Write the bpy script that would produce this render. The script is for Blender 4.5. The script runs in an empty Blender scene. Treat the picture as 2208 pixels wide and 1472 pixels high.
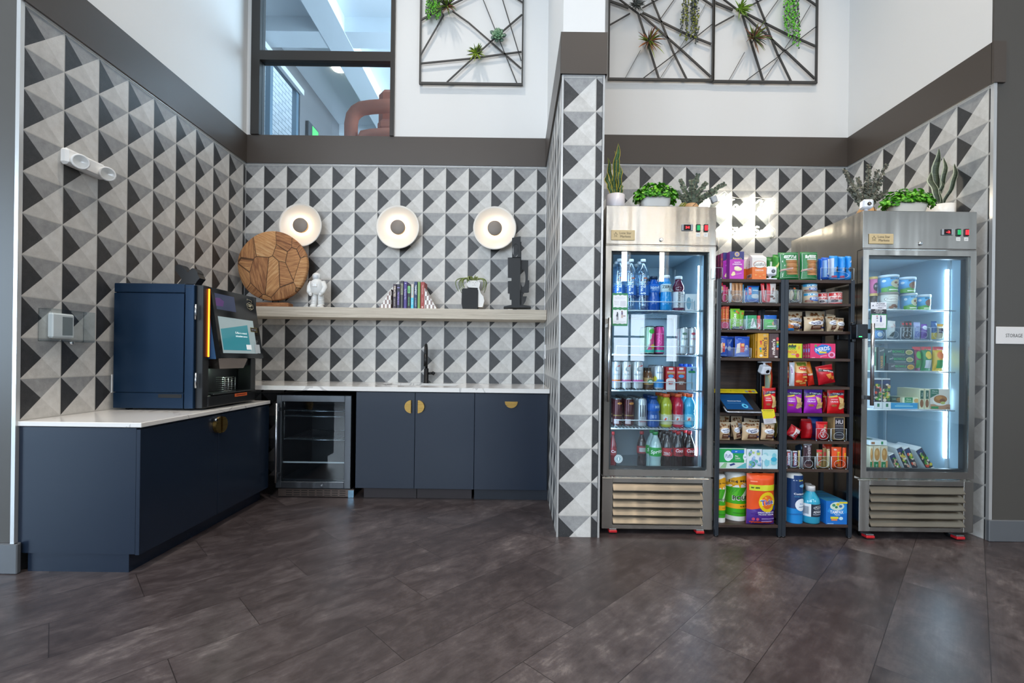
import bpy, math, random
from mathutils import Vector, Matrix, noise

random.seed(7)
SC = bpy.context.scene
COL = SC.collection
PI = math.pi
# ---------------------------------------------------------------- camera
W_PX, H_PX = 2208.0, 1472.0
FPX, CX, CY, ROLL, CAM_H = 994.1, 1107.0, 772.5, 0.0128, 1.072
cd = bpy.data.cameras.new('camera')
cam = bpy.data.objects.new('camera', cd)
COL.objects.link(cam)
cd.sensor_width = 36.0
cd.lens = FPX / W_PX * 36.0
cd.shift_x = -(CX - W_PX / 2) / W_PX
cd.shift_y = (CY - H_PX / 2) / W_PX
cd.clip_start = 0.05
cd.clip_end = 200
cam.matrix_world = Matrix.Translation((0, 0, CAM_H)) @ Matrix.Rotation(PI / 2, 4, 'X') @ Matrix.Rotation(ROLL, 4, 'Z')
SC.camera = cam
# ---------------------------------------------------------------- colour management
SC.view_settings.view_transform = 'Standard'
SC.view_settings.look = 'None'
SC.view_settings.gamma = 1.0
SC.view_settings.use_curve_mapping = False
SC.view_settings.exposure = -0.08
SC.cycles.use_denoising = True
SC.cycles.max_bounces = 10
SC.cycles.diffuse_bounces = 5
SC.cycles.glossy_bounces = 5
SC.cycles.transparent_max_bounces = 24
SC.cycles.caustics_reflective = False
SC.cycles.caustics_refractive = False
SC.cycles.sample_clamp_indirect = 6.0
# ---------------------------------------------------------------- daylight outside
wd = bpy.data.worlds.new('sky')
SC.world = wd
wd.use_nodes = True
wn = wd.node_tree.nodes
wn['Background'].inputs[0].default_value = (0.78, 0.88, 1.0, 1)
wn['Background'].inputs[1].default_value = 1.6


def area(name, loc, rot, sx, sy, power, col, spread=PI):
    l = bpy.data.lights.new(name, 'AREA')
    l.shape = 'RECTANGLE'
    l.size, l.size_y, l.energy, l.color = sx, sy, power, col
    l.spread = spread
    o = bpy.data.objects.new(name, l)
    o.location = loc
    o.rotation_euler = rot
    COL.objects.link(o)
    return o


# daylight entering through the tall windows of the wall behind the camera
REAR = -5.6
WINS = [(-6.3, -3.7, 4.1), (-3.1, -0.4, 4.1), (2.42, 3.30, 2.25), (3.72, 4.12, 2.25), (5.3, 7.4, 4.1)]
for wx0, wx1, wz in WINS:
    area('window_daylight', ((wx0 + wx1) / 2, REAR - 0.35, (wz + 1) / 2), (PI / 2, 0, 0), wx1 - wx0, wz - 1,
         (34 if wx1 < 0 else 26) * (wx1 - wx0) * (wz - 1), (0.74, 0.87, 1.0))
# unseen side opening added to the hall to tint the cabinet end blue
area('added_side_daylight', (-8.4, -2.9, 1.95), (0, -PI / 2, 0), 3.1, 3.4, 330, (0.55, 0.77, 1.0))
# clerestory daylight and added slot lights in the rear wall
CLER_SLOTS = [(-6.2, 1.2, 4.65, 5.45), (2.62, 2.84, 3.0, 5.4), (3.55, 3.78, 3.0, 5.4)]  # both narrow slots are added to streak the steel headers with reflections
for cx0_, cx1_, cz0_, cz1_ in CLER_SLOTS:
    area('clerestory_and_slot_light', ((cx0_ + cx1_) / 2, REAR - 0.35, (cz0_ + cz1_) / 2), (PI / 2, 0, 0), cx1_ - cx0_, cz1_ - cz0_,
         (28 if cx1_ < 2 else 75) * (cx1_ - cx0_) * (cz1_ - cz0_), (0.93, 0.96, 1.0) if cx1_ < 3 else (1.0, 0.86, 0.68))
# recessed ceiling downlights of the hall
CEIL = 6.0
DOWN = [(-3.6, 0.3), (-1.2, 0.6), (1.2, 0.6), (3.4, 0.6), (-1.2, -2.4), (1.6, -2.4), (-0.9, 2.6), (1.9, 2.3)]
for dx, dy in DOWN:
    l = bpy.data.lights.new('downlight', 'SPOT')
    l.energy, l.spot_size, l.spot_blend, l.shadow_soft_size = 260, 1.9, 0.9, 0.09
    l.color = (1.0, 0.82, 0.62) if dx > 1.5 else (1.0, 0.90, 0.78)
    o = bpy.data.objects.new('downlight', l)
    o.location = (dx, dy, CEIL - 0.03)
    COL.objects.link(o)


# ---------------------------------------------------------------- helpers
def at(u, v, Y):
    """point at depth Y behind pixel (u, v) of the photograph's frame"""
    a, b = u - CX, CY - v
    x = (a * math.cos(ROLL) - b * math.sin(ROLL)) / FPX
    z = (a * math.sin(ROLL) + b * math.cos(ROLL)) / FPX
    return (x * Y, Y, CAM_H + z * Y)


def atx(u, v, X):
    x, _, z = at(u, v, 1.0)
    Y = X / x
    return at(u, v, Y)


def lin(h):
    h = h.lstrip('#')
    r = []
    for i in (0, 2, 4):
        c = int(h[i:i + 2], 16) / 255
        r.append(c / 12.92 if c <= 0.04045 else ((c + 0.055) / 1.055) ** 2.4)
    return (*r, 1)


MATS = {}


def P(hexc, rough=0.5, metal=0.0, emis=0.0, coat=0.0, aniso=0.0):
    key = (hexc, rough, metal, emis, coat, aniso)
    if key in MATS:
        return MATS[key]
    m = bpy.data.materials.new('paint_' + hexc.lstrip('#'))
    m.use_nodes = True
    b = m.node_tree.nodes['Principled BSDF']
    c = lin(hexc)
    b.inputs['Base Color'].default_value = c
    b.inputs['Roughness'].default_value = rough
    b.inputs['Metallic'].default_value = metal
    b.inputs['Coat Weight'].default_value = coat
    b.inputs['Coat Roughness'].default_value = 0.08
    b.inputs['Anisotropic'].default_value = aniso
    if emis:
        b.inputs['Emission Color'].default_value = c
        b.inputs['Emission Strength'].default_value = emis
    MATS[key] = m
    return m


class NT:
    """small node-tree helper"""
    def __init__(s, name):
        s.m = bpy.data.materials.new(name)
        s.m.use_nodes = True
        s.t = s.m.node_tree
        s.b = s.t.nodes['Principled BSDF']
        s.out = s.t.nodes['Material Output']

    def n(s, kind, **kw):
        x = s.t.nodes.new(kind)
        for k, v in kw.items():
            setattr(x, k, v)
        return x

    def l(s, a, b):
        s.t.links.new(a, b)

    def val(s, sock, v):
        if isinstance(v, (int, float)):
            sock.default_value = v
        elif isinstance(v, tuple):
            sock.default_value = v
        else:
            s.l(v, sock)

    def math(s, op, a, b=0.0, c=None):
        x = s.n('ShaderNodeMath', operation=op)
        s.val(x.inputs[0], a)
        s.val(x.inputs[1], b)
        if c is not None:
            s.val(x.inputs[2], c)
        return x.outputs[0]

    def mix(s, f, a, b, blend='MIX'):
        x = s.n('ShaderNodeMix', data_type='RGBA', blend_type=blend)
        s.val(x.inputs[0], f)
        s.val(x.inputs[6], a)
        s.val(x.inputs[7], b)
        return x.outputs[2]

    def noise(s, vec, scale, detail=3.0, rough=0.5, dist=0.0):
        x = s.n('ShaderNodeTexNoise')
        if vec is not None:
            s.l(vec, x.inputs['Vector'])
        x.inputs['Scale'].default_value = scale
        x.inputs['Detail'].default_value = detail
        x.inputs['Roughness'].default_value = rough
        x.inputs['Distortion'].default_value = dist
        return x.outputs['Fac']

    def ramp(s, f, stops):
        x = s.n('ShaderNodeValToRGB')
        e = x.color_ramp.elements
        while len(e) < len(stops):
            e.new(0.5)
        for i, (p, c) in enumerate(stops):
            e[i].position = p
            e[i].color = c if isinstance(c, tuple) else lin(c)
        s.l(f, x.inputs[0])
        return x.outputs[0]

    def obj(s):
        return s.n('ShaderNodeTexCoord').outputs['Object']

    def mapping(s, vec, scale=(1, 1, 1), rot=(0, 0, 0), loc=(0, 0, 0)):
        x = s.n('ShaderNodeMapping')
        s.l(vec, x.inputs[0])
        x.inputs['Location'].default_value = loc
        x.inputs['Rotation'].default_value = rot
        x.inputs['Scale'].default_value = scale
        return x.outputs[0]

    def bump(s, h, strength=0.2, dist=0.01):
        x = s.n('ShaderNodeBump')
        x.inputs['Strength'].default_value = strength
        x.inputs['Distance'].default_value = dist
        s.l(h, x.inputs['Height'])
        s.l(x.outputs[0], s.b.inputs['Normal'])


TILE = 0.2032


def tile_material():
    t = NT('triangle_wall_tile')
    uv = t.n('ShaderNodeUVMap', uv_map='UVMap').outputs[0]
    sp = t.n('ShaderNodeSeparateXYZ')
    t.l(uv, sp.inputs[0])
    u = t.math('FRACT', sp.outputs[0])
    v = t.math('FRACT', sp.outputs[1])
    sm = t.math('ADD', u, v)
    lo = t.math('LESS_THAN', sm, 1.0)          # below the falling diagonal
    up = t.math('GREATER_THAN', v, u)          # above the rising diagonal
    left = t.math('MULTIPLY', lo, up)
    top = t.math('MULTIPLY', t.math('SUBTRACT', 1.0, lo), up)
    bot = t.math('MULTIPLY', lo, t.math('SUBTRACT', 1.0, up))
    o = t.n('ShaderNodeTexCoord').outputs['Object']
    fine = t.noise(o, 420, 2, 0.7)
    med = t.noise(o, 26, 5, 0.65)
    spk = t.math('GREATER_THAN', fine, 0.66)
    spd = t.math('LESS_THAN', fine, 0.40)
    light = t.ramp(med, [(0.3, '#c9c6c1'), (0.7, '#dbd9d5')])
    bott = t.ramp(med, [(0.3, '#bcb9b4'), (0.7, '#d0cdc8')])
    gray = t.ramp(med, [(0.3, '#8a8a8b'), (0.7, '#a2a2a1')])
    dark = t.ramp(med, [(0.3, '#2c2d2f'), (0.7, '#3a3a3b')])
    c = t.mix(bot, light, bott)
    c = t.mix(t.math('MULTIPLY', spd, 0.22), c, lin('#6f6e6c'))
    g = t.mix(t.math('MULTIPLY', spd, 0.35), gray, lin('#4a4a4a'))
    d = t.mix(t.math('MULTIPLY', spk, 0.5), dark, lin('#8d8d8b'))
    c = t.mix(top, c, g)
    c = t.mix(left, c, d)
    # joints between the tiles
    e = t.math('MINIMUM', t.math('MINIMUM', u, t.math('SUBTRACT', 1.0, u)), t.math('MINIMUM', v, t.math('SUBTRACT', 1.0, v)))
    j = t.math('LESS_THAN', e, 0.011)
    c = t.mix(j, c, lin('#b9b6b0'))
    t.l(c, t.b.inputs['Base Color'])
    t.b.inputs['Roughness'].default_value = 0.42
    t.bump(t.math('ADD', fine, t.math('MULTIPLY', t.math('SUBTRACT', 1.0, j), 1.5)), 0.12, 0.002)
    return t.m


def wall_paint(name, hexc, rough=0.6):
    t = NT(name)
    nz = t.noise(t.obj(), 90, 4, 0.6)
    c = lin(hexc)
    t.l(t.mix(t.math('MULTIPLY', nz, 0.10), c, tuple(min(1, k * 1.12) for k in c[:3]) + (1,)), t.b.inputs['Base Color'])
    t.b.inputs['Roughness'].default_value = rough
    t.bump(nz, 0.05, 0.002)
    return t.m


def floor_material():
    t = NT('vinyl_stone_plank')
    o = t.obj()
    # planks laid on the diagonal: rotate so that x runs along them
    r = t.mapping(o, rot=(0, 0, -PI / 4))
    sp = t.n('ShaderNodeSeparateXYZ')
    t.l(r, sp.inputs[0])
    PWID, PLEN = 0.2927, 0.89
    yy = t.math('DIVIDE', t.math('ADD', sp.outputs[1], 20.0 + FLOOR_OFF), PWID)
    row = t.math('FLOOR', yy)
    fy = t.math('FRACT', yy)
    sh = t.math('MULTIPLY', t.math('FRACT', t.math('DIVIDE', t.math('SUBTRACT', row, 76.0), 3.0)), -PLEN)
    xx = t.math('DIVIDE', t.math('ADD', t.math('ADD', sp.outputs[0], 0.89 * 30), sh), PLEN)
    cellx = t.math('FLOOR', xx)
    fx = t.math('FRACT', xx)
    wn_ = t.n('ShaderNodeTexWhiteNoise', noise_dimensions='2D')
    cb = t.n('ShaderNodeCombineXYZ')
    t.l(row, cb.inputs[0])
    t.l(cellx, cb.inputs[1])
    t.l(cb.outputs[0], wn_.inputs[0])
    rnd = wn_.outputs['Value']
    # per plank shifted mottling
    off = t.n('ShaderNodeCombineXYZ')
    t.l(t.math('MULTIPLY', rnd, 17.0), off.inputs[0])
    t.l(t.math('MULTIPLY', rnd, 31.0), off.inputs[1])
    va = t.n('ShaderNodeVectorMath', operation='ADD')
    t.l(r, va.inputs[0])
    t.l(off.outputs[0], va.inputs[1])
    st = t.mapping(va.outputs[0], scale=(0.8, 1.25, 1))
    n1 = t.noise(st, 4.6, 10, 0.68, 0.6)
    n2 = t.noise(st, 16, 8, 0.75, 0.3)
    n3 = t.noise(t.mapping(va.outputs[0], scale=(1, 9, 1)), 9, 6, 0.6)
    nn = t.math('ADD', t.math('MULTIPLY', n1, 0.50), t.math('ADD', t.math('MULTIPLY', n2, 0.36), t.math('MULTIPLY', n3, 0.14)))
    nn = t.math('ADD', nn, t.math('MULTIPLY', t.math('SUBTRACT', rnd, 0.5), 0.085))
    c = t.ramp(nn, [(0.36, '#302a2b'), (0.47, '#3e3738'), (0.57, '#514a4b'), (0.68, '#756e6d')])
    ex = t.math('MULTIPLY', t.math('MINIMUM', fx, t.math('SUBTRACT', 1.0, fx)), PLEN)
    ey = t.math('MULTIPLY', t.math('MINIMUM', fy, t.math('SUBTRACT', 1.0, fy)), PWID)
    seam = t.math('LESS_THAN', t.math('MINIMUM', ex, ey), 0.0014)
    c = t.mix(t.math('MULTIPLY', seam, 0.8), c, lin('#191415'))
    t.l(c, t.b.inputs['Base Color'])
    t.l(t.math('ADD', 0.22, t.math('MULTIPLY', n2, 0.24)), t.b.inputs['Roughness'])
    t.b.inputs['Specular IOR Level'].default_value = 0.45
    t.bump(t.math('ADD', n2, t.math('MULTIPLY', seam, -2.0)), 0.10, 0.003)
    return t.m


FLOOR_OFF = -0.0454


def steel_material(name='brushed_steel', hexc='#b9b5ae', rough=0.21, axis='x'):
    t = NT(name)
    s = (1.5, 1.5, 260) if axis == 'x' else (260, 260, 1.5)
    nz = t.noise(t.mapping(t.obj(), scale=s), 1.0, 3, 0.6)
    big = t.noise(t.obj(), 3.0, 3, 0.5)
    c = lin(hexc)
    t.l(t.mix(nz, tuple(k * 0.94 for k in c[:3]) + (1,), c), t.b.inputs['Base Color'])
    t.b.inputs['Metallic'].default_value = 1.0
    t.l(t.math('ADD', rough - 0.03, t.math('MULTIPLY', nz, 0.06)), t.b.inputs['Roughness'])
    t.b.inputs['Anisotropic'].default_value = 0.5
    wav = t.noise(t.mapping(t.obj(), scale=(9, 9, 0.5) if axis == 'x' else (4, 4, 1)), 1.0, 2, 0.4)
    t.bump(wav, 0.5, 0.012)
    return t.m


def wood_material(name, c0, c1, c2, scale=(1, 14, 14), nscale=3.0, rough=0.55):
    t = NT(name)
    v = t.mapping(t.obj(), scale=scale)
    a = t.noise(v, nscale, 6, 0.65, 0.6)
    b = t.noise(v, nscale * 5, 4, 0.6)
    f = t.math('ADD', t.math('MULTIPLY', a, 0.72), t.math('MULTIPLY', b, 0.28))
    t.l(t.ramp(f, [(0.32, c0), (0.5, c1), (0.68, c2)]), t.b.inputs['Base Color'])
    t.b.inputs['Roughness'].default_value = rough
    t.bump(f, 0.25, 0.004)
    return t.m


def quartz_material():
    t = NT('white_quartz_grey_veins')
    o = t.obj()
    d = t.noise(o, 1.1, 4, 0.6, 0.0)
    n = t.noise(t.mapping(o, scale=(1, 1, 0.6), rot=(0.3, 0.2, 0.6)), 1.25, 5, 0.55, 1.1)
    vein = t.math('LESS_THAN', t.math('ABSOLUTE', t.math('SUBTRACT', n, 0.47)), 0.007)
    soft = t.math('MULTIPLY', vein, 0.6)
    c = t.mix(soft, lin('#e6e3df'), lin('#a9a6a4'))
    t.l(c, t.b.inputs['Base Color'])
    t.b.inputs['Roughness'].default_value = 0.12
    return t.m


def clear_material(name, tint, refl=0.06, rough=0.0, edge=1.45):
    """thin clear sheet: shows what lies behind it, mirrors by the Fresnel law"""
    t = NT(name)
    tr = t.n('ShaderNodeBsdfTransparent')
    tr.inputs[0].default_value = (*tint, 1)
    gl = t.n('ShaderNodeBsdfGlossy')
    gl.inputs['Roughness'].default_value = rough
    gl.inputs['Color'].default_value = (1, 1, 1, 1)
    lw = t.n('ShaderNodeLayerWeight')
    lw.inputs[0].default_value = 0.5
    f = t.math('MINIMUM', t.math('ADD', t.math('MULTIPLY', t.math('POWER', lw.outputs['Facing'], 4.0), 0.8), refl + 0.03), 1.0)
    mx = t.n('ShaderNodeMixShader')
    t.l(f, mx.inputs[0])
    t.l(tr.outputs[0], mx.inputs[1])
    t.l(gl.outputs[0], mx.inputs[2])
    t.l(mx.outputs[0], t.out.inputs[0])
    return t.m


M_TILE = tile_material()
M_FLOOR = floor_material()
M_WHITE = wall_paint('white_wall_paint', '#e0dfdd', 0.7)
M_GREY = wall_paint('charcoal_wall_paint', '#4d4a46', 0.36)
M_BAND = wall_paint('brown_band_paint', '#4a423c', 0.38)
M_BASE = wall_paint('baseboard_paint', '#5f6266', 0.16)
M_LOFT = wall_paint('loft_grey_paint', '#6b6b6d', 0.6)
M_STEEL = steel_material()
M_STEELV = steel_material('brushed_steel_upright', '#c3c6cb', 0.24, 'z')
M_STEELD = steel_material('dark_brushed_steel', '#6f7378', 0.3)
M_QUARTZ = quartz_material()
M_NAVY = P('#1a2535', 0.27)
M_NAVYK = P('#181f2a', 0.45)
M_TRIM = P('#d9d9d8', 0.25, 0.6)
M_OAK = wood_material('pale_oak', '#a89c8b', '#c2b7a6', '#d3cabb', (0.9, 30, 30), 2.5, 0.5)
M_WALNUT = wood_material('dark_rustic_wood', '#1d1512', '#3b2a22', '#5a4335', (1.2, 16, 16), 2.2, 0.5)
M_DRIFT = wood_material('reclaimed_teak', '#4b2e1c', '#8a5a37', '#b98455', (1.3, 10, 10), 3.2, 0.7)
M_GLASS = clear_material('cooler_door_glass', (0.93, 0.975, 0.99), 0.015)
M_WINGL = clear_material('window_glass', (0.80, 0.90, 0.97), 0.0)
M_ACRYL = clear_material('clear_acrylic', (0.93, 0.955, 0.965), -0.02, 0.08)
M_PLAST = clear_material('clear_bottle_plastic', (0.80, 0.88, 0.93), 0.10, 0.08)
M_BLACK = P('#0b0b0d', 0.3)
M_BLKMET = P('#2a3038', 0.4, 0.3)


# ---------------------------------------------------------------- mesh building
_TXT = {}


def text_data(s, bold=False, slant=0.0):
    """outline of a word as verts / faces, fitted to the unit box"""
    key = (s, bold, slant)
    if key in _TXT:
        return _TXT[key]
    cu = bpy.data.curves.new('lettering', 'FONT')
    cu.body = s
    cu.resolution_u = 2
    cu.shear = slant
    if bold:
        cu.offset = 0.022
    o = bpy.data.objects.new('lettering', cu)
    me = bpy.data.meshes.new_from_object(o)
    vs = [v.co.copy() for v in me.vertices]
    fs = [tuple(p.vertices) for p in me.polygons]
    bpy.data.objects.remove(o)
    bpy.data.curves.remove(cu)
    bpy.data.meshes.remove(me)
    if not vs:
        _TXT[key] = ([], [])
        return _TXT[key]
    x0, x1 = min(v.x for v in vs), max(v.x for v in vs)
    y0, y1 = min(v.y for v in vs), max(v.y for v in vs)
    sx, sy = max(x1 - x0, 1e-5), max(y1 - y0, 1e-5)
    _TXT[key] = ([((v.x - x0) / sx - 0.5, (v.y - y0) / sy - 0.5) for v in vs], fs)
    return _TXT[key]


class MB:
    def __init__(s):
        s.v, s.f, s.m, s.sm, s.mats = [], [], [], [], []
        s.T = None
        s.uv = {}

    def mi(s, mat):
        if mat not in s.mats:
            s.mats.append(mat)
        return s.mats.index(mat)

    def add(s, vs, fs, mat, smooth=False):
        b = len(s.v)
        T = s.T
        for p in vs:
            p = Vector(p)
            s.v.append(T @ p if T is not None else p)
        k = s.mi(mat)
        for f in fs:
            s.f.append(tuple(b + i for i in f))
            s.m.append(k)
            s.sm.append(smooth)
        return s

    def box(s, x0, x1, y0, y1, z0, z1, mat):
        if x0 > x1: x0, x1 = x1, x0
        if y0 > y1: y0, y1 = y1, y0
        if z0 > z1: z0, z1 = z1, z0
        vs = [(x0, y0, z0), (x1, y0, z0), (x1, y1, z0), (x0, y1, z0), (x0, y0, z1), (x1, y0, z1), (x1, y1, z1), (x0, y1, z1)]
        fs = [(0, 3, 2, 1), (4, 5, 6, 7), (0, 1, 5, 4), (1, 2, 6, 5), (2, 3, 7, 6), (3, 0, 4, 7)]
        return s.add(vs, fs, mat)

    def bbox(s, x0, x1, y0, y1, z0, z1, mat, b=0.003):
        """box with chamfered edges"""
        if x0 > x1: x0, x1 = x1, x0
        if y0 > y1: y0, y1 = y1, y0
        if z0 > z1: z0, z1 = z1, z0
        b = min(b, (x1 - x0) / 3, (y1 - y0) / 3, (z1 - z0) / 3)
        vs, idx = [], {}
        for ix, X in ((0, (x0, x0 + b)), (1, (x1, x1 - b))):
            for iy, Yv in ((0, (y0, y0 + b)), (1, (y1, y1 - b))):
                for iz, Zv in ((0, (z0, z0 + b)), (1, (z1, z1 - b))):
                    for ax in range(3):
                        p = [X[1], Yv[1], Zv[1]]
                        p[ax] = (X, Yv, Zv)[ax][0]
                        idx[(ix, iy, iz, ax)] = len(vs)
                        vs.append(tuple(p))
        fs = []
        g = lambda i, j, k, a: idx[(i, j, k, a)]
        for sd in (0, 1):
            fx = [g(sd, 0, 0, 0), g(sd, 1, 0, 0), g(sd, 1, 1, 0), g(sd, 0, 1, 0)]
            fs.append(tuple(fx if sd else fx[::-1]))
            fy = [g(0, sd, 0, 1), g(0, sd, 1, 1), g(1, sd, 1, 1), g(1, sd, 0, 1)]
            fs.append(tuple(fy if sd else fy[::-1]))
            fz = [g(0, 0, sd, 2), g(1, 0, sd, 2), g(1, 1, sd, 2), g(0, 1, sd, 2)]
            fs.append(tuple(fz if sd else fz[::-1]))
        for i in (0, 1):
            for j in (0, 1):
                fs.append((g(i, j, 0, 0), g(i, j, 1, 0), g(i, j, 1, 1), g(i, j, 0, 1)))
                fs.append((g(i, 0, j, 0), g(i, 1, j, 0), g(i, 1, j, 2), g(i, 0, j, 2)))
                fs.append((g(0, i, j, 1), g(1, i, j, 1), g(1, i, j, 2), g(0, i, j, 2)))
                for k in (0, 1):
                    fs.append((g(i, j, k, 0), g(i, j, k, 1), g(i, j, k, 2)))
        return s.add(vs, fs, mat)

    def lathe(s, prof, cx=0, cy=0, z=0, n=24, mat=None, mats=None, smooth=True, cap=True, a0=0.0, a1=2 * PI):
        """prof: [(r, z)...] bottom to top; mats: material per segment"""
        full = abs(a1 - a0 - 2 * PI) < 1e-6
        cols = n if full else n + 1
        vs = []
        for r, h in prof:
            for i in range(cols):
                a = a0 + (a1 - a0) * i / n
                vs.append((cx + r * math.cos(a), cy + r * math.sin(a), z + h))
        for k in range(len(prof) - 1):
            fs = []
            for i in range(n):
                j = (i + 1) % cols
                fs.append((k * cols + i, k * cols + j, (k + 1) * cols + j, (k + 1) * cols + i))
            mm = mats[k] if mats else mat
            if k == 0:
                base = len(s.v)
                s.add(vs, [], mm)
            ki = s.mi(mm)
            for f in fs:
                s.f.append(tuple(base + q for q in f))
                s.m.append(ki)
                s.sm.append(smooth)
        if cap and full:
            if prof[0][0] > 1e-5:
                s.f.append(tuple(base + i for i in range(cols))[::-1]); s.m.append(s.mi(mats[0] if mats else mat)); s.sm.append(False)
            if prof[-1][0] > 1e-5:
                o = (len(prof) - 1) * cols
                s.f.append(tuple(base + o + i for i in range(cols))); s.m.append(s.mi(mats[-1] if mats else mat)); s.sm.append(False)
        return s

    def tube(s, pts, r, mat, n=8, closed=False, radii=None):
        pts = [Vector(p) for p in pts]
        N = len(pts)
        vs, fs = [], []
        up = Vector((0, 0, 1))
        prev = None
        for i, p in enumerate(pts):
            if closed:
                d = pts[(i + 1) % N] - pts[i - 1]
            else:
                d = pts[min(i + 1, N - 1)] - pts[max(i - 1, 0)]
            if d.length < 1e-9:
                d = Vector((0, 0, 1))
            d.normalize()
            if prev is None:
                a = d.cross(up)
                if a.length < 1e-3:
                    a = d.cross(Vector((1, 0, 0)))
            else:
                a = prev - d * prev.dot(d)
            a.normalize()
            prev = a
            b = d.cross(a)
            rr = radii[i] if radii else r
            for k in range(n):
                t = 2 * PI * k / n
                vs.append(p + (a * math.cos(t) + b * math.sin(t)) * rr)
        for i in range(N if closed else N - 1):
            j = (i + 1) % N
            for k in range(n):
                l = (k + 1) % n
                fs.append((i * n + k, i * n + l, j * n + l, j * n + k))
        if not closed:
            fs.append(tuple(range(n))[::-1])
            fs.append(tuple((N - 1) * n + k for k in range(n)))
        return s.add(vs, fs, mat, True)

    def prism(s, poly, d0, d1, mat, plane='xz'):
        """extrude a 2D outline between depths d0 and d1"""
        def q(a, b, d):
            return (a, d, b) if plane == 'xz' else ((d, a, b) if plane == 'yz' else (a, b, d))
        n = len(poly)
        vs = [q(a, b, d0) for a, b in poly] + [q(a, b, d1) for a, b in poly]
        fs = [tuple(range(n)), tuple(range(n, 2 * n))[::-1]]
        for i in range(n):
            j = (i + 1) % n
            fs.append((i, i + n, j + n, j))
        return s.add(vs, fs, mat)

    def grid(s, fn, nu, nv, mat, smooth=True):
        vs = [fn(i / nu, j / nv) for j in range(nv + 1) for i in range(nu + 1)]
        fs = [(j * (nu + 1) + i, j * (nu + 1) + i + 1, (j + 1) * (nu + 1) + i + 1, (j + 1) * (nu + 1) + i) for j in range(nv) for i in range(nu)]
        return s.add(vs, fs, mat, smooth)

    def sphere(s, c, rx, ry, rz, mat, n=16, m=10):
        vs, fs = [], []
        for j in range(m + 1):
            th = PI * j / m
            for i in range(n):
                a = 2 * PI * i / n
                vs.append((c[0] + rx * math.sin(th) * math.cos(a), c[1] + ry * math.sin(th) * math.sin(a), c[2] - rz * math.cos(th)))
        for j in range(m):
            for i in range(n):
                k = (i + 1) % n
                fs.append((j * n + i, j * n + k, (j + 1) * n + k, (j + 1) * n + i))
        return s.add(vs, fs, mat, True)

    def decals(s, spec, fn, eps=0.0006, nu=1, asp=1.0):
        """print on a surface. fn(u, v, e) -> point at height e over the surface, u and v from 0 to 1"""
        for k, d in enumerate(spec):
            e = eps * (1 + 0.6 * k)
            kind = d[0]
            if kind == 'r':
                _, u0, u1, v0, v1, c = d[:6]
                a = nu if nu > 1 else 1
                na = max(1, int(abs(u1 - u0) * a + 0.99))
                nb = max(1, int(abs(v1 - v0) * a + 0.99))
                s.grid(lambda p, q: fn(u0 + (u1 - u0) * p, v0 + (v1 - v0) * q, e), na, nb, pm(c), nu > 1)
            elif kind == 'e':
                _, cu, cv, ru, rv, c = d[:6]
                ns, rg = 20, (3 if nu > 1 else 1)
                vs = [fn(cu, cv, e)]
                for r in range(1, rg + 1):
                    for i in range(ns):
                        t = 2 * PI * i / ns
                        vs.append(fn(cu + ru * math.cos(t) * r / rg, cv + rv * math.sin(t) * r / rg, e))
                fs = [(0, 1 + i, 1 + (i + 1) % ns) for i in range(ns)]
                for r in range(rg - 1):
                    fs += [(1 + r * ns + i, 1 + (r + 1) * ns + i, 1 + (r + 1) * ns + (i + 1) % ns, 1 + r * ns + (i + 1) % ns) for i in range(ns)]
                s.add(vs, fs, pm(c), nu > 1)
            elif kind == 'p' and nu > 1:
                pl = d[1]
                ca, cb = sum(q[0] for q in pl) / len(pl), sum(q[1] for q in pl) / len(pl)
                ring = []
                for i in range(len(pl)):
                    a_, b_ = pl[i], pl[(i + 1) % len(pl)]
                    for k2 in range(4):
                        ring.append((a_[0] + (b_[0] - a_[0]) * k2 / 4, a_[1] + (b_[1] - a_[1]) * k2 / 4))
                K = len(ring)
                vs = [fn(ca, cb, e)]
                for r in (1, 2, 3, 4):
                    vs += [fn(ca + (q[0] - ca) * r / 4, cb + (q[1] - cb) * r / 4, e) for q in ring]
                fs = [(0, 1 + i, 1 + (i + 1) % K) for i in range(K)]
                for r in range(3):
                    fs += [(1 + r * K + i, 1 + (r + 1) * K + i, 1 + (r + 1) * K + (i + 1) % K, 1 + r * K + (i + 1) % K) for i in range(K)]
                s.add(vs, fs, pm(d[2]), True)
            elif kind == 'p':
                s.add([fn(a, b, e) for a, b in d[1]], [tuple(range(len(d[1])))], pm(d[2]))
            elif kind == 't':
                _, st, cu, cv, w, h, c = d[:7]
                rot = d[7] if len(d) > 7 else 0
                bold = d[8] if len(d) > 8 else False
                sl = d[9] if len(d) > 9 else 0.0
                vs, fs = text_data(st, bold, sl)
                cr, sr = math.cos(math.radians(rot)), math.sin(math.radians(rot))
                out = []
                for x, y in vs:
                    # w runs along the text, both measured in units of the face width
                    X, Y_ = x * w, y * h
                    out.append(fn(cu + (X * cr - Y_ * sr), cv + (X * sr + Y_ * cr) * asp, e))
                s.add(out, fs, pm(c))
        return s

    def build(s, name, parent=None, loc=None, rot=None, uvfn=None):
        me = bpy.data.meshes.new(name)
        me.from_pydata([tuple(p) for p in s.v], [], s.f)
        for m in s.mats:
            me.materials.append(m)
        me.polygons.foreach_set('material_index', s.m)
        me.polygons.foreach_set('use_smooth', s.sm)
        if uvfn:
            uvl = me.uv_layers.new(name='UVMap')
            for li, lp in enumerate(me.loops):
                uvl.data[li].uv = uvfn(me.vertices[lp.vertex_index].co)
        me.update()
        o = bpy.data.objects.new(name, me)
        COL.objects.link(o)
        if parent is not None:
            o.parent = parent
        if loc is not None:
            o.location = loc
        if rot is not None:
            o.rotation_euler = rot
        return o


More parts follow.
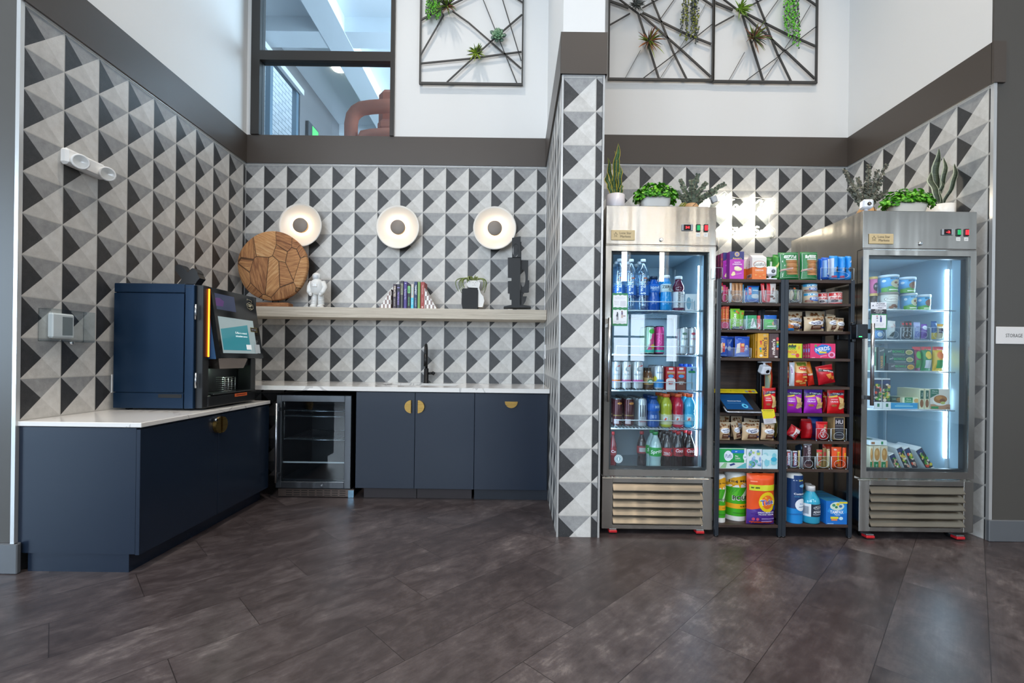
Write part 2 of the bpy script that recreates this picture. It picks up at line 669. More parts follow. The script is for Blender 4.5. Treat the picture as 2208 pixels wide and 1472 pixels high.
def wb(mb, name, parent=None):
    """link a mesh given in world coordinates as a part of parent, or as a thing with its origin at its base"""
    if parent is not None:
        off = Vector((0, 0, 0))
        q = parent
        while q is not None:
            off += Vector(q.location)
            q = q.parent
        mb.v = [p - off for p in mb.v]
        return mb.build(name, parent)
    xs_, ys_, zs_ = [p.x for p in mb.v], [p.y for p in mb.v], [p.z for p in mb.v]
    c = Vector(((min(xs_) + max(xs_)) / 2, (min(ys_) + max(ys_)) / 2, min(zs_)))
    mb.v = [p - c for p in mb.v]
    return mb.build(name, None, tuple(c))


def pm(c):
    return c if not isinstance(c, str) else P(c, 0.35)


def tag(o, label, cat, group=None):
    o['label'] = label
    o['category'] = cat
    if group:
        o['group'] = group
    return o


def struct(o):
    o['kind'] = 'structure'
    return o


def empty(name, loc, label, cat, group=None, rz=0.0):
    o = bpy.data.objects.new(name, None)
    o.empty_display_size = 0.1
    COL.objects.link(o)
    o.location = loc
    o.rotation_euler = (0, 0, rz)
    return tag(o, label, cat, group)


_KIDS = {}


def kids(o):
    return [c for c in bpy.data.objects if c.parent == o]


def dup(o, loc, rz=None, label=None, group=None, rot=None):
    """copy of a thing with copies of its parts and sub-parts"""
    if o.name not in _KIDS:
        _KIDS[o.name] = [(c, kids(c)) for c in kids(o)]
    r = o.copy()
    COL.objects.link(r)
    r.location = loc
    if rot is not None:
        r.rotation_euler = rot
    elif rz is not None:
        r.rotation_euler = (0, 0, rz)
    if label: r['label'] = label
    if group: r['group'] = group
    for c, gs in _KIDS[o.name]:
        cc = c.copy()
        COL.objects.link(cc)
        cc.parent = r
        for g in gs:
            gg = g.copy()
            COL.objects.link(gg)
            gg.parent = cc
    return r

# ================================================================ the setting
XL, XR, DL, DR = -2.412, 2.905, 4.121, 4.037
YLF, YRF, YC = 2.254, 2.823, 2.782
XC0, XC1 = 0.275, 0.527
ZT, ZB = 2.770, 3.035          # top of the tiling (tile joint line), top of the brown band
ZTT = 2.785


def tiled(name, p0, p1, z0, z1, u0, uref, thick):
    """tiled wall slab between plan points p0 -> p1; tile joints pass through uref along the run"""
    a, b = Vector((*p0, 0)), Vector((*p1, 0))
    d = (b - a).normalized()
    nrm = Vector((d.y, -d.x, 0))      # towards the viewer side
    m = MB()
    back = -nrm * thick
    q = [a, b, b + back, a + back]
    vs = [(p.x, p.y, z) for z in (z0, z1) for p in q]
    m.add(vs, [(0, 1, 5, 4), (1, 2, 6, 5), (2, 3, 7, 6), (3, 0, 4, 7), (4, 5, 6, 7), (3, 2, 1, 0)], M_TILE)
    o = m.build(name, uvfn=lambda c: (((Vector((c.x, c.y, 0)) - a).dot(d) - uref) / TILE, (c.z - ZT) / TILE))
    return struct(o)


m = MB()
m.box(-8, 8, -7, 10, -0.1, 0, M_FLOOR)
struct(m.build('floor'))
# left alcove
tiled('wall_left_tile', (XL, YLF), (XL, DL), 0, ZTT, 0, 0.0, 0.12)
tiled('wall_back_left', (XL, DL), (XC0, DL), 0, ZTT, 0, 2.412 - 2.24927, 0.12)
tiled('wall_column_left', (XC0, DL), (XC0, YC), 0, ZTT, 0, 0.05, 0.01)
tiled('wall_column_front', (XC0, YC), (XC1, YC), 0, ZTT, 0, 0.47831 - XC0, 0.01)
tiled('wall_back_right', (XC1, DR), (XR, DR), 0, ZTT, 0, 1.89614 - XC1, 0.12)
tiled('wall_right_tile', (XR, DR), (XR, YRF), 0, ZTT, 0, DR - 3.03955, 0.12)
# white plaster over the tiling
m = MB()
m.box(XL - 0.12, XL, YLF, DL, ZTT, CEIL, M_WHITE)
struct(m.build('wall_left_upper'))
WX0, WX1, WZ0, WZ1 = -2.30, -1.125, 3.035, 4.9
m = MB()
m.box(XL - 0.12, -2.362, DL, DL + 0.12, ZTT, CEIL, M_WHITE)
m.box(-1.095, XC0, DL, DL + 0.12, ZTT, CEIL, M_WHITE)
m.box(-2.362, -1.095, DL, DL + 0.12, ZTT, WZ0 - 0.02, M_WHITE)
m.box(-2.362, -1.095, DL, DL + 0.12, WZ1 + 0.06, CEIL, M_WHITE)
struct(m.build('wall_back_upper'))
m = MB()
m.box(XC0 + 0.01, XC1 - 0.01, YC + 0.01, DL + 0.12, 0, ZTT, M_GREY)
m.box(XC0, XC1, YC, DL + 0.12, ZTT, CEIL, M_WHITE)
struct(m.build('wall_column_core'))
tiled('wall_column_right', (XC1, YC), (XC1, DR), 0, ZTT, 0, 0.05, 0.01)
m = MB()
m.box(XC1, XR + 0.12, DR, DR + 0.12, ZTT, CEIL, M_WHITE)
struct(m.build('wall_back_right_upper'))
m = MB()
m.box(XR, XR + 0.12, YRF, DR, ZTT, CEIL, M_WHITE)
struct(m.build('wall_right_upper'))
# charcoal walls facing the hall
m = MB()
m.box(-8, XL - 0.001, YLF - 0.012, YLF + 0.1, 0, CEIL, M_GREY)
struct(m.build('wall_front_left'))
m = MB()
m.box(XR + 0.001, 8, YRF - 0.012, YRF + 0.1, 0, CEIL, M_GREY)
struct(m.build('wall_front_right'))
# brown band
m = MB()
m.prism([(YLF - 0.02, ZTT), (DL, ZTT), (DL, ZB), (YLF - 0.02, ZB)], XL - 0.002, XL + 0.014, M_BAND, 'yz')
m.box(XL, XC0, DL - 0.014, DL, ZTT, ZB, M_BAND)
m.box(XC0 - 0.014, XC0, YC - 0.014, DL, ZTT, ZB, M_BAND)
m.box(XC0 - 0.014, XC1 + 0.014, YC - 0.016, YC, ZTT, ZB, M_BAND)
m.box(XC1, XC1 + 0.014, YC - 0.014, DR, ZTT, ZB, M_BAND)
m.box(XC1, XR, DR - 0.014, DR, ZTT, ZB, M_BAND)
m.box(XR - 0.014, XR, YRF - 0.014, DR, ZTT, ZB, M_BAND)
m.box(XR - 0.014, XR + 0.06, YRF - 0.028, YRF - 0.012, ZTT, ZB, M_BAND)
struct(m.build('trim_1'))
# metal edge strips of the tiling
m = MB()
e = 0.006
m.box(XL - 0.016, XL + 0.003, YLF - 0.020, YLF, 0, ZTT, M_TRIM)
m.box(XC0 - 0.004, XC0 + 0.008, YC - 0.005, YC + 0.006, 0, ZTT, M_TRIM)
m.box(XC1 - 0.008, XC1 + 0.004, YC - 0.005, YC + 0.006, 0, ZTT, M_TRIM)
m.box(XR - 0.003, XR + 0.016, YRF - 0.020, YRF, 0, ZTT, M_TRIM)
m.box(XC0, XC1, YC - 0.004, YC, ZTT - 0.008, ZTT, M_TRIM)
m.box(XL, XC0, DL - 0.004, DL, ZTT - 0.008, ZTT, M_TRIM)
m.box(XC1, XR, DR - 0.004, DR, ZTT - 0.010, ZTT, M_TRIM)
m.prism([(YLF, ZTT - 0.008), (DL, ZTT - 0.008), (DL, ZTT), (YLF, ZTT)], XL, XL + 0.004, M_TRIM, 'yz')
m.prism([(YRF, ZTT - 0.008), (DR, ZTT - 0.008), (DR, ZTT), (YRF, ZTT)], XR - 0.004, XR, M_TRIM, 'yz')
m.box(XC0 - 0.003, XC0, DL - 0.01, DL, 0, ZTT, M_TRIM)
m.box(XL, XL + 0.004, DL - 0.004, DL, 0, ZTT, M_TRIM)
struct(m.build('trim_2'))
# baseboards
m = MB()
m.bbox(-8, XL + 0.03, YLF - 0.032, YLF - 0.012, 0, 0.145, M_BASE, 0.004)
m.bbox(XL + 0.005, XL + 0.022, YLF - 0.03, YLF - 0.002, 0, 0.145, M_BASE, 0.003)
struct(m.build('baseboard_left'))
m = MB()
m.bbox(XR - 0.012, 8, YRF - 0.034, YRF - 0.012, 0, 0.130, M_BASE, 0.004)
struct(m.build('baseboard_right'))
# hall side walls, ceiling and window wall
m = MB()
m.box(-8.12, -8, -7, -4.6, 0, CEIL, M_WHITE)
m.box(-8.12, -8, -1.2, YLF, 0, CEIL, M_WHITE)
m.box(-8.12, -8, -4.6, -1.2, 0, 0.4, M_WHITE)
m.box(-8.12, -8, -4.6, -1.2, 3.5, CEIL, M_WHITE)
struct(m.build('wall_hall_left'))
m = MB()
m.box(8, 8.12, -7, YRF, 0, CEIL, M_WHITE)
struct(m.build('wall_hall_right'))
m = MB()
m.box(-8, 8, -7, DL + 0.12, CEIL, CEIL + 0.1, M_WHITE)
for dx, dy in DOWN:
    m.lathe([(0.13, 0), (0.13, -0.012), (0.10, -0.014), (0.10, -0.002)][::-1], dx, dy, CEIL, 24, P('#f4f2ee', 0.4))
struct(m.build('ceiling'))
M_REAR = wall_paint('light_grey_paint', '#51483f', 0.6)
m = MB()
HOLES = [(w[0], w[1], 1.0, w[2]) for w in WINS] + CLER_SLOTS
ex = sorted({-8.0, 8.0} | {h[0] for h in HOLES} | {h[1] for h in HOLES})
for a_, b_ in zip(ex[:-1], ex[1:]):
    mid = (a_ + b_) / 2
    z_ = 0.0
    for h in sorted((h for h in HOLES if h[0] < mid < h[1]), key=lambda h: h[2]):
        m.box(a_, b_, REAR - 0.2, REAR, z_, h[2], M_REAR)
        z_ = h[3]
    m.box(a_, b_, REAR - 0.2, REAR, z_, CEIL, M_REAR)
struct(m.build('wall_rear'))
k = 2
for w in WINS:
    m = MB()
    fm = P('#25262a', 0.4)
    for zz in [q for q in (1.0, 1.62, 2.45, 3.2) if q < w[2] - 0.3] + [w[2] - 0.05]:
        m.box(w[0], w[1], REAR - 0.12, REAR - 0.06, zz, zz + 0.05, fm)
    nmu = max(1, round((w[1] - w[0]) / 0.55))
    for j in range(nmu + 1):
        xx = w[0] + (w[1] - w[0] - 0.05) * j / nmu
        m.box(xx, xx + 0.05, REAR - 0.12, REAR - 0.06, 1.0, w[2], fm)
    struct(m.build('window_%d' % k))
    k += 1

# ---------------------------------------------------------------- interior window and the loft behind it
FR = P('#2a2622', 0.4)
m = MB()
x0, x1 = -2.362, -1.090
m.box(x0, -2.285, DL - 0.03, DL + 0.06, WZ0, WZ1 + 0.06, FR)
m.box(-1.125, x1, DL - 0.03, DL + 0.06, WZ0, WZ1 + 0.06, FR)
m.box(-2.285, -1.125, DL - 0.03, DL + 0.06, 3.695, 3.778, FR)
m.box(-2.285, -1.125, DL - 0.03, DL + 0.06, WZ1, WZ1 + 0.06, FR)
wf = struct(m.build('window_1'))
for z0_, z1_ in ((WZ0 - 0.01, 3.695), (3.778, WZ1)):
    g = MB()
    g.box(-2.285, -1.125, DL + 0.01, DL + 0.018, z0_, z1_, M_WINGL)
    g.build('pane', wf)
LF, LX, LC = 3.0, -3.36, 5.46
ML = wall_paint('loft_ceiling_paint', '#e4eaee', 0.7)
m = MB()
m.box(LX, 4.0, DL + 0.14, 11, LC, LC + 0.1, ML)
for bx in (-2.40, -0.2):
    m.box(bx - 0.16, bx + 0.16, DL + 0.14, 11, LC - 0.2, LC, ML)
for by in (6.12, 8.9):
    m.box(LX, 4.0, by - 0.16, by + 0.16, LC - 0.196, LC, ML)
struct(m.build('ceiling_loft'))
m = MB()
m.box(LX - 0.1, 4.0, DL + 0.125, 11, LF - 0.1, LF, M_LOFT)
struct(m.build('floor_loft'))
m = MB()
wy0, wy1, wz1 = 5.3, 7.15, 5.22
m.box(LX - 0.12, LX, DL + 0.14, wy0, LF, LC, M_LOFT)
m.box(LX - 0.12, LX, wy1, 11, LF, LC, M_LOFT)
m.box(LX - 0.12, LX, wy0, wy1, wz1, LC, M_LOFT)
m.box(LX - 0.12, LX, wy0, wy1, LF, LF + 0.3, M_LOFT)
struct(m.build('wall_loft_left'))
m = MB()
m.box(LX, 4.0, 11, 11.1, LF, LC, M_LOFT)
struct(m.build('wall_loft_back'))
m = MB()
m.box(4.0, 4.1, DL + 0.14, 11, LF, LC, M_WHITE)
struct(m.build('wall_loft_right'))
m = MB()
bl = P('#5f7686', 0.35)
for yy in (wy0, wy0 + 0.5, wy0 + 1.02, wy1 - 0.07):
    m.box(LX - 0.09, LX - 0.02, yy, yy + 0.07, LF + 0.3, wz1, bl)
m.box(LX - 0.09, LX - 0.02, wy0, wy1, wz1 - 0.06, wz1, bl)
m.box(LX + 0.0, LX + 0.05, wy0 - 0.03, wy1 + 0.03, wz1 - 0.10, wz1 - 0.02, P('#c9cdd0', 0.5))
struct(m.build('window_8'))
# brick gable outside the loft window
t = NT('pale_brick')
bt = t.n('ShaderNodeTexBrick')
t.l(t.mapping(t.obj(), rot=(0, PI / 2, PI / 2)), bt.inputs[0])
t.l(t.n('ShaderNodeUVMap', uv_map='UVMap').outputs[0], bt.inputs[0])
bt.inputs['Color1'].default_value = lin('#d9e1e4')
bt.inputs['Color2'].default_value = lin('#e8eef0')
bt.inputs['Mortar'].default_value = lin('#93a2ab')
bt.inputs['Scale'].default_value = 1.0
bt.inputs['Brick Width'].default_value = 0.26
bt.inputs['Row Height'].default_value = 0.09
bt.inputs['Mortar Size'].default_value = 0.008
t.l(bt.outputs[0], t.b.inputs['Base Color'])
M_BRICK = t.m
m = MB()
m.box(LX - 1.3, LX - 1.2, 3.6, 12, 2.4, 7.0, M_BRICK)
struct(m.build('wall_outside_brick', uvfn=lambda c: (c.y, c.z)))
area('loft_fill_light', (1.9, 7.0, 4.2), (0, PI / 2, 0), 2.0, 5.0, 620, (0.84, 0.93, 1.0))  # added fill inside the loft, without a window, to brighten its ceiling
area('outside_daylight', (LX - 0.5, 6.3, 7.2), (0, 0, 0), 1.0, 4.0, 120, (0.9, 0.96, 1.0))
lf = MB()
c = atx(730, 147, -2.0)
lx_, ly_ = at(730, 147, (LC - CAM_H) / ((at(730, 147, 1)[2] - CAM_H)))[:2]
lf.lathe([(0.09, -0.02), (0.10, -0.004), (0.10, 0.0)], lx_, ly_, LC, 20, P('#ffe9c4', 0.5, 0, 14.0))
tag(wb(lf, 'downlight_fixture'), 'glowing round downlight in the pale ceiling seen through the interior window', 'light')
# rust coloured lounge chair close behind the glass
RUST = wall_paint('rust_boucle_fabric', '#a8614a', 0.95)
YCH = 4.75
g = at(800, 300, YCH)
ch = empty('lounge_chair', (g[0], YCH, LF), 'rust coloured lounge chair with tubular arms behind the interior window', 'chair')
m = MB()
pts = [at(u, v, YCH) for u, v in ((758, 420), (757, 290), (757, 268), (760, 252), (768, 241), (780, 234), (800, 231), (830, 229), (880, 228))]
m.tube(pts, 0.068, RUST, 14)
wb(m, 'arm', ch)
m = MB()
p, q = at(818, 224, YCH + 0.3), at(880, 196, YCH + 0.3)
m.bbox(p[0], q[0], YCH + 0.22, YCH + 0.42, 3.2, q[2], RUST, 0.06)
wb(m, 'backrest', ch)
m = MB()
p, q = at(811, 281, YCH + 0.02), at(880, 252, YCH + 0.02)
m.bbox(p[0], q[0], YCH + 0.02, YCH + 0.22, p[2], q[2], RUST, 0.05)
wb(m, 'cushion', ch)
m = MB()
pts = [at(u, v, YCH - 0.02) for u, v in ((779, 400), (779, 300), (783, 292), (800, 289), (830, 287), (880, 286))]
m.tube(pts, 0.05, RUST, 12)
m.bbox(at(790, 300, YCH)[0], at(880, 300, YCH)[0], YCH - 0.02, YCH + 0.6, LF + 0.02, at(800, 300, YCH)[2], RUST, 0.04)
wb(m, 'seat', ch)
# small picture and wall lamp on the loft's side wall
m = MB()
a, b = atx(662, 292, LX + 0.03), atx(684, 268, LX + 0.03)
m.bbox(LX, LX + 0.06, a[1], b[1], a[2] - 0.3, (a[2] + b[2]) / 2 + 0.06, P('#3a4146', 0.5), 0.01)
m.box(LX + 0.06, LX + 0.064, a[1] + 0.12, b[1] - 0.03, a[2] - 0.26, (a[2] + b[2]) / 2 + 0.03, P('#58c96a', 0.4, 0, 0.4))
tag(wb(m, 'wall_picture'), 'small green and white picture on the grey wall behind the interior window', 'picture')

# ================================================================ left alcove: cabinets, counters, shelf
BRASS = steel_material('brushed_brass', '#c9a25c', 0.28)
ZCL, ZCLT = 0.712, 0.735          # left counter slab
ZCB, ZCBT = 0.815, 0.847          # back counter slab
XF = -1.815                       # door plane of the left cabinet
YF = 3.45                         # door plane of the back cabinets


def half_disc(m, cx, cz, r, d0, d1, side, mat, plane='xz', n=18):
    """half-moon pull; side: direction in which the round edge faces"""
    a0 = {'l': PI / 2, 'r': -PI / 2, 'd': PI, 'u': 0}[side]
    poly = [(cx + r * math.cos(a0 + PI * i / n), cz + r * math.sin(a0 + PI * i / n)) for i in range(n + 1)]
    m.prism(poly, d0, d1, mat, plane)


cab = empty('base_cabinet', ((XL + XF) / 2, 2.85, 0), 'low navy base cabinet along the tiled side wall under the coffee machine', 'cabinet', 'navy base cabinets')
m = MB()
m.box(XL + 0.003, XF - 0.022, YLF - 0.002, 3.44, 0.092, ZCL - 0.004, M_NAVY)
wb(m, 'body', cab)
m = MB()
m.box(XL + 0.045, -1.872, YLF + 0.006, 3.43, 0.0, 0.092, M_NAVY)
wb(m, 'toe_kick', cab)
for y0, y1, hs in ((YLF - 0.004, 2.845, 'r'), (2.849, 3.436, 'l')):
    m = MB()
    m.bbox(XF - 0.020, XF, y0, y1, 0.088, ZCL - 0.010, M_NAVY, 0.0012)
    d = wb(m, 'door', cab)
    h = MB()
    yy = 2.839 if hs == 'r' else 2.857
    half_disc(h, yy, 0.640, 0.050, XF + 0.001, XF + 0.020, 'l' if hs == 'r' else 'r', BRASS, 'yz')
    wb(h, 'handle', d)['label'] = 'half-moon brass handle'
m = MB()
c = atx(460, 905, XF)
m.lathe([(0.011, 0), (0.011, 0.02), (0.008, 0.024)], 0, 0, 0, 14, P('#c8ccd0', 0.15, 1.0))
m.v = [Vector((XF + 0.0 + p.z, c[1] + p.x, c[2] + p.y)) for p in m.v]
m.box(XF, XF + 0.014, c[1] + 0.012, c[1] + 0.05, c[2] - 0.022, c[2] + 0.026, P('#c8ccd0', 0.2, 1.0))
wb(m, 'lock', cab)

m = MB()
m.bbox(XL + 0.001, XF + 0.008, YLF - 0.010, 3.436, ZCL, ZCLT, M_QUARTZ, 0.002)
tag(wb(m, 'countertop'), 'lower white veined quartz countertop along the side wall holding the coffee machine', 'countertop')

# back counter with an opening for the sink
SX0, SX1, SY0, SY1 = -1.045, -0.46, 3.66, 3.98
m = MB()
YFC = 3.428
for q in ((XL + 0.001, SX0, YFC, DL - 0.001), (SX1, XC0 - 0.002, YFC, DL - 0.001), (SX0, SX1, YFC, SY0), (SX0, SX1, SY1, DL - 0.001)):
    m.box(*q, ZCB, ZCBT, M_QUARTZ)
tag(wb(m, 'countertop'), 'higher white quartz countertop along the back wall with the sink cut into it', 'countertop')
m = MB()
t_ = 0.004
m.box(SX0 + 0.001, SX1 - 0.001, SY0 + 0.001, SY1 - 0.001, 0.66, 0.664, M_STEEL)
m.box(SX0 + 0.001, SX0 + t_, SY0 + 0.001, SY1 - 0.001, 0.66, ZCB, M_STEEL)
m.box(SX1 - t_, SX1 - 0.001, SY0 + 0.001, SY1 - 0.001, 0.66, ZCB, M_STEEL)
m.box(SX0 + 0.001, SX1 - 0.001, SY0 + 0.001, SY0 + t_, 0.66, ZCB, M_STEEL)
m.box(SX0 + 0.001, SX1 - 0.001, SY1 - t_, SY1 - 0.001, 0.66, ZCB, M_STEEL)
tag(wb(m, 'sink'), 'steel undermount sink set in the back countertop below the black faucet', 'sink')
# faucet
fx, fy = at(919, 820, 4.02)[0], 4.02
fau = empty('faucet', (fx, fy, ZCBT), 'tall black gooseneck faucet standing at the back of the sink', 'faucet')
MBK = P('#101114', 0.35, 0.2)
m = MB()
m.lathe([(0.026, 0), (0.026, 0.006), (0.020, 0.010), (0.020, 0.125), (0.016, 0.13)], fx, fy, ZCBT, 20, MBK)
wb(m, 'base', fau)
m = MB()
pts = [(fx, fy, ZCBT + 0.12), (fx, fy, ZCBT + 0.26)]
for i in range(1, 15):
    a = PI * i / 14
    pts.append((fx + 0.010 * (1 - math.cos(a)), fy - 0.075 * (1 - math.cos(a)), ZCBT + 0.26 + 0.072 * math.sin(a)))
pts.append((fx + 0.02, fy - 0.15, ZCBT + 0.24))
m.tube(pts, 0.012, MBK, 12)
wb(m, 'spout', fau)
m = MB()
m.tube([(fx + 0.02, fy - 0.15, ZCBT + 0.25), (fx + 0.02, fy - 0.15, ZCBT + 0.15)], 0.015, MBK, 12)
wb(m, 'spray_head', fau)
m = MB()
m.tube([(fx + 0.015, fy, ZCBT + 0.085), (fx + 0.055, fy, ZCBT + 0.088)], 0.011, MBK, 10)
m.tube([(fx + 0.055, fy, ZCBT + 0.075), (fx + 0.068, fy, ZCBT + 0.098)], 0.014, MBK, 10)
wb(m, 'lever', fau)

# back cabinets
X0 = at(767, 950, YF)[0]
XA, XB, XD = at(894, 950, YF)[0], at(1022.5, 950, YF)[0], 0.262
cab = empty('base_cabinet', ((X0 + XB) / 2, 3.75, 0), 'navy double-door sink cabinet between the beverage cooler and the narrow cabinet', 'cabinet', 'navy base cabinets')
m = MB()
m.box(X0, XB - 0.002, YF + 0.02, DL - 0.01, 0.085, 0.65, M_NAVYK)
m.box(X0, XB - 0.002, YF + 0.02, YF + 0.05, 0.65, ZCB - 0.002, M_NAVYK)
m.box(X0, X0 + 0.02, YF + 0.02, DL - 0.01, 0.65, ZCB - 0.002, M_NAVYK)
wb(m, 'body', cab)
m = MB()
m.box(X0 + 0.045, XA + 0.005, 3.515, 3.53, 0, 0.085, P('#2c2528', 0.5))
m.box(XA + 0.010, XB - 0.02, 3.515, 3.53, 0, 0.085, P('#2c2528', 0.5))
wb(m, 'toe_kick', cab)
for a, b, hs in ((X0, XA - 0.0015, 'l'), (XA + 0.0015, XB - 0.0015, 'r')):
    m = MB()
    m.bbox(a, b, YF, YF + 0.02, 0.088, ZCB - 0.008, M_NAVY, 0.0012)
    d = wb(m, 'door', cab)
    h = MB()
    c = at(886.5 if hs == 'l' else 901.3, 876.5, YF - 0.01)
    half_disc(h, c[0], c[2], 0.048, YF - 0.018, YF - 0.001, hs, BRASS)
    wb(h, 'handle', d)['label'] = 'half-moon brass handle'
cab = empty('base_cabinet', ((XB + XD) / 2, 3.75, 0), 'navy panel cabinet beside the tiled column with one horizontal half-moon pull', 'cabinet', 'navy base cabinets')
m = MB()
m.box(XB + 0.002, XC0 - 0.004, YF + 0.02, DL - 0.01, 0.085, ZCB - 0.002, M_NAVYK)
wb(m, 'body', cab)
m = MB()
m.box(XB + 0.0, XD + 0.008, 3.505, 3.52, 0, 0.085, M_NAVYK)
wb(m, 'toe_kick', cab)
m = MB()
m.bbox(XB + 0.0015, XD, YF, YF + 0.02, 0.088, ZCB - 0.008, M_NAVY, 0.0012)
d = wb(m, 'door', cab)
h = MB()
c = at(1102.5, 865.5, YF - 0.01)
half_disc(h, c[0], c[2], 0.048, YF - 0.018, YF - 0.001, 'd', BRASS)
wb(h, 'handle', d)['label'] = 'half-moon brass handle'

# under-counter beverage cooler
def px_box(m, u0, v0, u1, v1, Ya, Yb, mat, bev=0.0):
    """box whose front rectangle at depth Ya has these frame corners"""
    a, b = at(u0, v0, Ya), at(u1, v1, Ya)
    f = m.bbox if bev else m.box
    args = (a[0], b[0], Ya, Yb, min(a[2], b[2]), max(a[2], b[2]), mat)
    return f(*args, bev) if bev else f(*args)


YC0 = 3.462
bc = empty('beverage_cooler', (at(678, 950, YC0)[0], 3.75, 0), 'empty under-counter beverage cooler with steel framed glass door', 'cooler')
cx0, cx1 = at(596, 950, YC0)[0], at(757, 950, YC0)[0]
zt_, zb_ = at(678, 852, YC0)[2], at(678, 1052, YC0)[2]
KB = P('#0a0d14', 0.4)
m = MB()
m.box(cx0, cx0 + 0.02, YC0 + 0.03, 4.05, zb_ - 0.01, zt_, KB)
m.box(cx1 - 0.02, cx1, YC0 + 0.03, 4.05, zb_ - 0.01, zt_, KB)
m.box(cx0, cx1, 4.03, 4.05, zb_ - 0.01, zt_, KB)
m.box(cx0, cx1, YC0 + 0.03, 4.05, zt_ - 0.02, zt_, KB)
m.box(cx0, cx1, YC0 + 0.03, 4.05, zb_ - 0.01, zb_ + 0.06, KB)
wb(m, 'body', bc)
g0, g1 = at(607, 950, YC0)[0], at(743, 950, YC0)[0]
gt, gb = at(678, 866, YC0)[2], at(678, 1038.5, YC0)[2]
m = MB()
m.bbox(cx0, g0, YC0 - 0.005, YC0 + 0.028, zb_, zt_, M_STEELD, 0.002)
m.bbox(g1, cx1, YC0 - 0.005, YC0 + 0.028, zb_, zt_, M_STEELD, 0.002)
m.bbox(g0, g1, YC0 - 0.005, YC0 + 0.028, gt, zt_, M_STEELD, 0.002)
m.bbox(g0, g1, YC0 - 0.005, YC0 + 0.028, zb_, gb, M_STEELD, 0.002)
m.box(g0, g1, YC0 - 0.002, YC0 + 0.0, gb, gb + 0.003, P('#aab0b6', 0.2, 1))
c = at(694, 1046, YC0 - 0.006)
m.lathe([(0.007, 0), (0.007, 0.004)], 0, 0, 0, 14, P('#d8dcdf', 0.2, 1))
for q in range(len(m.v) - 28, len(m.v)):
    p = m.v[q]
    m.v[q] = Vector((c[0] + p.x, YC0 - 0.006 - p.z, c[2] + p.y))
dr = wb(m, 'door', bc)
m = MB()
m.box(g0, g1, YC0 + 0.006, YC0 + 0.010, gb, gt, M_GLASS)
wb(m, 'glass', dr)
m = MB()
c = at(592.5, 950, YC0 - 0.04)
m.tube([(c[0] + 0.012, YC0 - 0.045, at(592, 868, YC0)[2]), (c[0] + 0.012, YC0 - 0.045, at(592, 1037, YC0)[2])], 0.009, M_STEELV, 12)
for v in (881, 1021):
    zz = at(600, v, YC0)[2]
    m.box(c[0] + 0.004, c[0] + 0.03, YC0 - 0.045, YC0 - 0.005, zz - 0.012, zz + 0.012, M_STEELD)
wb(m, 'handle', dr)
for v, inset in ((886, 0), (898, 0), (948, 0), (996, 1)):
    zz = at(678, v, YC0 + 0.05)[2]
    m = MB()
    wire = P('#9aa3ad', 0.25, 1)
    if inset:
        m.box(cx0 + 0.022, cx1 - 0.022, YC0 + 0.05, 4.0, zz - 0.003, zz, M_GLASS)
        m.box(cx0 + 0.022, cx1 - 0.022, YC0 + 0.045, YC0 + 0.05, zz - 0.006, zz + 0.004, P('#aeb4ba', 0.4))
    else:
        m.tube([(cx0 + 0.022, YC0 + 0.05, zz), (cx1 - 0.022, YC0 + 0.05, zz)], 0.003, wire, 6)
        m.tube([(cx0 + 0.022, 3.98, zz), (cx1 - 0.022, 3.98, zz)], 0.003, wire, 6)
        for i in range(26):
            xx = cx0 + 0.03 + (cx1 - cx0 - 0.06) * i / 25
            m.tube([(xx, YC0 + 0.05, zz + 0.003), (xx, 3.98, zz + 0.003)], 0.0016, wire, 4)
    wb(m, 'shelf', bc)
m = MB()
gx0, gx1 = at(600, 1062, 3.5)[0], at(763, 1062, 3.5)[0]
gz0, gz1 = at(678, 1070, 3.5)[2], at(678, 1054, 3.5)[2]
m.box(gx0, gx1, 3.50, 3.51, gz0, gz1, P('#6d5f58', 0.3, 0.6))
for r in range(3):
    for c in range(8):
        xx = gx0 + 0.06 + c * 0.058
        zz = gz1 - 0.012 - r * 0.0165
        m.box(xx, xx + 0.044, 3.497, 3.50, zz - 0.002, zz + 0.002, P('#0c0a0a', 0.7))
m.box(gx1 - 0.042, gx1, 3.495, 3.50, gz0 - 0.004, gz1 - 0.006, P('#7d9fb5', 0.25, 0.7))
m.box(gx0 + 0.01, gx1 - 0.01, 3.51, 3.60, gz1 - 0.02, zb_ - 0.009, P('#17181a', 0.5))
wb(m, 'grille', bc)
for xx in (gx0 + 0.03, gx1 - 0.03):
    for yy in (3.56, 3.98):
        m = MB()
        m.lathe([(0.016, 0), (0.016, 0.01), (0.008, 0.012), (0.008, zb_ - 0.010)], xx, yy, 0, 12, P('#17181a', 0.5))
        wb(m, 'foot', bc)

# floating shelf
ZS = 1.480
m = MB()
m.bbox(XL + 0.001, XC0 - 0.001, 3.850, DL - 0.001, 1.396, ZS, M_OAK, 0.002)
tag(wb(m, 'floating_shelf'), 'long pale oak floating shelf on the tiled wall above the counter', 'shelf')

